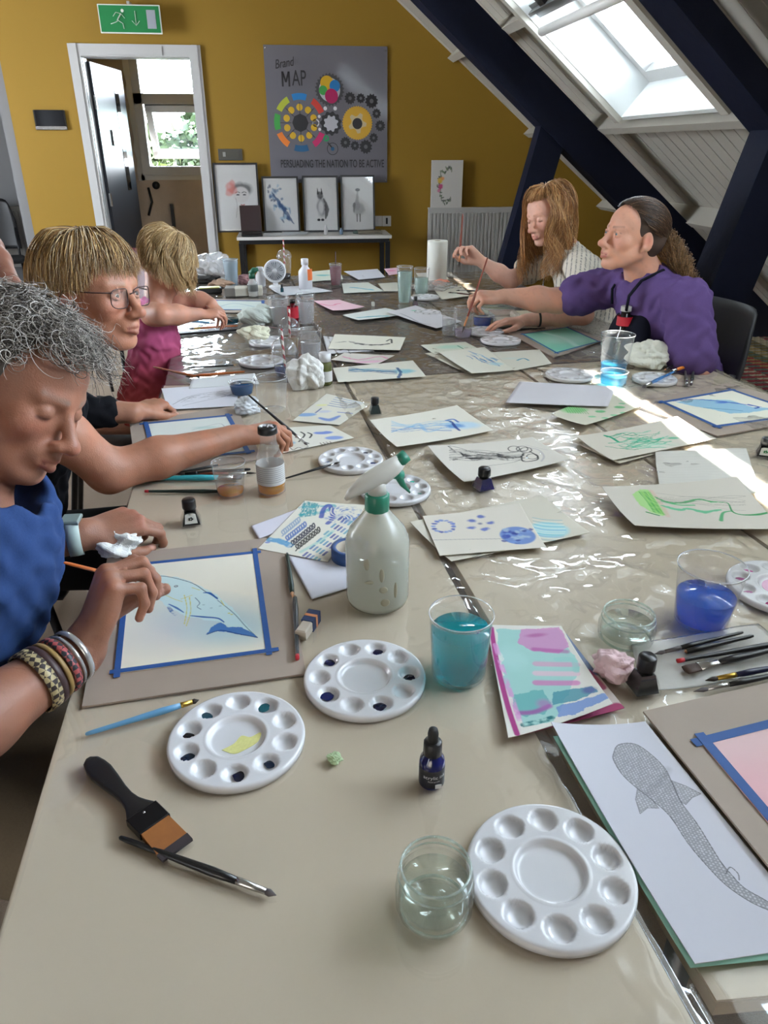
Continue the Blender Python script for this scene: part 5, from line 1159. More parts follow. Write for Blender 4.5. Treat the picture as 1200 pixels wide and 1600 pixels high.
# --- shark drawing
def p_shark(c):
    u = c.u; G = srgb(150, 150, 156); D = srgb(92, 92, 98)
    body = catmull([(958, 1180), (966, 1165), (992, 1162), (1018, 1178), (1040, 1200), (1052, 1225), (1064, 1250), (1090, 1285), (1112, 1320), (1128, 1345), (1145, 1365), (1165, 1385), (1200, 1405), (1235, 1430), (1200, 1418), (1170, 1404), (1135, 1380), (1105, 1350), (1075, 1315), (1048, 1275), (1020, 1250), (995, 1232), (972, 1212), (958, 1190), (958, 1180)], 5)
    finL = [(996, 1232), (993, 1250), (1000, 1272), (1012, 1262), (1030, 1262), (1020, 1250)]; finR = [(1050, 1218), (1072, 1226), (1096, 1238), (1082, 1244), (1072, 1255), (1064, 1250)]
    def tex(x, y):
        s = 300.; u_ = x*s; v_ = y*s+.5*(np.floor(x*s) % 2); fx = u_ % 1-.5; fy = v_ % 1-.5; jx = (vnoise(np.floor(u_)+.5, np.floor(v_)+.5, 3)-.5)*.5; rr_ = .16+.22*vnoise(np.floor(u_)*1.7+.3, np.floor(v_)*1.3+.2, 9); return np.clip(.97-.78*(np.hypot(fx-jx, fy+jx) < rr_), .1, 1)
    for q in (finL, finR): c.poly(q, G, .85, tex=tex); c.line(q+[q[0]], 1.1*u, D, .8, smooth=False)
    c.poly(body, G, .95, tex=tex); c.line(body, 1.3*u, D, .9, smooth=False)
    c.line([(1010, 1240), (1035, 1215), (1045, 1200)], 10*u, srgb(120, 120, 126), .25, soft=1.5); c.line([(1135, 1362), (1142, 1352), (1154, 1362), (1156, 1372)], 1.5*u, D, .9)
sheet('painted_sheet', 'mint-green sheet showing as a thin edge under the shark drawing', [(864, 1150), (1005, 1135), (1292, 1490), (1079, 1512)], .002, (160, 215, 200), None, lift=(.012, 0, 0, 0))
sheet('painted_sheet', 'white sheet with a finely dotted grey whale shark drawing, lower right', [(861, 1128), (1008, 1127), (1292, 1474), (1086, 1506)], .0045, (208, 208, 218), p_shark, lift=(.020, .003, .0, .003), res=.9)

# --- palettes
DI = (12, 18, 52); DT_ = (10, 66, 84)
palette('white palette with five wells of dark blue ink, next to the turquoise cup', 570, 1064, .165, [(0.6, DI, .62), (2.6, DI, .6), (4.6, DI, .6), (6.6, DI, .72), (8.6, DI, .72)][0:0]+[(9.9, (14, 14, 48), .66), (1.9, (14, 18, 66), .62), (3.9, (16, 20, 70), .6), (5.9, (14, 26, 84), .72), (7.9, (10, 14, 50), .72)], rz=-.05)
palette('white palette with teal inks and a yellow puddle in its centre', 371, 1159, .165, [(2.15, (16, 84, 96), .70), (4.15, (18, 60, 78), .66), (5.15, (14, 14, 24), .60), (6.15, (12, 34, 60), .66), (8.15, (10, 16, 52), .66), (0.1-.95+10, (10, 34, 64), .55)], rz=-.30, centre=[(.04, -.05, [(-.18, -.2), (-.05, -.05), (.0, .12), (.14, .12), (.26, .24), (.28, .06), (.16, -.12), (.02, -.24)], (226, 224, 150))])
palette('clean empty white palette lying beside the small glass jar, nearest the photographer', 859, 1370, .166, rz=.12)
palette('white palette with pink and magenta paint at the right edge of the picture', 1218, 925, .165, [(4.2, (150, 40, 110), .8), (3.2, (165, 60, 130), .75), (5.2, (180, 120, 160), .7), (6.2, (170, 60, 120), .6)], centre=[(0, 0, [(.34*math.cos(a*.7), .34*math.sin(a*.7)) for a in range(9)], (215, 165, 195))])
palette('white palette with blue inks behind the milk bottle of amber water', 548, 722, .150, [(1.2, (20, 26, 70), .7), (2.2, (40, 40, 50), .6), (3.2, (50, 90, 160), .72), (4.2, (50, 44, 44), .66), (5.2, (60, 110, 180), .8), (9.2, (24, 40, 110), .66), (7.2, (30, 50, 110), .55)], rz=.1)
palette('white palette with green inks half hidden behind the spray bottle head', 617, 770, .150, [(9.4, (50, 160, 140), .66), (1.2, (60, 170, 150), .6), (4.0, (60, 160, 160), .7)], rz=.0)
palette('clean white palette on the table in front of the tall cup of blue water', 889, 590, .150, rz=.2)
palette('white palette with black ink under the orange brush, far right', 1022, 596, .135, [(9.2, (16, 20, 26), .8), (2.5, (60, 180, 170), .7), (3.5, (120, 200, 195), .6)], rz=.1)
palette('white palette by the blue tub, upper of the two on the brown table', 757, 521, .150, [(3.1, (120, 150, 170), .5), (6.1, (150, 170, 190), .5)])
palette('white palette with a yellow-green smear, lower of the two on the brown table', 782, 535, .150, [(1.1, (205, 215, 120), .8), (0.1, (200, 215, 120), .7), (5.1, (200, 170, 200), .6), (6.1, (120, 140, 160), .6)])
palette('white palette lying behind the empty clear cup on the brown table', 408, 568, .150, [(3, (170, 180, 200), .5)])
palette('white palette with yellow and lilac paint behind the domed cup', 421, 537, .150, [(3, (220, 215, 120), .8), (1, (190, 150, 200), .7)])
palette('small white palette left of the violet cup, on the far table', 668, 492, .120)
palette('white palette behind the violet cup at the end of the sun strip', 664, 467, .135)

# --- cups and jars
cup('big clear plastic cup of turquoise water, centre of the near table', (716, 1052), 958, 103, 84, 982, liquid('turquoise', srgb(34, 182, 196), .42), group='clear plastic cups of coloured water')
cup('big clear plastic cup of bright blue water, right side of the near table', (1094, 972), 884, 106, 80, 928, liquid('blue', srgb(6, 118, 238), .55), group='clear plastic cups of coloured water')
jar('small glass jar of clear water left of the cup of blue water', (976, 1000), 957, 87, 972)
jar('small faceted glass jar of clear water beside the clean palette', (678, 1418), 1352, 124, 1380)
AMB = liquid('amber', srgb(228, 160, 8), .88)
cup('clear plastic cup with a little amber water left of the small milk bottle', (361, 772), 722, 54, 40, 763, AMB)
cup('tall clear plastic cup of blue water at the right, by the blank white sheet', (957, 588), 522, 53, 37, 567, liquid('teal_blue', srgb(40, 150, 190), .5))
cup('short clear cup of light blue water standing in front of the tall cup', (957, 602), 580, 43, 40, 586, liquid('sky', srgb(90, 185, 215), .4), rib=False)
cup('empty clear plastic cup beside the bluish crumpled tissue', (426, 640), 589, 53, 42)
cup('small glass bowl of dark blue water by the pencil sketch', (379, 617), 597, 41, 32, 600, liquid('deep_blue', srgb(25, 90, 140), .75), m=GLASS, name='glass_bowl', cat='bowl', rib=False)
cup('violet-tinted clear cup with a long brown brush standing in it', (723, 528), 480, 33, 26, 514, liquid('violet', srgb(185, 170, 195), .4))
cup('tall slim clear glass left of the violet cup', (701, 524), 483, 24, 20, 500, liquid('clear2', (.75, .78, .78), .12))
cup('tall cup of pale mint water, left one of the two far cups', (632, 474), 416, 26, 19, 424, liquid('mint', srgb(205, 232, 226), .30))
cup('shorter cup of pale mint water, right one of the two far cups', (658, 461), 419, 25, 20, 434, liquid('mint', srgb(205, 232, 226), .30))
cup('clear cup of cloudy water, left of the pair in front of the red-labelled bottle', (437, 508), 464, 33, 25, 480, liquid('cloudy', srgb(225, 225, 228), .3))
cup('clear cup of cloudy water, right of the pair near the rose-pink sheet', (479, 506), 459, 30, 23, 470, liquid('cloudy', srgb(225, 225, 228), .3))
cup('tall clear cup with pink residue at its rim behind the small green bottle', (487, 574), 514, 37, 27, 534, liquid('cloudy', srgb(225, 225, 228), .3))
cup('tall frosted blue-grey cup beside the crumpled plastic bag', (363, 447), 405, 25, 17, 410, liquid('frost', srgb(150, 172, 185), .6), m=clear('frosted_cup', haze=.5, hazecol=srgb(180, 195, 205)))
tc_, hc_, rc_ = cup('short cup of pink iced drink with a dark straw', (525, 447), 412, 20, 15, 416, liquid('pink', srgb(165, 110, 120), .7))
b = MB(); b.tube([(0, 0, .01), (.002, 0, hc_+.06)], .0025, 6); b.build('straw', mat('dark_straw', (.06, .02, .02), .4), tc_)
cup('small glass of dark teal water in front of the little girl', (361, 507), 493, 28, 24, 498, liquid('dteal', srgb(20, 90, 110), .8), m=GLASS, name='glass_tumbler', rib=False)
# domed cups with paper straws
M_STR = None
def straw_mat():
    m = bpy.data.materials.new('striped_paper_straw'); m.use_nodes = True; N = m.node_tree.nodes; L = m.node_tree.links; b = N['Principled BSDF']
    tc = N.new('ShaderNodeTexCoord'); w = N.new('ShaderNodeTexWave'); w.inputs['Scale'].default_value = 22; w.bands_direction = 'DIAGONAL'; L.new(tc.outputs['Object'], w.inputs[0])
    cr = N.new('ShaderNodeValToRGB'); cr.color_ramp.interpolation = 'CONSTANT'; cr.color_ramp.elements[0].color = (*srgb(170, 40, 50), 1); cr.color_ramp.elements[1].color = (*srgb(225, 215, 205), 1); cr.color_ramp.elements[1].position = .5
    L.new(w.outputs['Fac'], cr.inputs[0]); L.new(cr.outputs[0], b.inputs['Base Color']); return m
M_STR = straw_mat()
def domed(label, base, topy, w, liq=None, lv=.4, strawdx=0, strawtop=.05, group='domed clear cups with striped straws'):
    p = at(*base); H = hfor(p, topy); r = w/2/PXM(p); t = thing('domed_cup', label, 'cup', p, group=group); hb = H-r*1.0
    b = MB(); b.lathe_open([(0, .003), (r*.68, .002), (r*.72, .0)]+[(r*(.72+.24*k/8), hb*k/8) for k in range(1, 9)]+[(r, hb), (r*1.02, hb+.003)], 40); b.build('cup_wall', CLEAR, t)
    b = MB(); b.lathe_open([(r*1.02, hb), (r*1.03, hb+.004)]+[(r*math.cos(a), hb+.004+r*.98*math.sin(a)) for a in [k*math.pi/2/9 for k in range(0, 9)]]+[(r*.14, H)], 40); b.build('dome_lid', CLEAR, t)
    if liq: b = MB(); b.lathe([(r*.70, .004), (r*(.71+.24*lv), hb*lv)], 32); b.build('drink', liq, t)
    b = MB(); b.tube([(-strawdx*.4, 0, .01), (strawdx, 0, H+strawtop)], .0035, 8); b.build('straw', M_STR, t)
domed('domed clear cup with a red striped straw, nearest of the three, behind the empty cup', (446, 588), 529, 40, liquid('bluegrey', srgb(120, 140, 180), .35), .4, -.004, .03)
domed('domed clear cup of amber drink with a striped straw, just behind the nearest domed cup', (454, 558), 497, 34, liquid('iced_tea', srgb(150, 120, 70), .6), .7, .004, .03)
domed('domed clear cup with a tall striped straw beyond the small fan', (446, 437), 390, 23, liquid('cola', (.03, .01, .01), .9), .25, 0, .05)
# spray bottle
def spray():
    p = at(590, 938); s = PXM(p); r = 50/s*.965; H = hfor(p, 725); t = thing('spray_bottle', 'large frosted spray bottle with a white head and green trigger, centre of the near table', 'spray bottle', p)
    zb = hfor(p, 838); zn = hfor(p, 795); zc = hfor(p, 772)
    prof = [(0, .004), (r*.8, .003), (r*.93, .004), (r, .014), (r, zb*.35), (r*1.0, zb*.92), (r*.97, zb), (r*.86, zb+(zn-zb)*.3), (r*.62, zb+(zn-zb)*.62), (r*.44, zb+(zn-zb)*.85), (r*.34, zn)]
    body = clear('frosted_bottle', tint=(.95, .96, .94), haze=.50, hazecol=srgb(206, 208, 198), rough=.25, ior=1.5)
    b = MB(); b.lathe_open(prof, 64); b.build('bottle', body, t)
    b = MB(); b.lathe([(r*.78, .006), (r*.95, .016), (r*.95, zb*.58), (r*.93, zb*.6)], 48); b.build('water', liquid('pale', (.55, .58, .50), .45), t)
    b = MB(); b.lathe([(r*.33, zn-.002), (r*.37, zn), (r*.37, zc), (r*.33, zc+.002)], 40, rfun=lambda w, z: 1+.02*math.cos(30*w)); b.build('collar', mat('bottle_green', srgb(38, 120, 96), .35), t)
    hd = mat('spray_head', srgb(196, 194, 186), .4); rr = r
    b = MB(); d = Vector((1, .35, 0)).normalized(); Z = Vector((0, 0, 1))
    hz = hfor(p, 738)-zc
    def Q(a, h): return d*(a*rr)+Z*(zc+h)
    b.tube([Q(0, 0), Q(0, hz*.35), Q(.05, hz*.6)], [rr*.29, rr*.27, rr*.24], 20)
    b.tube([Q(-1.05, hz*.05), Q(-.85, hz*.28), Q(-.35, hz*.62), Q(.15, hz*.85), Q(.55, hz*1.12), Q(.78, hz*1.32)], [rr*.05, rr*.14, rr*.25, rr*.29, rr*.25, rr*.19], 18, flat=1.15); b.build('spray_head', hd, t)
    gm = MATS['bottle_green']
    b = MB(); b.tube([Q(.70, hz*1.28), Q(.98, hz*1.52)], [rr*.21, rr*.20], 16); b.build('nozzle', gm, t)
    b = MB(); b.tube([Q(.60, hz*.98), Q(.74, hz*.60), Q(.86, hz*.22), Q(1.12, -hz*.25)], [rr*.16, rr*.13, rr*.09, rr*.03], 14); b.tube([Q(.5, hz*.75), Q(.85, hz*.65)], [rr*.12, rr*.15], 12); b.build('trigger', gm, t)
    b = MB(); b.tube([(0, 0, zc), (r*.2, 0, zb*.5), (r*.4, 0, .02)], .0025, 8); b.build('dip_tube', hd, t)
    for k, (a, z, sx, sz) in enumerate(((-1.5, .33, .008, .006), (-1.45, .18, .009, .007), (-2.0, .62, .006, .010), (-1.1, .30, .003, .014), (-1.9, .42, .012, .003), (-1.55, .5, .004, .012))):
        m = MB(); m.sphere((r*1.0*math.cos(a), r*1.0*math.sin(a), zb*z*1.3), (sx*.7+.001, .0015, sz), 12, 8); m.build('paint_stain', mat('stain', srgb(150, 146, 128), .7), t)
spray()
# tape roll behind it
p = at(548, 872); t = thing('tape_roll', 'roll of dark blue masking tape half hidden behind the spray bottle', 'tape roll', p)
b = MB(); R_, r_ = .034, .026; b.lathe_open([(r_, 0), (R_, 0), (R_, .024), (r_, .024), (r_, 0)], 48); b.build('tape', mat('roll_blue', srgb(40, 74, 130), .5), t)
b = MB(); b.lathe_open([(r_-.002, 0), (r_, 0), (r_, .023), (r_-.002, .023), (r_-.002, 0)], 48); b.build('cardboard_core', mat('core', srgb(185, 175, 160), .8), t)
# dropper bottle
p = at(674, 1222); H = hfor(p, 1137); r = 20/PXM(p); t = thing('dropper_bottle', 'small dark blue acrylic ink bottle with a black dropper, in front of the palettes', 'ink bottle', p)
b = MB(); b.lathe([(r*.85, 0), (r, .003), (r, H*.40), (r*.93, H*.47), (r*.55, H*.54), (r*.5, H*.57)], 40); b.build('bottle', mat('cobalt_glass', srgb(16, 24, 92), .06, spec=.7), t)
b = MB(); b.lathe([(r*.68, H*.55), (r*.72, H*.56), (r*.70, H*.75), (r*.62, H*.77)], 40, rfun=lambda w, z: 1+.02*math.cos(26*w)); b.build('screw_cap', BLACK_PL, t)
b = MB(); b.lathe([(r*.42, H*.76), (r*.40, H*.82), (r*.42, H*.90), (r*.34, H*.97), (r*.12, H)], 28); b.build('rubber_bulb', mat('black_rubber', (.02, .02, .02), .6), t)
b = MB(); b.lathe_open([(r*1.01, H*.06), (r*1.01, H*.37)], 40); lb = b.build('label_wrap', mat('label_black', (.01, .011, .02), .4), t)
def curved_text(s, size, R, z, a0, mt, parent, name='lettering'):
    c = bpy.data.curves.new(name, 'FONT'); c.body = s; c.size = size; c.align_x = 'CENTER'; c.align_y = 'CENTER'
    o = bpy.data.objects.new(name, c); COL.objects.link(o); me = bpy.data.meshes.new_from_object(o.evaluated_get(bpy.context.evaluated_depsgraph_get())); bpy.data.objects.remove(o)
    for v in me.vertices: a = a0+v.co.x/R; y = v.co.y; v.co = (R*math.cos(a), R*math.sin(a), z+y)
    me.materials.clear(); me.materials.append(mt); q = bpy.data.objects.new(name, me); COL.objects.link(q); q.parent = parent; return q
LW_ = mat('label_white_print', srgb(215, 215, 220), .5)
curved_text('acrylic ink', .0068, r*1.03, H*.26, -math.pi/2+.05, LW_, lb); curved_text('Fluid acrylic', .0030, r*1.03, H*.19, -math.pi/2, LW_, lb); curved_text('Nsseur', .0038, r*1.03, H*.325, -math.pi/2-.2, LW_, lb) if False else None
m = MB(); m.box((r*.35, -r*1.0, H*.10), (r*.5, .001, H*.07)); m.build('label_block', LW_, lb)
# milk bottle
p = at(425, 768); H = hfor(p, 666); r = 21.5/PXM(p); t = thing('milk_bottle', 'small clear milk bottle with a black lid and amber water', 'bottle', p)
b = MB(); b.lathe_open([(0, .003), (r*.85, 0), (r, .004), (r, H*.47), (r*.92, H*.55), (r*.66, H*.70), (r*.56, H*.78), (r*.55, H*.90), (r*.6, H*.92)], 48); b.build('bottle', clear('milk_glass', haze=.13, hazecol=(.85, .85, .82), ior=1.5), t)
b = MB(); b.lathe([(r*.85, .004), (r*.96, .007), (r*.96, H*.13), (r*.94, H*.135)], 40); b.build('liquid', AMB, t)
b = MB(); b.lathe([(r*.66, H*.90), (r*.70, H*.905), (r*.68, H*.99), (r*.60, H)], 36); cp = b.build('lid', BLACK_PL, t)
q = flat_text('FR', r*.75, 'lettering', LW_, cp, (0, 0, H+.0004), (0, 0, -.1), 1.2)
b = MB(); b.lathe_open([(r*1.012, H*.17), (r*1.012, H*.46)], 48); lb = b.build('paper_label', mat('white_label', srgb(205, 205, 203), .6), t)
for k in range(8): m = MB(); m.lathe_open([(r*1.02, H*(.43-.03*k)), (r*1.02, H*(.437-.03*k))], 48); m.build('printed_line', mat('label_grey_print', srgb(140, 140, 142), .6), lb)
# small bottles
def simple_bottle(label, base, topy, w, bodym, capm, neck=.45, shoulder=.62, capf=.16, labelm=None, lab=(.15, .5), name='bottle', liq=None, cat='bottle'):
    p = at(*base); H = hfor(p, topy); r = w/2/PXM(p); t = thing(name, label, cat, p)
    b = MB(); b.lathe([(r*.85, 0), (r, .004), (r, H*shoulder*.9), (r*.95, H*shoulder), (r*neck, H*(shoulder+.14)), (r*neck, H*(1-capf))], 36); b.build('body', bodym, t)
    b = MB(); b.lathe([(r*neck*1.2, H*(1-capf)), (r*neck*1.22, H*.99), (r*neck*1.1, H)], 28); b.build('cap', capm, t)
    if labelm: b = MB(); b.lathe_open([(r*1.015, H*lab[0]), (r*1.015, H*lab[1])], 36); b.build('label_band', labelm, t)
    return t, H, r
simple_bottle('small bottle of olive-green liquid with a white cap beside the crumpled clear tissue', (509, 600), 551, 21, liquid('olive', srgb(140, 145, 90), .7), WHITE_PL, .75, .62, .26, MATS['white_label'], (.12, .45))
simple_bottle('white plastic bottle with an orange label near the far end of the table', (478, 452), 404, 21, mat('hdpe_white', srgb(215, 215, 220), .35), WHITE_PL, .45, .60, .20, None)
p = at(478, 452); b = MB(); r = 10.6/PXM(p); V = []; n = 8
for k in range(n+1): a = -1.25+1.1*k/n; V += [(r*1.02*math.cos(a), r*1.02*math.sin(a), .045), (r*1.02*math.cos(a), r*1.02*math.sin(a), .10)]
b.add(V, [(2*k, 2*k+2, 2*k+3, 2*k+1) for k in range(n)], 0, True)
b.build('label', mat('orange_label', srgb(220, 110, 50), .5), [o for o in bpy.data.objects if o.get('label', '').startswith('white plastic bottle with an orange')][0])
t, H, r = simple_bottle('small clear bottle with a dark green spray nozzle and grey label', (396, 464), 428, 16, clear('pet', haze=.3), mat('dark_green_cap', srgb(20, 90, 66), .4), .5, .62, .2, mat('grey_label', srgb(90, 92, 90), .6), (.25, .55))
b = MB(); b.tube([(-r*.2, 0, H), (r*.5, -.002, H+.018), (r*1.3, -.004, H+.022)], [r*.6, r*.55, r*.3], 10); b.build('nozzle', MATS['dark_green_cap'], t)
simple_bottle('red-labelled glass bottle standing behind the two clear cups', (459, 512), 468, 17, liquid('redb', srgb(120, 20, 30), .8), BLACK_PL, .45, .6, .12, mat('red_label', srgb(190, 30, 50), .5), (.35, .75))
simple_bottle('dark bottle with a white cap and red neck label behind the tall blue cup', (968, 556), 478, 23, mat('dark_bottle', (.010, .006, .005), .08, spec=.7), mat('silver_cap', srgb(200, 200, 195), .4), .58, .38, .1, mat('red_label', srgb(190, 30, 50), .5), (.62, .80))
simple_bottle('tiny teal glass dropper bottle in front of the small fan', (441, 458), 444, 5, mat('teal_glass', srgb(20, 70, 80), .2), BLACK_PL, .6, .5, .4)
# ink bottles
ink_bottle('square ink bottle with a black cap and black-printed label beside the tissue', (299, 817), 780, 31, lab='black', rz=.15)
ink_bottle('square bottle of dark green ink, far side of the blue jellyfish sheet', (586, 647), 621, 19, (.0, .012, .012), rz=.05)
ink_bottle('square bottle of violet-blue ink beside the black jellyfish sheet', (755, 765), 731, 29, (.012, .008, .09), rz=.3)
ink_bottle('square ink bottle with a green-printed label at the right picture edge', (1193, 713), 684, 26, lab='green', rz=-.5)
ink_bottle('square black ink bottle next to the crumpled pink tissue', (1002, 1079), 1025, 42, rz=.1)
ink_bottle('tiny dark ink bottle with a pink tissue beyond it on the far table', (649, 478), 463, 9, (.04, .004, .02))
# eraser
p = at(481, 985); t = thing('eraser', 'white eraser in a dark blue card sleeve beside the pencils', 'eraser', p, 1.15)
b = MB(); b.box((-.012, 0, .009), (.030, .017, .017), bevel=.002); b.build('rubber', mat('rubber_grey', srgb(190, 180, 165), .8), t)
b = MB(); b.box((.014, 0, .0095), (.030, .019, .019)); b.build('sleeve', mat('sleeve_blue', srgb(30, 52, 92), .5), t)
b = MB(); b.box((.014, 0, .0095), (.006, .0193, .0193)); b.build('sleeve_band', mat('sleeve_orange', srgb(215, 140, 90), .5), t)
# brushes and pencils
WOOD = mat('orange_wood_handle', srgb(176, 92, 40), .35); RED = mat('red_end', srgb(190, 30, 45), .4); DGR = mat('dark_green_handle', srgb(34, 52, 46), .35); SKB = mat('sky_blue_handle', srgb(100, 155, 195), .3); TLH = mat('teal_handle', srgb(60, 165, 175), .3); ORH = mat('orange_handle', srgb(230, 130, 50), .35); CLH = clear('clear_blue_handle', tint=(.5, .7, .95), haze=.4, hazecol=srgb(80, 150, 220)); MAR = mat('maroon_handle', srgb(80, 30, 26), .3)
t = thing('flat_brush', 'wide flat brush with a long black handle and orange bristles, on the near table', 'paintbrush', at(140, 1193)); A = at(140, 1193); B = at(278, 1332); d = (B-A); L = d.length; t.rotation_euler = d.to_track_quat('X', 'Z').to_euler()
b = MB(); prof = [(0, .0035), (.03, .009), (.09, .0115), (.16, .0125), (.27, .0105), (.38, .0078), (.46, .0072), (.52, .0085), (.57, .012), (.62, .0165), (.64, .0170)]
n = len(prof); V = []; zc = .006
for x, w in prof:
    for (a, c) in ((-1, -1), (-.7, -1.25), (.7, -1.25), (1, -1), (1, 1), (.7, 1.25), (-.7, 1.25), (-1, 1)): V.append((x*L, w*a, zc+.003*c))
b.add(V, [(i*8+k, (i+1)*8+k, (i+1)*8+(k+1) % 8, i*8+(k+1) % 8) for i in range(n-1) for k in range(8)]+[tuple(range(8)), tuple(n*8-1-k for k in range(8))], 0, True); b.build('handle', BLACK_PL, t)
b = MB(); b.box((L*.705, 0, zc), (L*.15, .036, .011), bevel=.001); fe = b.build('ferrule', mat('black_ferrule', (.012, .012, .014), .3, metal=.5), t)
b = MB(); b.sphere((L*.665, 0, zc+.0055), .0016, 10, 6); b.build('rivet', STEEL, fe)
M_BR = mat('orange_bristle', srgb(150, 92, 42), .6, noise=(60, .25)); b = MB(); b.quadbox([(L*.775, -.0165, zc-.004), (L, -.018, zc-.0035), (L, .018, zc-.0035), (L*.775, .0165, zc-.004)], [(L*.775, -.0165, zc+.004), (L, -.018, zc-.001), (L, .018, zc-.001), (L*.775, .0165, zc+.004)]); b.build('bristles', M_BR, t)
b = MB(); b.quadbox([(L*.95, -.0182, zc-.0038), (L*1.005, -.018, zc-.0038), (L*1.005, .018, zc-.0038), (L*.95, .0182, zc-.0038)], [(L*.95, -.0182, zc+.0003), (L*1.005, -.018, zc-.0006), (L*1.005, .018, zc-.0006), (L*.95, .0182, zc+.0003)]); b.build('bristle_tips', mat('dark_tip', srgb(50, 42, 46), .7), t)
GB = mat('grey_bristle', srgb(96, 90, 92), .7)
brush('slim black brush with a silver ferrule lying under the wide flat brush', (187, 1312), (432, 1403), .0042, BLACK_PL, STEEL, GB, fr=.17, br=.06)
brush('light blue translucent brush with its brass ferrule against the teal palette', (134, 1151), (312, 1101), .0042, SKB, BRASS, fr=.10, br=.06, z1=.004)
brush('turquoise-handled brush lying by the clear cup of amber water', (210, 752), (378, 749), .0060, TLH, STEEL, GB, 'flat', fr=.14, br=.08)
brush('thin reddish-brown brush crossing behind the amber cup', (234, 743), (402, 741), .0032, mat('red_brown', srgb(120, 60, 44), .4), STEEL)
brush('black tapering brush next to the turquoise-handled one', (392, 736), (278, 744), .0048, BLACK_PL, BLACK_MT)
brush('long black pencil with a red end pointing at the amber cup', (227, 770), (347, 770), .0040, DGR, name='pencil', fr=.0, br=.04, endcap=RED)
brush('thin black pencil resting along the lower edge of the sketch board', (236, 748), (345, 727), .0025, BLACK_PL, name='pencil', fr=.0, br=.04)
brush('black brush whose tip rests on the palette behind the milk bottle', (446, 749), (532, 731), .0028, BLACK_PL, STEEL, fr=.08, br=.10, z1=.012)
brush('dark green pencil at the right edge of the whale board, upper one', (449, 870), (458, 941), .0040, DGR, name='pencil', fr=.0, br=.10, z0=.004, z1=.004)
brush('dark grey pencil with a red end at the right edge of the whale board', (465, 1036), (461, 935), .0040, mat('graphite_grey', srgb(62, 66, 70), .35), name='pencil', fr=0, br=.06, endcap=RED, z0=.004, z1=.004)
brush('fine black-tipped brush beside the turquoise cup', (690, 1020), (654, 1018), .0018, MAR, BLACK_MT) if False else None
for k, (a, b_, r, hm, fm, bm, kd, lb, nm, ec) in enumerate((
    ((1158, 1000), (1020, 1033), .0036, BLACK_PL, mat('grey_ferrule', srgb(110, 105, 105), .35, metal=.6), GB, 'round', 'black brush with a long grey pointed tip, topmost of the group at right', 'paintbrush', None),
    ((1174, 1006), (1066, 1030), .0040, BLACK_PL, None, None, 'round', 'stubby black pencil second from the top of the group at right', 'pencil', None),
    ((1056, 1046), (1240, 1012), .0042, BLACK_PL, None, None, 'round', 'black pencil with a red band on its near end, in the group at right', 'pencil', RED),
    ((1250, 1018), (1068, 1059), .0048, BLACK_PL, STEEL, mat('brown_bristle', srgb(70, 52, 46), .7), 'flat', 'black brush with silver ferrule and square brown bristles at right', 'paintbrush', None),
    ((1260, 1046), (1099, 1075), .0040, mat('navy_handle', srgb(24, 28, 60), .3), BRASS, None, 'round', 'navy brush with a gold ferrule above the pink-wash board', 'paintbrush', None),
    ((1265, 1056), (1081, 1092), .0036, BLACK_PL, STEEL, GB, 'round', 'black brush with a silver ferrule, lowest of the group at right', 'paintbrush', None))):
    brush(lb, a, b_, r, hm, fm, bm, kd, name=nm, fr=.17 if nm == 'paintbrush' else 0, br=.11 if nm == 'paintbrush' else .03, z0=.008, z1=.006, endcap=ec)
brush('orange-handled brush with a bluish tip crossing the far right palette', (1085, 578), (1044, 590), .0050, ORH, STEEL, GB, z0=.012, z1=.012)
brush('clear blue-handled brush on the palette with black ink', (1052, 590), (1002, 612), .0050, CLH, STEEL, GB, z0=.012, z1=.006)
brush('black pencil behind the orange-handled brush', (1066, 573), (1036, 586), .0035, BLACK_PL, name='pencil', fr=0, br=.08, z0=.012, z1=.010)
brush('short grey metal nib holder standing left of its twin under the orange brush', (1070, 583), (1073, 607), .0050, mat('grey_metal', srgb(120, 118, 112), .35, metal=.7), STEEL, GB, fr=.2, br=.1)
brush('short dark grey nib holder, right one of the two under the orange brush', (1083, 582), (1079, 606), .0050, mat('green_grey_metal', srgb(80, 88, 84), .35, metal=.6), STEEL, GB, fr=.2, br=.1)
brush('orange wooden brush on the edge of the brown table, lying level', (383, 584), (290, 592), .0045, WOOD, WOOD, fr=.1, br=.08)
brush('orange wooden brush crossing the other one at the table corner', (240, 578), (314, 598), .0040, WOOD, WOOD, fr=.1, br=.08, z0=.004, z1=.010)
brush('thin black stick lying on the brown table in front of the girl', (294, 577), (369, 573), .0030, BLACK_PL, name='pencil', fr=0, br=.05)
brush('long brown-handled brush lying across the plastic tray by the girl', (372, 514), (296, 520), .0045, WOOD, BRASS, fr=.12, br=.1, z0=.006, z1=.008)
brush('thin red-tipped brush leaning by the domed cups', (444, 520), (392, 509), .0028, MAR, STEEL, fr=.12, br=.06, z0=.01)
brush('light blue brush lying in the sleeve beside the little girl', (282, 505), (345, 509), .0045, SKB, STEEL, fr=.15, br=.1, z0=.006)
for k, (a, b_, hm, lb) in enumerate((((764, 457), (712, 456), BLACK_PL, 'black brush in the sunlit clutter right of the mint cups, upper one'), ((745, 464), (700, 459), MAR, 'dark red brush in the sunlit clutter right of the mint cups, lower one'), ((737, 445), (703, 449), mat('cream_handle', srgb(215, 200, 160), .4), 'cream-handled brush near the paper towel roll'), ((852, 515), (794, 519), BLACK_PL, 'black brush with a white ferrule along the top of the mint board'))): brush(lb, a, b_, .0042, hm, STEEL, fr=.2, br=.12)
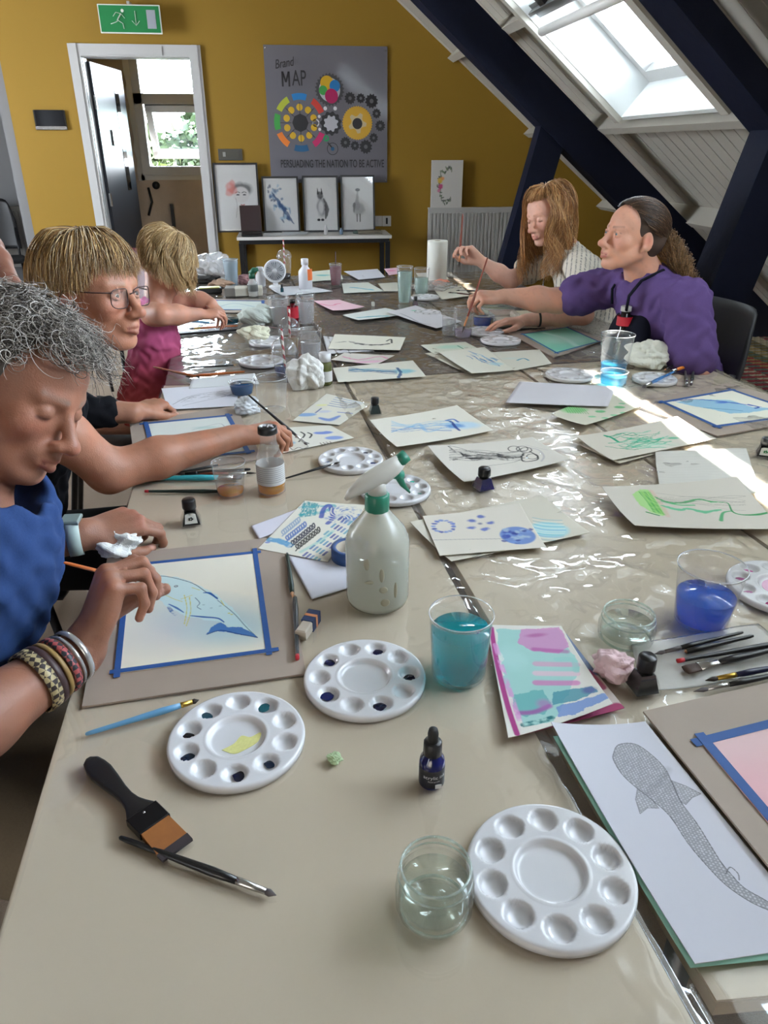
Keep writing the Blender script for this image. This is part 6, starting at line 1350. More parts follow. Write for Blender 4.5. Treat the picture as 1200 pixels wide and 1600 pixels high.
# crumpled things
crumple('pink_tissue', 'crumpled white and pink tissue beside the black ink bottle', (955, 1057), .050, .035, (226, 196, 200), 'tissue', 3, aspect=1.1, freq=3.2)
crumple('paint_scrap', 'tiny scrap of pale green tissue on the near table', (523, 1188), .016, .008, (170, 190, 150), 'scrap', 5)
crumple('crumpled_tissue', 'large crumpled white tissue at the table edge by the woman in purple', (1015, 572), .150, .075, (222, 222, 210), 'tissue', 8, aspect=.7, freq=3.4, sharp=.6)
crumple('crumpled_tissue', 'crumpled tissue with blue stains beside the empty clear cup', (388, 645), .070, .045, (214, 219, 224), 'tissue', 11, aspect=.9)
crumple('crumpled_tissue', 'tall crumpled pale tissue left of the olive-green bottle', (478, 606), .095, .095, (224, 223, 219), 'tissue', 14, aspect=.8, sharp=.55)
crumple('crumpled_tissue', 'crumpled yellowish tissue on the brown table behind the domed cups', (400, 530), .11, .05, (216, 214, 190), 'tissue', 17)
crumple('crumpled_tissue', 'crumpled tissue with green stains beside the dark teal glass', (405, 507), .13, .075, (200, 208, 200), 'tissue', 19)
crumple('plastic_bag', 'crumpled clear plastic bag of white stuff at the far left of the table', (333, 438), .19, .14, (200, 200, 202), 'plastic bag', 21, m=clear('bag_film', haze=.45, hazecol=(.75, .75, .76), rough=.15))
crumple('pink_tissue', 'crumpled pink tissue at the far end beside the far white cups', (690, 447), .09, .03, (215, 140, 120), 'tissue', 23)
crumple('plastic_wrap', 'crumpled shiny plastic wrap in the sun in front of the mint cups', (676, 452), .20, .035, (230, 230, 226), 'plastic wrap', 25, m=clear('wrap_film', haze=.35, hazecol=(.85, .85, .84), rough=.12), freq=5)
crumple('dark_pouch', 'dark flat pencil pouch behind the plastic bag', (312, 441), .22, .035, (52, 50, 50), 'pouch', 27, aspect=.6)
crumple('snack_wrapper', 'brownish crumpled snack wrapper between the bag and the pouch', (345, 448), .12, .035, (170, 140, 118), 'wrapper', 29)
crumple('floral_cloth', 'small crumpled pink and cream cloth beside the green-nozzle bottle', (383, 445), .08, .05, (160, 120, 122), 'cloth', 31)
# clear sleeve under the right brushes, tray by the girl
def p_sleeve(c):
    for k in range(10): c.line([(960+k*18, 1040-k*3), (1010+k*18, 1062-k*3)], 1.5*c.u, srgb(236, 234, 232), .5)
o = sheet('plastic_sleeve', 'thin translucent plastic sleeve under the brushes at right', [(985, 1010), (1185, 975), (1262, 1048), (1010, 1085)], .003, (205, 200, 196), None, wav=.008, cat='plastic sleeve'); o.data.materials[0] = clear('sleeve_film', haze=.35, hazecol=(.74, .72, .70), rough=.15, bump=(50, .5, .004))
o = sheet('plastic_sleeve', 'clear plastic sleeve folded on the brown table beside the little girl', [(268, 503), (345, 495), (352, 512), (262, 522)], .003, (205, 200, 196), None, wav=.015, cat='plastic sleeve'); o.data.materials[0] = clear('sleeve_film2', haze=.2, hazecol=(.8, .8, .82), rough=.08, bump=(50, .6, .004))
p = at(300, 527); t = thing('brush_tray', 'narrow clear tray with a dark edge lying at the girl\'s waist', 'tray', at(318, 519), .25)
b = MB(); b.box((0, 0, .006), (.22, .05, .012), bevel=.004); b.build('tray', clear('tray_clear', haze=.3, hazecol=(.6, .55, .58)), t); b = MB(); b.box((.01, -.03, .004), (.26, .012, .008)); b.build('dark_edge', BLACK_PL, t)
# paper towel roll
p = at(682, 440); H = hfor(p, 376); r = 15.5/PXM(p); t = thing('paper_towel_roll', 'standing white paper towel roll at the far end of the table, lit by sun', 'paper towel', p)
b = MB(); b.lathe_open([(r*.3, 0), (r, 0), (r*1.01, .004), (r*.99, H*.3), (r*1.0, H*.98), (r*.98, H), (r*.3, H)], 48); b.build('roll', mat('towel_white', srgb(228, 228, 220), .9, bump=(60, .3, .003)), t)
b = MB(); b.lathe_open([(r*.3, 0), (r*.3, H+.001), (r*.26, H+.001), (r*.26, 0)], 24); b.build('core', MATS['core'], t)
# tubs, boxes
p = at(753, 512); t, _, _ = cup('blue-filled clear tub beside the two palettes on the brown table', (753, 510), 492, 30, 27, 496, liquid('royal', srgb(25, 75, 170), .85), name='paint_tub', cat='tub', rib=False)
p = at(787, 512); t = thing('plastic_container', 'square clear food container with pale contents, right of the blue tub', 'container', p); k = .045
b = MB(); b.quadbox([(-k*.8, -k*.8, 0), (k*.8, -k*.8, 0), (k*.8, k*.8, 0), (-k*.8, k*.8, 0)], [(-k*1.25, -k*1.1, .06), (k*1.1, -k*1.1, .06), (k*1.1, k*1.1, .06), (-k*1.25, k*1.1, .06)]); b.build('container_wall', clear('container', haze=.25), t)
b = MB(); b.box((0, 0, .020), (k*1.6, k*1.6, .03), bevel=.005); b.build('contents', mat('pale_paint', srgb(205, 205, 190), .5), t)
t, _, _ = cup('wide shallow bowl with pale green liquid behind the square container', (776, 492), 478, 62, 44, 481, liquid('palegreen', srgb(205, 215, 195), .8), name='plastic_bowl', cat='bowl', rib=False)
t = thing('sketch_pad', 'closed cream cloth-covered pad under the blonde woman\'s hand', 'pad', at(835, 502), -.15); b = MB(); b.box((0, 0, .016), (.19, .12, .03), bevel=.008); b.build('cover', mat('cream_cover', srgb(200, 190, 168), .8), t)
t = thing('paper_box', 'small grey and cream box lying behind the long pale painting', 'box', at(385, 462), .0); b = MB(); b.box((0, 0, .02), (.16, .08, .04), bevel=.004); b.build('box_body', mat('cream_box', srgb(205, 200, 185), .7), t); b = MB(); b.box((-.075, 0, .02), (.05, .083, .042), bevel=.003); b.build('grey_end', mat('grey_end', srgb(130, 125, 118), .6), t)
t = thing('paint_tin', 'flat tin of yellow-green paint beyond the little girl\'s hands', 'paint tin', at(328, 458), .1); b = MB(); b.box((0, 0, .012), (.12, .06, .024), bevel=.004); b.build('tin', mat('dark_tin', (.05, .05, .05), .4, metal=.6), t); b = MB(); b.box((0, 0, .0255), (.10, .05, .004)); b.build('paint_pan', mat('yellow_green_paint', srgb(170, 165, 50), .4), t)
tag(MB().box((0, 0, .009), (.014, .014, .018), bevel=.002).build('white_cube', mat('cube_white', srgb(225, 225, 215), .7), loc=at(583, 479)), 'tiny white cube eraser alone on the brown table', 'eraser')
# desk fan
p = at(431, 450); t = thing('desk_fan', 'small round white desk fan near the far end of the table', 'fan', p); s = PXM(p); R_ = 15.5/s; hc = hfor(p, 423)
b = MB(); b.lathe([(.035, 0), (.036, .008), (.02, .014)], 28); b.build('base', WHITE_PL, t); b = MB(); b.tube([(0, 0, .012), (0, .004, hc-R_*.9)], [.014, .011], 12); b.build('stand', WHITE_PL, t)
FM = Matrix.Translation((0, -.01, hc)) @ Matrix.Rotation(math.radians(80), 4, 'X')
b = MB(); n = 40; b.tube([FM @ Vector((R_*math.cos(2*math.pi*k/n), R_*math.sin(2*math.pi*k/n), 0)) for k in range(n+1)], .006, 8, caps=False)
for k in range(24): a = 2*math.pi*k/24; b.tube([FM @ Vector((R_*.25*math.cos(a), R_*.25*math.sin(a), .01)), FM @ Vector((R_*.97*math.cos(a+.25), R_*.97*math.sin(a+.25), .004))], .0012, 4)
b.tube([FM @ Vector((0, 0, -.01)), FM @ Vector((0, 0, .012))], R_*.24, 20); b.build('grille', WHITE_PL, t)
b = MB(); b.tube([FM @ Vector((0, 0, -.05)), FM @ Vector((0, 0, -.008))], [R_*.5, R_*.95], 28); b.build('fan_housing', mat('fan_grey', srgb(176, 178, 182), .5), t)
for k in range(5):
    a = k*1.2566; b = MB(); b.add([FM @ Vector(v) for v in ((.008*math.cos(a), .008*math.sin(a), 0), (R_*.85*math.cos(a), R_*.85*math.sin(a), -.003), (R_*.85*math.cos(a+.7), R_*.85*math.sin(a+.7), .003), (.008*math.cos(a+.9), .008*math.sin(a+.9), .004))], [(0, 1, 2, 3)]); b.build('blade', mat('fan_blade', srgb(120, 124, 130), .4), t)
simple_bottle('white capped tube standing just left of the fan', (408, 448), 417, 15, WHITE_PL, WHITE_PL, .6, .6, .2)
# things on the side desk
for k, (x, y, w, h, c, lb) in enumerate(((430, 358, .26, .20, (200, 200, 204), 'loose white papers on the side desk below the blue bird picture'), (460, 357, .22, .16, (188, 190, 194), 'greyish papers on the side desk below the squirrel picture'), (392, 363, .08, .06, (190, 70, 50), 'small red card on the side desk in front of the laptop'))):
    q = WY(x, y, 6.55); b = MB(); b.box((0, 0, .002+.001*k), (w, h, .003)); tag(b.build('desk_paper', mat('desk_paper_%d' % k, srgb(*c), .8), loc=(q[0], 6.56+.04*k, DT+.0005+.0035*(k == 1)), rot=(0, 0, .2-.3*k)), lb, 'paper')
for k, (x, w, h, c, lb) in enumerate(((509, .016, .075, (190, 190, 190), 'small white bottle on the side desk below the squirrel picture'), (533, .014, .05, (120, 140, 160), 'small bluish bottle on the side desk between two pictures'))):
    q = WY(x, 356, 6.50); b = MB(); b.lathe([(w, 0), (w, h*.65), (w*.5, h*.78), (w*.5, h)], 16); tag(b.build('desk_bottle', mat('desk_bottle_%d' % k, srgb(*c), .4), loc=(q[0], 6.50, DT)), lb, 'bottle')
for k, x in enumerate((557, 567)):
    q = WY(x, 352, 6.56); b = MB(); b.lathe_open([(.018, 0), (.030, 0), (.030, .02), (.018, .02), (.018, 0)], 24); tag(b.build('desk_tape_roll', mat('green_tape', srgb(70, 90, 84), .5), loc=(q[0], 6.56, DT)), ('left' if k == 0 else 'right')+' one of two dark tape rolls on the side desk below the duck picture', 'tape roll', 'tape rolls on the side desk')
q = WY(578, 355, 6.52); b = MB(); b.box((0, 0, .012), (.20, .14, .024), bevel=.003); tag(b.build('desk_box', mat('brown_box', srgb(105, 98, 84), .7), loc=(q[0], 6.55, DT)), 'flat brownish box at the right end of the side desk', 'box')
# ================================================================== PEOPLE
class SDF:
    def __init__(s): s.p = []; s.marks = []
    def cap(s, a, b, ra, rb=None, k=.012, sub=False):
        a = np.array(a, float); b = np.array(b, float); rb = ra if rb is None else rb
        R = max(ra, rb); s.p.append(('c', a, b, ra, rb, k, sub, np.minimum(a, b)-R, np.maximum(a, b)+R)); return s
    def chain(s, pts, rs, k=.012):
        for i in range(len(pts)-1): s.cap(pts[i], pts[i+1], rs[i], rs[i+1], k)
    def ell(s, c, r, R=None, k=.012, sub=False):
        c = np.array(c, float); r = np.array(r, float); R = np.eye(3) if R is None else np.array(R); m = np.abs(R) @ r
        s.p.append(('e', c, r, R, 0, k, sub, c-m, c+m)); return s
    def bounds(s, pad=.02):
        q = [p for p in s.p if not p[6]]; return np.min([p[7] for p in q], 0)-pad, np.max([p[8] for p in q], 0)+pad
    def field(s, lo, hi, h, wr=0, wf=30):
        n = np.ceil((hi-lo)/h).astype(int)+1; F = np.full(n, .05, np.float32); ax = [lo[i]+h*np.arange(n[i]) for i in range(3)]
        for p in s.p:
            k = p[5]; m = k+3*h+.008; i0 = np.maximum(0, np.floor((p[7]-m-lo)/h).astype(int)); i1 = np.minimum(n, np.ceil((p[8]+m-lo)/h).astype(int)+1)
            if (i1 <= i0).any(): continue
            X, Y, Z = np.meshgrid(ax[0][i0[0]:i1[0]], ax[1][i0[1]:i1[1]], ax[2][i0[2]:i1[2]], indexing='ij', sparse=False)
            if p[0] == 'c':
                a, b, ra, rb = p[1:5]; d = b-a; L = d@d+1e-12; t = np.clip(((X-a[0])*d[0]+(Y-a[1])*d[1]+(Z-a[2])*d[2])/L, 0, 1)
                D = np.sqrt((X-a[0]-t*d[0])**2+(Y-a[1]-t*d[1])**2+(Z-a[2]-t*d[2])**2)-(ra+(rb-ra)*t)
            else:
                c, r, R = p[1:4]; x, y, z = X-c[0], Y-c[1], Z-c[2]
                u = R[0, 0]*x+R[1, 0]*y+R[2, 0]*z; v = R[0, 1]*x+R[1, 1]*y+R[2, 1]*z; w = R[0, 2]*x+R[1, 2]*y+R[2, 2]*z
                k0 = np.sqrt((u/r[0])**2+(v/r[1])**2+(w/r[2])**2); k1 = np.sqrt((u/r[0]**2)**2+(v/r[1]**2)**2+(w/r[2]**2)**2)+1e-9; D = k0*(k0-1)/k1
            sl = (slice(i0[0], i1[0]), slice(i0[1], i1[1]), slice(i0[2], i1[2])); A = F[sl]
            if p[6]: D = -D; g = np.maximum(k-np.abs(A-D), 0)/k; F[sl] = np.maximum(A, D)+g*g*k/4
            else: g = np.maximum(k-np.abs(A-D), 0)/k; F[sl] = np.minimum(A, D)-g*g*k/4
        if wr:
            X, Y, Z = np.meshgrid(*ax, indexing='ij', sparse=True)
            F = F+wr*(np.sin(X*wf+2*np.sin(Z*wf*.6+Y*7))*np.sin(Z*wf*.7+3*np.sin(Y*wf*.5))+.6*np.sin(Y*wf*1.3+2*np.sin(X*wf*.9)+Z*wf*.8))
        return F
    def mesh(s, h, lo=None, hi=None, wr=0, wf=30):
        a, b = s.bounds(); lo = a if lo is None else np.maximum(a, lo); hi = b if hi is None else np.minimum(b, hi)
        F = np.clip(s.field(lo, hi, h, wr, wf), -3*h, 3*h).astype(np.float32); g = vdb.FloatGrid(3*h); g.copyFromArray(F)
        pts, quads = g.convertToQuads(0.0) if hasattr(g, 'convertToQuads') else (g.convertToPolygons(0.0, 0.0)[0], g.convertToPolygons(0.0, 0.0)[2])
        return lo+np.asarray(pts)*h, np.asarray(quads, np.int64)
def joined(parts):
    V = []; F = []; n = 0
    for v, f in parts: V.append(v); F.append(f+n); n += len(v)
    V = np.concatenate(V); F = np.concatenate(F)
    a, b, c = V[F[:, 0]], V[F[:, 1]], V[F[:, 2]]; vol = np.einsum('ij,ij->i', a, np.cross(b-a, c-a)).sum()
    ctr = V.mean(0); vol = np.einsum('ij,ij->i', a-ctr, np.cross(b-a, c-a)).sum()
    return V, (F[:, ::-1] if vol < 0 else F)
SKINM = mat('skin', rough=.5, attr=True, sss=.10, spec=.4, bump=(420, .35, .0012))
CLOTH = {}
def cloth(name, c, rough=.9, noise=(300, .12)): return mat('cloth_'+name, srgb(*c), rough, noise=noise, bump=(600, .25, .001), spec=.15)
def skin_obj(S, name, parent, tone, regions, marks, redness=.10, freckle=0):
    parts = [S.mesh(h, lo, hi) for (h, lo, hi) in regions]; V, F = joined(parts)
    base = np.array(srgb(*tone)); n = fbm(V[:, 0]*40+V[:, 2]*23, V[:, 1]*40-V[:, 2]*31, 5, 3); C = base[None, :]*(1+.22*(n-.5))[:, None]*(1-.12*np.clip((fbm(V[:, 0]*110+V[:, 2]*60, V[:, 1]*110+V[:, 2]*80, 7, 2)-.6)*3, 0, 1))[:, None]
    C[:, 1] *= 1-redness*.6*(n-.3).clip(0); C[:, 2] *= 1-redness*(n-.3).clip(0)
    for (c, r, col, a) in marks:
        c = np.array(c)
        if c.ndim == 1: d = np.linalg.norm(V-c, axis=1)
        else:
            ab = c[1]-c[0]; t = np.clip(((V-c[0])@ab)/(ab@ab), 0, 1); d = np.linalg.norm(V-c[0]-t[:, None]*ab, axis=1)
        al = (np.clip(1.4-d/r, 0, 1)*a)[:, None]; C = C*(1-al)+np.array(srgb(*col))*al
    o = mesh_np(name, V-np.array(parent.location) if parent else V, F, SKINM, parent, C.clip(0, 1)); return o
def cloth_obj(S, name, parent, m, h=.006, wr=.0035, wf=34, lo=None, hi=None, col=None):
    V, F = joined([S.mesh(h, lo, hi, wr, wf)]); return mesh_np(name, V-np.array(parent.location), F, m, parent, None if col is None else col(V))
def frame_of(y, z):
    y = np.array(y, float); y /= np.linalg.norm(y); z = np.array(z, float); z -= y*(z@y); z /= np.linalg.norm(z); return np.stack([np.cross(y, z), y, z], 1)
def cam_vec(r, u, f): return RT*r+UP*u+FW*f
def add_head(S, c, M, s=1.0, marks=None, lipc=(165, 95, 90), brow=(120, 90, 70), open_eye=True, cheek=(205, 130, 115), child=False, wide=1.0):
    T = lambda p: np.array(c)+M@(np.array(p)*s*np.array([wide, 1, 1]))
    E = lambda p, r, k=.012, sub=False, R=None: S.ell(T(p), np.array(r)*s, M if R is None else M@R, k*s, sub)
    Cp = lambda a, b, ra, rb, k=.01, sub=False: S.cap(T(a), T(b), ra*s, rb*s, k*s, sub)
    E((0, -.014, .034), (.074, .092, .077), .02); E((0, .038, .035), (.060, .044, .050), .025); E((0, .032, -.028), (.057, .054, .062), .03)
    E((0, .036, -.070), (.044, .044, .034), .025); E((0, .071, -.098), (.019, .017, .016), .018)
    for q in (-1, 1):
        Cp((q*.054, -.002, -.050), (q*.020, .062, -.097), .018, .014, .02); E((q*.040, .060, -.024), (.021, .019, .021), .018)
        Cp((q*.012, .082, .016), (q*.042, .069, .017), .008, .007, .014)
        E((q*.031, .093, -.002), (.017, .012, .010), .010, True); E((q*.031, .0715 if open_eye else .0735, -.002), (.0145, .0135, .0125), .003)
        E((q*.012, .101, -.041), (.0085, .011, .0075), .005); E((q*.006, .110, -.0475), (.0035, .005, .003), .002, True)
        RR = np.array(Matrix.Rotation(q*.30, 3, 'Z') @ Matrix.Rotation(-.15, 3, 'X'))
        E((q*.074, -.010, -.010), (.007, .018, .031), .006, False, RR); E((q*.081, -.006, -.006), (.005, .010, .018), .004, True, RR); Cp((q*.076, .002, -.030), (q*.073, .004, -.040), .007, .006, .006)
    if open_eye:
        for q in (-1, 1):
            for dz, rr_ in ((.0065, .0030), (-.0095, .0026)):
                Cp((q*.018, .080, dz*.3-.002), (q*.031, .0865, dz), rr_, rr_, .003); Cp((q*.031, .0865, dz), (q*.044, .078, dz*.3-.002), rr_, rr_, .003)
    Cp((0, .084, .006), (0, .108, -.032), .0068, .0100, .010); E((0, .113, -.037), (.0115, .011, .0105), .007)
    E((0, .080, -.060), (.028, .018, .020), .014)
    for q in (-1, 1): Cp((q*.021, .086, -.068), (q*.004, .0965, -.0635), .0040, .0058, .004); Cp((q*.019, .086, -.071), (0, .0955, -.0755), .0042, .0066, .004)
    for q in (-1, 1): Cp((q*.022, .092, -.0695), (0, .1035, -.0693), .0012, .0014, .003, True)
    if marks is not None:
        R_ = lambda a, b, r, col, al: marks.append((np.array([T(a), T(b)]), r*s, col, al))
        for q in (-1, 1):
            R_((q*.017, .092, -.066), (0, .100, -.0645), .0036, lipc, .8); R_((q*.015, .092, -.0745), (0, .099, -.0765), .0042, lipc, .85)
            R_((q*.014, .090, .018), (q*.045, .072, .022), .0042, brow, .7); ez = .0035 if open_eye else -.0095; R_((q*.017, .084+.003*(not open_eye), ez), (q*.031, .0855+.0005*(not open_eye), ez-.001), .0022+.0006*(not open_eye), (70, 50, 45), .75); R_((q*.031, .0855+.0005*(not open_eye), ez-.001), (q*.045, .077, ez), .0022+.0006*(not open_eye), (70, 50, 45), .75)
            marks.append((T((q*.042, .078, -.030)), .022*s, cheek, .28)); marks.append((T((q*.006, .112, -.049)), .003*s, (90, 50, 45), .8)); marks.append((T((q*.080, -.006, -.008)), .016*s, (196, 110, 96), .5))
        marks.append((T((0, .120, -.038)), .014*s, cheek, .32)); R_((-.022, .094, -.0697), (.022, .094, -.0697), .0014, (90, 45, 42), .8)
    return T
def eyes(parent, T, M, s, iris=(90, 110, 120), gaze=(0, 0)):
    for q in (-1, 1):
        e = MB(); c = T((q*.031, .0742, -.002)); r = .0118*s; e.sphere(c-np.array(parent.location), r, 20, 14); eo = e.build('eye', mat('eye_white', srgb(176, 166, 156), .2), parent)
        g = M@np.array([gaze[0], 1, gaze[1]]); g /= np.linalg.norm(g)
        i = MB(); i.sphere(c+g*r*.62-np.array(parent.location), r*.5, 14, 10); io = i.build('iris', mat('iris_%d' % iris[0], srgb(*iris), .1), eo)
        i = MB(); i.sphere(c+g*r*.88-np.array(parent.location), r*.27, 10, 8); i.build('pupil', BLACK_PL, eo)
def add_hand(S, w, f, back, side, curl=(.5, .7, .4), curls=None, s=1.0, thumb=None, spread=.06, marks=None, nail=(225, 175, 160)):
    """w wrist, f finger direction, back: out of the back of the hand; side +1 when the thumb lies on local +x"""
    y = np.array(f, float); y /= np.linalg.norm(y); z = np.array(back, float); z -= y*(z@y); z /= np.linalg.norm(z); x = np.cross(y, z)
    Q = lambda p: np.array(w)+s*(x*p[0]*side+y*p[1]+z*p[2])
    C = lambda a, b, ra, rb, k=.004: S.cap(Q(a), Q(b), ra*s, rb*s, k*s)
    C((0, -.02, 0), (0, .012, 0), .0235, .0225, .012)
    mc = [(.027, .086, .0), (.009, .091, .003), (-.010, .086, .002), (-.027, .076, -.002)]
    for i, m in enumerate(mc): C((m[0]*.55, .012, -.002), m, .0145, .0118, .010)
    S.ell(Q((-.014, .045, -.008)), np.array((.022, .036, .013))*s, np.stack([x*side, y, z], 1), .012*s); C((.018, .020, -.008), (.030, .048, -.012), .016, .013, .012)
    L = [(.041, .025, .021), (.045, .029, .022), (.042, .027, .021), (.033, .021, .019)]; rr = [(.0092, .0082, .0072), (.0094, .0084, .0074), (.0088, .0078, .0070), (.0078, .0070, .0062)]
    tips = []
    for i, m in enumerate(mc):
        cu = curls[i] if curls else curl; a = 0; p = np.array(m, float); sp = spread*(1.3-i*.9)
        for j in range(3):
            a += cu[j]; d = np.array([math.sin(sp)*math.cos(a), math.cos(sp)*math.cos(a), -math.sin(a)]); q = p+d*L[i][j]; C(p, q, rr[i][j], rr[i][min(2, j+1)]*(1 if j < 2 else .92), .0035); p = q
        tips.append(Q(p))
        if marks is not None:
            n = np.array([0, math.sin(a), math.cos(a)]); marks.append((Q(p+n*rr[i][2]*.9-d*.004), .0050*s, nail, .75))
            marks.append((Q(np.array(m)+np.array([0, 0, .012])), .012*s, (196, 118, 100), .30))
    t = thumb or [(.030, .030, -.010), (.048, .058, -.020), (.052, .088, -.028), (.046, .110, -.032)]
    for a, b_, ra, rb in zip(t, t[1:], (.0150, .0112, .0098), (.0115, .0098, .0080)): C(a, b_, ra, rb, .006)
    if marks is not None: marks.append((Q(np.array(t[3])+np.array([.004, -.003, .0075])), .0065*s, nail, .75))
    return Q, tips, Q(t[3])
# ---- hair strands as thin tubes
HAIRM = mat('hair_strands', rough=.42, attr=True, spec=.5)
def strands_obj(name, parent, Ls, r, cols, seed=0, rootdark=.75, tip=.25):
    """Ls: list of (m,3) world arrays"""
    R = np.random.RandomState(seed); V = []; F = []; C = []; n = 0
    for L in Ls:
        L = np.asarray(L); m = len(L); d = np.gradient(L, axis=0); d /= np.linalg.norm(d, axis=1)[:, None]+1e-9
        a = np.cross(d, np.array([.3, .5, .8])); a /= np.linalg.norm(a, axis=1)[:, None]+1e-9; b = np.cross(d, a)
        rr = (r*R.uniform(.6, 1.3)*(1-(1-tip)*np.linspace(0, 1, m)**2))[:, None]
        ring = np.stack([L+rr*(a*math.cos(w)+b*math.sin(w)) for w in (0, 2.094, 4.189)], 1).reshape(-1, 3); V.append(ring)
        i = np.arange(m-1)[:, None]*3+n; F.append(np.concatenate([np.concatenate([i+k, i+(k+1) % 3, i+3+(k+1) % 3, i+3+k], 1) for k in range(3)]))
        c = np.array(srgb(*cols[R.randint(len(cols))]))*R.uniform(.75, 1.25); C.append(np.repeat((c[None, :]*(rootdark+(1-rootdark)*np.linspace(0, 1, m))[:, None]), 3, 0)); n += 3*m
    return mesh_np(name, np.concatenate(V)-np.array(parent.location), np.concatenate(F), HAIRM, parent, np.concatenate(C).clip(0, 1))
def scalp(phi, th, off=0, RC=(.078, .097, .082), CC=(0, -.014, .034)):
    return np.array([CC[0]+(RC[0]+off)*math.sin(th)*math.sin(phi), CC[1]+(RC[1]+off)*math.sin(th)*math.cos(phi), CC[2]+(RC[2]+off)*math.cos(th)])
def fall(T, M, s, n, phir, th0, thend, length, layer, wave=(0, 0), seed=0, tj=.08, g=None, inward=.0, m2=12, jit=.004, curl=None):
    """strands that follow the skull away from the crown and then hang"""
    R = np.random.RandomState(seed); out = []; G = M.T@np.array([0, 0, -1.]) if g is None else np.array(g)
    for _ in range(n):
        phi = R.uniform(*phir); t0 = R.uniform(*th0); t1 = (thend(phi) if callable(thend) else thend)+R.uniform(-tj, tj*.8); off = R.uniform(*layer); Lg = (length(phi) if callable(length) else length)*R.uniform(1-2.5*tj, 1+tj)
        pts = [scalp(phi+R.uniform(-.02, .02), t0+(max(t1, t0+.1)-t0)*k/8, .001+off*min(1, k/3)) for k in range(9)]
        if Lg > 0:
            d = pts[-1]-pts[-2]; d /= np.linalg.norm(d); p = pts[-1]; st = Lg/m2
            for k in range(m2):
                d = d*.72+G*.28; d /= np.linalg.norm(d); p = p+d*st; rad = np.array([p[0], p[1]+.014, 0]); pts.append(p-rad*inward*k/m2)
        P_ = np.array(pts); u = np.linspace(0, 1, len(P_)); ph = R.uniform(0, 6.28) if curl is None else phi*curl; amp = wave[0]*u**1.2; fr = wave[1]*R.uniform(.85, 1.15)
        P_[:, 0] += amp*np.sin(u*fr+ph); P_[:, 1] += amp*np.cos(u*fr+ph*1.3)*.8; P_ += R.normal(size=3)*jit*.3
        out.append(np.array([T(q) for q in P_]))
    return out
def cap_sdf(T, M, s, extra=(), cut=True, wide=1.0, big=False):
    S = SDF(); S.ell(T((0, -.018, .038)), np.array((.079, .096, .080))*s, M, .01)
    for c, r in extra: S.ell(T(c), np.array(r)*s, M, .02)
    if cut: S.ell(T((0, .098, -.020 if big else -.025)), np.array((.090, .066, .083) if big else (.062, .055, .080))*s, M, .01, True)
    return S
def hairbase(S, parent, c, h=.005):
    V, F = joined([S.mesh(h)]); return mesh_np('hair_base', V-np.array(parent.location), F, mat('hairbase_%d_%d' % (c[0], c[2]), srgb(*c), .75, noise=(60, .3)), parent)
def A3(p): return np.array(p, float)
def arm(S, sh, el, wr, r=(.047, .040, .036, .025), k=.02):
    S.chain([A3(sh), (A3(sh)+A3(el))/2, A3(el)], [r[0], r[0]*.95, r[1]], k); m = A3(el)*.62+A3(wr)*.38; S.chain([A3(el), m, A3(wr)], [r[1]*.97, r[2]*1.08, r[3]], k)
def torso(S, pelvis, chest, neck, sl, sr, w=1.0, k=.05, r=.115):
    p, c, n, a, b = map(A3, (pelvis, chest, neck, sl, sr)); ax = (a-b)/np.linalg.norm(a-b); up = (n-p)/np.linalg.norm(n-p); f = frame_of(np.cross(up, ax), up)
    S.ell(c, np.array((.165, r, .19))*w, f, k); S.ell(p+(c-p)*.35, np.array((.150, r*.98, .16))*w, f, k); S.ell(p, np.array((.170, r*1.05, .13))*w, f, k)
    S.cap(a, (a+b)/2+(n-c)*.12, .056*w, .062*w, k*.8); S.cap(b, (a+b)/2+(n-c)*.12, .056*w, .062*w, k*.8); S.cap(n, c, .060*w, .09*w, k*.8)
    return f
def legs(S, pelvis, kl, kr, fl, fr_, r=.085):
    for k_, f_, sg in ((kl, fl, 1), (kr, fr_, -1)): S.cap(A3(pelvis)+(A3(k_)-A3(pelvis))*.12, k_, r, r*.72, .05); S.cap(k_, f_, r*.70, r*.5, .03)
def shoes(parent, feet, d=(1, 0)):
    for f in feet:
        b = MB(); l = A3(f)-A3(parent.location); b.sphere((l[0]+.05*d[0], l[1]+.05*d[1], l[2]*0+(.035-parent.location[2]) if False else .045-parent.location[2]), (.13 if d[0] else .05, .05 if d[0] else .13, .045), 16, 10); b.build('shoe', mat('dark_shoe', (.02, .02, .022), .5), parent)

# =========================== 1. woman with grey curls
tG = thing('person', 'person with grey curly hair in a blue t-shirt painting the whale, nearest on the left', 'person', (-.60, .88, 0))
hc = DP(22, 602, 1.0); MG = frame_of(cam_vec(.87, -.48, -.10), cam_vec(.48, .85, -.15)); mk = []; S = SDF()
TG = add_head(S, hc, MG, 1.0, mk, open_eye=False, brow=(120, 112, 104), lipc=(128, 72, 66), cheek=(158, 88, 72), wide=1.03)
neckG = A3((-.47, .985, .985)); pelG = (-.64, .86, .53); cheG = (-.47, .945, .85); LSG = (-.49, 1.13, .93); RSG = (-.50, .76, .93)
S.cap(TG((0, -.035, -.045)), neckG, .058, .064, .03); S.cap(neckG, A3((-.46, .96, .94)), .062, .065, .03)
wrR = P(130, 1014, .785); elR = A3((-.455, .655, .775)); arm(S, RSG, elR, wrR, (.05, .044, .042, .029))
fR = np.array((.35, .45, .75)); QR, tipsR, thR = add_hand(S, wrR+fR*.008, fR, (-.75, -.20, .6), -1, curls=[(.85, 1.0, .5), (1.0, 1.15, .6), (1.15, 1.25, .6), (1.25, 1.3, .6)], spread=.02, s=1.08, thumb=[(.028, .026, -.014), (.036, .054, -.040), (.026, .076, -.062), (.014, .090, -.078)], marks=mk)
wrL = P(128, 836, .80); elL = A3((-.50, 1.13, .80)); arm(S, LSG, elL, wrL, (.048, .042, .038, .027))
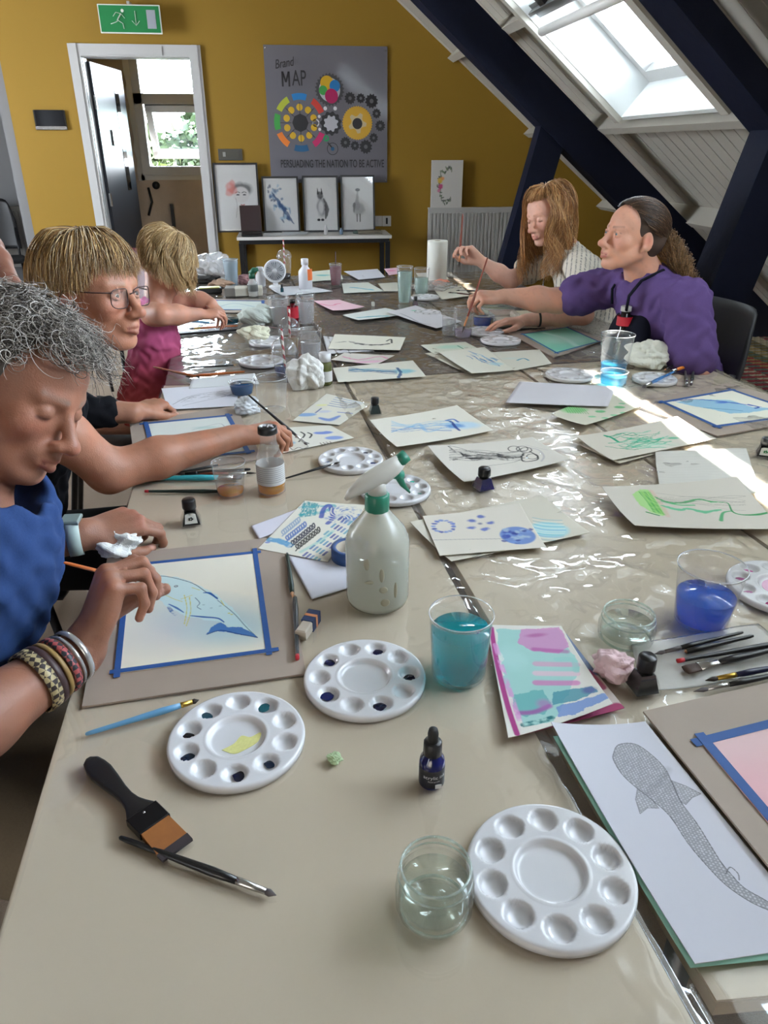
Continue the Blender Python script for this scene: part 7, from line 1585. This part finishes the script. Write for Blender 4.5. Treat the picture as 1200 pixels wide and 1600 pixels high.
fL = P(232, 806, .80)-P(128, 836, .80); QL, tipsL, thL = add_hand(S, wrL+fL*.05, fL, (-.15, -.45, 1), 1, curls=[(.55, .8, .5), (.7, .9, .5), (.85, .95, .6), (.95, 1.0, .6)], s=1.0, thumb=[(.028, .026, -.012), (.044, .054, -.030), (.040, .084, -.044), (.030, .104, -.050)], marks=mk)
skin_obj(S, 'body', tG, (152, 106, 86), [(.0026, hc-.17, hc+.17), (.0022, np.minimum(wrR, QR((0, .1, 0)))-.08, np.maximum(wrR, QR((0, .1, 0)))+.08), (.0024, np.minimum(wrL, QL((0, .1, 0)))-.07, np.maximum(wrL, QL((0, .1, 0)))+.08), (.005, None, None)][:3]+[(.0055, None, hc+np.array([.5, .5, -.13])), ], mk, redness=.30)
S = SDF(); torso(S, pelG, cheG, (-.47, .96, .96), LSG, RSG, 1.02); S.cap(RSG, A3(RSG)*.45+elR*.55, .066, .072, .03); S.cap(LSG, A3(LSG)*.45+elL*.55, .066, .072, .03)
S.ell(A3((-.43, .965, .995)), (.095, .085, .075), None, .02, True)
BL = cloth('blue_tee', (44, 66, 110)); cloth_obj(S, 't_shirt', tG, BL, .0055, .0032, 95)
S = SDF(); legs(S, pelG, (-.22, 1.0, .53), (-.24, .72, .53), (-.28, 1.0, .09), (-.30, .70, .09), .09); S.ell(pelG, (.16, .19, .12), None, .05); cloth_obj(S, 'trousers', tG, cloth('khaki', (120, 110, 94)), .008, .004, 24)
shoes(tG, [(-.28, 1.0, 0), (-.30, .70, 0)])
S = cap_sdf(TG, MG, 1.0, (((0, -.05, 0), (.082, .07, .075)),)); hairbase(S, tG, (92, 88, 84))
def curls(T, M, n, seed):
    R = np.random.RandomState(seed); out = []; G = M.T@np.array([0, 0, -1.])
    for _ in range(n):
        phi = R.uniform(-math.pi, math.pi); th = math.acos(R.uniform(-.55, 1))
        fr_ = abs(phi) < 1.05
        if fr_ and th > .98: continue
        if abs(phi) < 1.5 and th > 1.35: continue
        p = scalp(phi, th, .0); nrm = p-np.array((0, -.014, .034)); nrm /= np.linalg.norm(nrm); L = R.uniform(.04, .085); turns = R.uniform(.7, 1.8); a = np.cross(nrm, R.normal(size=3)); a /= np.linalg.norm(a); b = np.cross(nrm, a); rad = R.uniform(.005, .013); ph = R.uniform(0, 6.28); pts = []
        drift = nrm*R.uniform(.3, .75)+G*R.uniform(.2, .8)+a*R.uniform(-.5, .5)+np.array([0, .35 if fr_ else -.1, 0]); m = 15
        for k in range(m):
            t = k/(m-1); q = p+nrm*.004+drift*L*t*(1-.25*t); w = ph+turns*6.283*t; rr = rad*min(1, t*3); q = q+a*(math.cos(w)-math.cos(ph))*rr+b*(math.sin(w)-math.sin(ph))*rr; pts.append(q)
        out.append(np.array([T(q) for q in pts]))
    return out
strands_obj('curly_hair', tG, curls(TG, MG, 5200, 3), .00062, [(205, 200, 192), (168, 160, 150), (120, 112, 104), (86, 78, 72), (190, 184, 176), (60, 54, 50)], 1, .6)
# watch, bracelets, necklace
def ring_band(name, parent, c, axis, r, w, m, n=36, ell=(1, .8)):
    z = A3(axis); z /= np.linalg.norm(z); x = np.cross(z, (0, 0, 1)); x /= np.linalg.norm(x); y = np.cross(z, x); b = MB(); c = A3(c)-np.array(parent.location); V = []; F = []
    prof = ((0, -w/2), (.0022, -w/2), (.0028, 0), (.0022, w/2), (0, w/2))
    for k in range(n):
        a = 2*math.pi*k/n
        for (dr, dz) in prof: V.append(c+x*(r+dr)*math.cos(a)*ell[0]+y*(r+dr)*math.sin(a)*ell[1]+z*dz)
    q = len(prof)
    for k in range(n):
        for j in range(q-1): F.append((k*q+j, ((k+1) % n)*q+j, ((k+1) % n)*q+j+1, k*q+j+1))
    b.add(V, F, 0, True); return b.build(name, m, parent)
dL = (elL-wrL); dL /= np.linalg.norm(dL); wb = ring_band('watch_strap', tG, wrL+dL*.012, dL, .0315, .022, mat('mint_strap', srgb(178, 196, 190), .5), ell=(1, 1))
fw_ = wrL+dL*.012+np.array((0, -.0, .031)); b = MB(); b.box((0, 0, 0), (.030, .034, .008), Matrix.Translation(Vector(fw_-np.array(tG.location))), bevel=.003); b.build('watch_face', mat('watch_grey', srgb(120, 135, 132), .3), wb)
dR = (elR-wrR); dR /= np.linalg.norm(dR)
for k, (w, c) in enumerate(((.016, (176, 160, 120)), (.010, (60, 40, 40)), (.006, (150, 120, 70)), (.010, (40, 42, 50)), (.004, (190, 190, 190)), (.007, (205, 205, 205)))):
    m = mat('bracelet_%d' % k, srgb(*c), .5 if k < 4 else .2, metal=0 if k < 4 else .6)
    if k in (0, 3):
        m = bpy.data.materials.new('woven_bracelet'); m.use_nodes = True; N = m.node_tree.nodes; L = m.node_tree.links; ch = N.new('ShaderNodeTexChecker'); ch.inputs['Scale'].default_value = 160; ch.inputs[1].default_value = (*srgb(*c), 1); ch.inputs[2].default_value = (.03, .02, .02, 1) if k == 0 else (*srgb(170, 80, 80), 1); tc = N.new('ShaderNodeTexCoord'); L.new(tc.outputs['Object'], ch.inputs[0]); L.new(ch.outputs[0], N['Principled BSDF'].inputs['Base Color'])
    ring_band('bracelet', tG, wrR+dR*(.074-.0115*k), dR, .0322+.115*(.074-.0115*k)+.001*(k % 2), w, m, ell=(1, 1))
b = MB()
for k in range(12): b.sphere(A3((-.405+.002*math.sin(k), .92+.008*k, .985-.0018*(k-6)**2+.012))-np.array(tG.location), .0035, 8, 6)
b.build('bead_necklace', STEEL, tG)
# tissue in her left hand (a thing of its own) and her brush
crumple('crumpled_tissue', 'white tissue held in the left hand of the grey-curled woman', (0, 0), .075, .050, (226, 226, 222), 'tissue', 41, aspect=.7, loc=tuple(P(184, 866, .755)), sharp=.7)
brush('thin orange-brown brush held over the whale painting', P(100, 879, .90), P(232, 912, .7465), .0034, WOOD, STEEL, fr=.10, br=.08, world=True)

# =========================== 2. woman with glasses
tW = thing('person', 'person with glasses and a blonde bob in a black top, reaching out to paint', 'person', (-.62, 1.60, 0))
hc = DP(145, 455, 1.52); MW = frame_of(cam_vec(.94, -.14, -.30), cam_vec(.10, .90, -.38)); mk = []; S = SDF()
TW = add_head(S, hc, MW, 1.0, mk, brow=(150, 120, 95), lipc=(140, 80, 72), cheek=(176, 104, 86))
neckW = A3((-.50, 1.60, 1.00)); pelW = (-.70, 1.62, .53); cheW = (-.58, 1.60, .85); LSW = (-.55, 1.80, .94); RSW = (-.52, 1.42, .965)
S.cap(TW((0, -.03, -.05)), neckW, .052, .058, .03); S.cap(neckW, (-.52, 1.60, .96), .058, .08, .03)
elW = A3((-.395, 1.475, .785)); wrW = P(368, 682, .80); arm(S, RSW, elW, wrW, (.050, .044, .040, .026))
f = P(440, 668, .80)-P(368, 682, .80); QW, _, _ = add_hand(S, wrW+f*.1, f, (-.2, -.15, 1), -1, curls=[(.45, .7, .35), (.65, .8, .4), (.85, .9, .5), (1.0, .9, .5)], s=.98, thumb=[(.028, .026, -.012), (.042, .054, -.030), (.038, .084, -.044), (.028, .104, -.048)], marks=mk)
wrX = P(208, 645, .775); elX = A3((-.60, 1.86, .80)); arm(S, LSW, elX, wrX, (.046, .040, .036, .026)); f2 = P(262, 624, .77)-P(208, 645, .775)
QX, _, _ = add_hand(S, wrX+f2*.1, f2, (-.1, -.3, 1), 1, curls=[(.7, .9, .5), (.8, .95, .5), (.9, 1.0, .5), (1.0, 1.0, .5)], s=.96, marks=mk)
skin_obj(S, 'body', tW, (170, 118, 94), [(.0028, hc-.16, hc+.16), (.0025, np.minimum(wrW, QW((0, .1, 0)))-.06, np.maximum(wrW, QW((0, .1, 0)))+.06), (.0028, np.minimum(wrX, QX((0, .1, 0)))-.06, np.maximum(wrX, QX((0, .1, 0)))+.06), (.0055, None, hc+np.array([.6, .6, -.12]))], mk, redness=.28)
S = SDF(); torso(S, pelW, cheW, (-.53, 1.60, .955), LSW, RSW, .98); S.cap(LSW, elX, .060, .056, .03); S.cap(elX, elX*.35+wrX*.65, .054, .040, .02); S.cap(RSW, A3(RSW)*.8+elW*.2, .056, .056, .03); S.ell(neckW+A3((.02, 0, .03)), (.075, .07, .05), None, .012, True)
cloth_obj(S, 'black_top', tW, cloth('black_top', (20, 20, 24)), .006, .003, 95)
S = SDF(); legs(S, pelW, (-.26, 1.70, .54), (-.26, 1.50, .54), (-.30, 1.70, .09), (-.30, 1.50, .09), .085); cloth_obj(S, 'trousers', tW, MATS['cloth_black_top'], .010, 0)
shoes(tW, [(-.30, 1.70, 0), (-.30, 1.50, 0)])
S = cap_sdf(TW, MW, 1.0, (((0, -.045, -.005), (.082, .066, .085)),)); hairbase(S, tW, (150, 116, 74))
HB = [(200, 165, 110), (176, 138, 84), (150, 112, 66), (216, 188, 140), (128, 96, 62), (188, 168, 140)]
st = fall(TW, MW, 1, 1900, (1.85, 2*math.pi-1.85), (.02, 1.1), 1.45, lambda p: .130, (.003, .020), (.007, 5), 2, inward=.02, tj=.10, jit=.006); st += fall(TW, MW, 1, 900, (.95, 1.95), (.02, 1.2), lambda p: 1.34+.18*(p-.95), .046, (.003, .016), (.005, 4), 8, m2=4, tj=.16); st += fall(TW, MW, 1, 700, (2*math.pi-1.95, 2*math.pi-.95), (.02, 1.2), 1.42, .045, (.003, .014), (.003, 4), 9, m2=4)
st += fall(TW, MW, 1, 900, (-1.05, 1.05), (.02, .8), 1.14, .036, (.005, .017), (.006, 4), 5, m2=5, jit=.007, tj=.14)
strands_obj('bob_hair', tW, st, .00095, HB, 2, .8)
eyes(tW, TW, MW, 1.0, (90, 80, 70), (-.05, -.25))
gl = MB(); o_ = np.array(tW.location)
for q in (-1, 1): gl.tube([TW((q*.035+.026*math.copysign(abs(math.cos(a))**.6, math.cos(a)), .099-.007*abs(math.cos(a)), -.007+.019*math.copysign(abs(math.sin(a))**.6, math.sin(a))))-o_ for a in [k*math.pi/10 for k in range(21)]], .0010, 6, caps=False)
gl.tube([TW((-.013, .101, 0))-o_, TW((0, .104, .004))-o_, TW((.013, .101, 0))-o_], .0012, 6)
for q in (-1, 1): gl.tube([TW((q*.054, .092, .004))-o_, TW((q*.074, .06, .005))-o_, TW((q*.080, -.005, .006))-o_, TW((q*.079, -.02, -.012))-o_], .0015, 6)
g = gl.build('glasses_frame', mat('glasses_wire', srgb(70, 50, 48), .3, metal=.5), tW)
for q in (-1, 1):
    ln = MB(); ln.add([TW((q*.035+.0255*math.copysign(abs(math.cos(a))**.6, math.cos(a)), .0985-.007*abs(math.cos(a)), -.007+.0185*math.copysign(abs(math.sin(a))**.6, math.sin(a))))-o_ for a in [k*math.pi/10 for k in range(20)]], [tuple(range(20))]); ln.build('lens', clear('lens_glass', haze=.04, gain=1.8), g)
b = MB(); b.sphere(TW((.076, .004, -.046))-o_, .0035, 8, 6); b.build('earring', BRASS, tW)
brush('black brush with pale bristles held by the woman with glasses over the squiggle sheet', P(388, 617, .86), P(481, 696, .745), .0036, BLACK_PL, STEEL, GB, fr=.14, br=.06, world=True)

# =========================== 3. little girl
tC = thing('person', 'small child with wavy blonde hair in a pink dress kneeling on a chair', 'person', (-.47, 2.62, 0))
hc = DP(262, 408, 2.5); MC = frame_of(cam_vec(.80, -.42, .30), cam_vec(.35, .85, -.35)); mk = []; S = SDF(); sc = .84
TC = add_head(S, hc, MC, sc, mk, brow=(190, 160, 120), cheek=(225, 140, 125))
nkC = hc+A3((-.045, -.02, -.115)); chC = A3((-.475, 2.66, .83)); pC = A3((-.49, 2.64, .62)); LSC = nkC+A3((.0, .085, -.035)); RSC = nkC+A3((-.01, -.095, -.04))
S.cap(TC((0, -.03, -.05)), nkC, .036, .038, .02); S.cap(nkC, chC, .04, .06, .03); S.cap(LSC, RSC, .033, .033, .02)
e1 = DP(254, 492, 2.42); w1 = DP(312, 491, 2.50); arm(S, RSC, e1, w1, (.036, .032, .029, .020)); f = DP(336, 489, 2.52)-w1; QA, _, _ = add_hand(S, w1, f, (0, -.3, 1), -1, curls=[(.5, .7, .4)]*4, s=.66)
e2 = DP(306, 470, 2.62); w2 = DP(330, 474, 2.60); arm(S, LSC, e2, w2, (.034, .030, .028, .020)); f = DP(344, 488, 2.58)-w2; QB, _, _ = add_hand(S, w2, f, (.5, -.3, .8), 1, curls=[(.5, .7, .4)]*4, s=.66)
for dy in (-.06, .07): S.cap(pC+A3((.02, dy, -.05)), (-.46, 2.66+dy, .51), .055, .045, .02); S.cap((-.46, 2.66+dy, .50), (-.72, 2.68+dy, .49), .040, .028, .02)
skin_obj(S, 'body', tC, (192, 140, 118), [(.0035, hc-.14, hc+.14), (.0035, None, hc+np.array([.6, .6, -.10]))], mk, redness=.3)
S = SDF(); S.ell(chC+A3((0, 0, -.01)), (.075, .105, .12), None, .03); S.cap(RSC*.72+LSC*.28+A3((0, 0, -.01)), chC, .030, .07, .02); S.cap(LSC*.72+RSC*.28+A3((0, 0, -.01)), chC, .030, .07, .02)
S.cap((-.48, 2.65, .76), (-.50, 2.64, .58), .085, .13, .03); S.ell((-.50, 2.64, .55), (.125, .150, .075), None, .03)
def dressc(V):
    t = np.clip((V[:, 2]-.50)/.42, 0, 1)[:, None]; a, b_, c_ = map(lambda q: np.array(srgb(*q)), ((205, 84, 66), (150, 50, 76), (200, 96, 150))); return np.where(t < .5, a+(b_-a)*t*2, b_+(c_-b_)*(t-.5)*2)
cloth_obj(S, 'dress', tC, mat('dress_fabric', rough=.85, attr=True), .0045, .0035, 110, col=dressc)
S = cap_sdf(TC, MC, sc); hairbase(S, tC, (150, 122, 84))
st = fall(TC, MC, sc, 2300, (.5, 2*math.pi-.5), (.02, 1.0), 1.4, .13, (.004, .024), (.017, 12), 12, inward=.0, curl=9); st += fall(TC, MC, sc, 500, (-.9, .9), (.02, .8), 1.05, .05, (.008, .018), (.005, 7), 13, m2=6)
strands_obj('wavy_hair', tC, st, .0012, [(206, 176, 128), (180, 148, 100), (160, 128, 84), (222, 198, 156)], 3, .8)
brush('thin silver-grey brush held by the little girl dipping into the teal glass', DP(322, 478, 2.52), P(364, 503, .775), .0025, STEEL, STEEL, fr=.14, br=.1, world=True)

# =========================== 4. woman in purple
tP = thing('person', 'person in a purple t-shirt and navy apron with a curly ponytail', 'person', (1.40, 2.46, 0))
hc = DP(989, 369, 2.42); MP_ = frame_of(cam_vec(-.93, .02, -.30), cam_vec(.08, .90, -.42)); mk = []; S = SDF()
TP = add_head(S, hc, MP_, .98, mk, brow=(90, 66, 52), lipc=(170, 90, 88), cheek=(204, 128, 112), wide=1.03)
nk = A3((1.20, 2.47, 1.0)); pl = (1.46, 2.47, .53); ch = (1.29, 2.46, .84); LS = (1.27, 2.29, .945); RS = (1.17, 2.63, .945)
S.cap(TP((0, -.03, -.05)), nk, .052, .058, .03); S.cap(nk, (1.23, 2.46, .95), .056, .060, .03)
eR = A3((.98, 2.68, .885)); wR_ = DP(788, 463, 2.74); arm(S, RS, eR, wR_, (.050, .044, .042, .027)); f = DP(750, 463, 2.74)-wR_
QP, _, _ = add_hand(S, wR_+f*.05, f, (0, -.35, .9), 1, curls=[(.5, .8, .4), (.7, .9, .5), (.85, .95, .5), (.95, 1.0, .5)], s=.95, thumb=[(.028, .026, -.012), (.040, .056, -.024), (.034, .086, -.034), (.022, .104, -.040)], marks=mk)
eL = A3((1.300, 2.20, .70)); wL_ = A3((1.16, 2.30, .60)); arm(S, LS, eL, wL_, (.056, .046, .040, .027)); QQ, _, _ = add_hand(S, wL_, (-.8, .4, -.1), (0, 0, 1), -1, s=.95)
skin_obj(S, 'body', tP, (200, 150, 128), [(.0032, hc-.16, hc+.16), (.003, np.minimum(wR_, QP((0, .1, 0)))-.06, np.maximum(wR_, QP((0, .1, 0)))+.06), (.0055, None, hc+np.array([.6, .6, -.12]))], mk, redness=.35)
S = SDF(); torso(S, pl, ch, (1.21, 2.46, .965), LS, RS, 1.08); S.cap(LS, A3(LS)*.35+eL*.65, .074, .080, .03); S.cap(RS, A3(RS)*.35+eR*.65, .070, .074, .03); S.ell(nk+A3((-.03, 0, .035)), (.075, .07, .055), None, .012, True)
cloth_obj(S, 't_shirt', tP, cloth('purple_tee', (92, 72, 122)), .006, .0036, 85)
S = SDF(); legs(S, pl, (1.05, 2.58, .54), (1.05, 2.34, .54), (1.10, 2.58, .09), (1.10, 2.34, .09), .09); cloth_obj(S, 'trousers', tP, cloth('dark_jeans', (30, 32, 44)), .010, 0); shoes(tP, [(1.10, 2.58, 0), (1.10, 2.34, 0)], (-1, 0))
S = SDF(); f_ = frame_of(A3((-1, 0, .25)), (0, 0, 1)); S.ell((1.158, 2.45, .78), (.125, .050, .15), f_, .02); S.ell((1.24, 2.46, .62), (.15, .09, .12), f_, .03)
cloth_obj(S, 'apron', tP, cloth('navy_apron', (18, 20, 32)), .006, .002, 30)
b = MB(); o_ = np.array(tP.location)
for q in (-1, 1): b = MB(); b.tube([A3((1.120, 2.46+q*.060, .90))-o_, A3((1.118, 2.46+q*.070, .95))-o_, A3((1.150, 2.46+q*.078, 1.0))-o_, A3((1.225, 2.46+q*.070, 1.032))-o_], .008, 8, flat=.5); b.build('apron_strap', MATS['cloth_navy_apron'], tP)
S = cap_sdf(TP, MP_, .98, (((0, -.05, .0), (.078, .06, .07)),), big=True); hairbase(S, tP, (62, 46, 36))
def pulled(T, n, seed, tie=(0, -.115, .0), s=1):
    R = np.random.RandomState(seed); out = []
    for _ in range(n):
        phi = R.uniform(-2.4, 2.4); th = R.uniform(.05, float(np.interp(abs(phi), [0, .5, .9, 1.25, 1.6, 2.4], [.86, .92, 1.12, 1.45, 1.75, 1.95]))); p0 = scalp(phi, th, .002); off = R.uniform(.003, .010); e = np.array(tie)+R.normal(size=3)*.008; pts = []
        cc = np.array((0, -.014, .034)); rc = np.array((.078, .097, .082))
        for k in range(12):
            t = k/11; q = p0*(1-t)+e*t; d = (q-cc)/rc; l = np.linalg.norm(d); q = cc+rc*d/l*(1+off/.08) if l < 1.1 else q; pts.append(q)
        out.append(np.array([T(q) for q in pts]))
    return out
strands_obj('pulled_back_hair', tP, pulled(TP, 2000, 4), .0010, [(88, 64, 46), (70, 50, 38), (110, 82, 58), (56, 42, 34)], 4, .9)
R = np.random.RandomState(9); out = []; t0 = TP((0, -.112, .0)); tail = [t0, DP(1036, 374, 2.46), DP(1056, 396, 2.44), DP(1074, 425, 2.40), DP(1086, 452, 2.38)]; tail = [A3(q) for q in tail]; cm = np.array(catmull(tail, 6))
for _ in range(900):
    o1 = R.normal(size=3); o1 /= np.linalg.norm(o1); rad = .040*R.uniform(.2, 1)**.5; ph = R.uniform(0, 6.28); m = int(len(cm)*R.uniform(.55, 1)); idx = np.linspace(0, m-1, 26); L = np.array([cm[int(i)]+(cm[min(len(cm)-1, int(i)+1)]-cm[int(i)])*(i % 1) for i in idx]); u = np.linspace(0, 1, 26)
    env = np.sin(np.clip(u*1.1+.08, 0, 1)*math.pi*.80)[:, None]; L = L+o1*rad*env; cr = .011; L[:, 0] += cr*np.cos(u*26+ph)*u**.3; L[:, 2] += cr*np.sin(u*26+ph)*u**.3; L[:, 1] += cr*.7*np.sin(u*21+ph*2)*u**.3; out.append(L)
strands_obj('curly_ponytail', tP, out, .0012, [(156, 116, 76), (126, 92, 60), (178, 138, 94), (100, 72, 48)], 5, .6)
eyes(tP, TP, MP_, .98, (100, 120, 130), (0, .0))
brush('long brown brush held by the woman in purple, its tip in the violet cup', DP(762, 402, 2.72), P(722, 520, .80), .0042, mat('red_brown2', srgb(120, 52, 34), .35), mat('copper', srgb(190, 130, 90), .3, metal=.8), fr=.12, br=.08, world=True)

# =========================== 5. woman with long strawberry-blonde hair
tB = thing('person', 'person with long strawberry-blonde hair in a cream striped shirt, head bowed', 'person', (1.42, 3.22, 0))
hc = DP(856, 336, 3.1); MB_ = frame_of(cam_vec(-.82, -.42, -.38), cam_vec(-.30, .86, -.42)); mk = []; S = SDF()
TB = add_head(S, hc, MB_, .96, mk, open_eye=False, brow=(170, 120, 90), lipc=(190, 105, 100), cheek=(228, 150, 135))
nk = A3((1.18, 3.22, 1.01)); pl = (1.46, 3.22, .53); ch = (1.29, 3.22, .84); LS = (1.20, 3.05, .945); RS = (1.20, 3.38, .955)
S.cap(TB((0, -.03, -.05)), nk, .048, .052, .03); S.cap(nk, (1.22, 3.22, .95), .050, .055, .03)
eR = DP(797, 438, 3.32); wR_ = DP(751, 408, 3.28); arm(S, RS, eR, wR_, (.042, .037, .034, .023)); f = DP(727, 388, 3.26)-wR_; QS, _, _ = add_hand(S, wR_, f, (.3, .5, .3), 1, curls=[(.6, .8, .4), (.7, .8, .4), (.8, .9, .5), (.9, .9, .5)], s=.92)
eL = P(912, 492, .80); wL_ = P(822, 500, .785); arm(S, LS, eL, wL_, (.042, .037, .034, .023)); f = P(775, 503, .78)-wL_; QT, _, _ = add_hand(S, wL_, f, (0, 0, 1), -1, curls=[(.2, .3, .2)]*4, s=.92)
skin_obj(S, 'body', tB, (212, 164, 144), [(.0035, hc-.15, hc+.15), (.0035, QS((0, .05, 0))-.09, QS((0, .05, 0))+.09), (.0035, QT((0, .05, 0))-.09, QT((0, .05, 0))+.09), (.006, None, hc+np.array([.6, .6, -.115]))], mk, redness=.25)
S = SDF(); torso(S, pl, ch, (1.20, 3.22, .965), LS, RS, .98); S.cap(LS, A3(LS)*.3+eL*.7, .058, .064, .03); S.cap(RS, A3(RS)*.4+eR*.6, .058, .064, .03); S.ell(nk+A3((-.03, 0, .03)), (.065, .06, .05), None, .012, True)
def stripes(V): k = (np.abs((V[:, 0]*.93-V[:, 1]*.35)*55 % 1.0-.5) < .09)[:, None]; return np.where(k, np.array(srgb(120, 118, 116)), np.array(srgb(208, 200, 186)))
cloth_obj(S, 'striped_shirt', tB, mat('striped_fabric', rough=.9, attr=True), .0045, .003, 90, col=stripes)
S = SDF(); legs(S, pl, (1.05, 3.32, .54), (1.05, 3.12, .54), (1.10, 3.32, .09), (1.10, 3.12, .09), .08); cloth_obj(S, 'trousers', tB, MATS['cloth_dark_jeans'], .010, 0); shoes(tB, [(1.10, 3.32, 0), (1.10, 3.12, 0)], (-1, 0))
S = cap_sdf(TB, MB_, .96, (((0, -.05, 0), (.080, .06, .08)),)); hairbase(S, tB, (140, 98, 58))
SBL = [(206, 156, 98), (184, 130, 76), (160, 108, 62), (226, 182, 126), (140, 96, 56)]
st = fall(TB, MB_, .96, 2000, (.95, 2*math.pi-.95), (.02, 1.1), 1.45, lambda p: .30 if abs(math.cos(p)) < .75 else .26, (.004, .034), (.022, 15), 22, curl=7, m2=18); st += fall(TB, MB_, .96, 500, (-1.2, 1.2), (.02, .5), 1.1, .0, (.004, .010), (.002, 3), 23)
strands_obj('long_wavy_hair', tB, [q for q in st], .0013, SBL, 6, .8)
dd = (eL-wL_); dd /= np.linalg.norm(dd); ring_band('wrist_band', tB, wL_+dd*.05, dd, .029, .008, BLACK_PL, ell=(1, 1))
brush('long brown brush held upright by the blonde woman', DP(723, 334, 3.27), DP(717, 418, 3.27), .0050, MATS['red_brown2'], MATS['copper'], fr=.12, br=.10, world=True)

# =========================== 6. person mostly out of the frame on the left
tE = thing('person', 'person cut off by the left picture edge, only a bare arm visible', 'person', (-1.25, 2.35, 0))
S = SDF(); hc = A3((-1.18, 2.30, 1.48)); ME = frame_of((1, -.1, -.1), (0, 0, 1)); mk = []; TE = add_head(S, hc, ME, 1.0, mk)
nk = A3((-1.22, 2.30, 1.33)); LS = (-1.20, 2.48, 1.27); RS = A3((-1.10, 2.12, 1.27)); S.cap(TE((0, -.03, -.05)), nk, .055, .06, .03); S.cap(nk, (-1.22, 2.3, 1.26), .06, .08, .03)
eR = DP(-20, 388, 2.12); wR_ = DP(18, 446, 2.0); arm(S, RS, eR, wR_, (.048, .042, .036, .026)); add_hand(S, wR_, (.6, -.5, -.5), (.4, .2, .7), -1); arm(S, LS, (-1.05, 2.65, 1.0), (-.95, 2.55, .85)); add_hand(S, A3((-.95, 2.55, .85)), (.5, -.2, -.6), (.5, 0, .5), 1)
skin_obj(S, 'body', tE, (130, 86, 70), [(.006, None, None)], mk)
S = SDF(); torso(S, (-1.28, 2.32, .92), (-1.24, 2.32, 1.18), (-1.22, 2.31, 1.30), LS, RS, 1.0); S.cap(RS, A3(RS)*.5+eR*.5, .062, .064, .03); S.cap(LS, (-1.12, 2.56, 1.12), .062, .064, .03)
cloth_obj(S, 'dark_shirt', tE, cloth('charcoal_shirt', (34, 34, 38)), .008, .004)
S = SDF(); S.cap((-1.28, 2.42, .90), (-1.28, 2.44, .08), .09, .055, .04); S.cap((-1.28, 2.22, .90), (-1.28, 2.20, .08), .09, .055, .04); cloth_obj(S, 'trousers', tE, MATS['cloth_dark_jeans'], .010, 0); shoes(tE, [(-1.28, 2.44, 0), (-1.28, 2.20, 0)])
strands_obj('short_hair', tE, fall(TE, ME, 1, 1200, (.9, 2*math.pi-.9), (.02, 1.2), 1.5, .02, (.003, .012), (.002, 3), 31, m2=4), .0016, [(70, 56, 46), (50, 40, 34)], 7)
hairbase(cap_sdf(TE, ME, 1.0), tE, (50, 40, 34), .006)
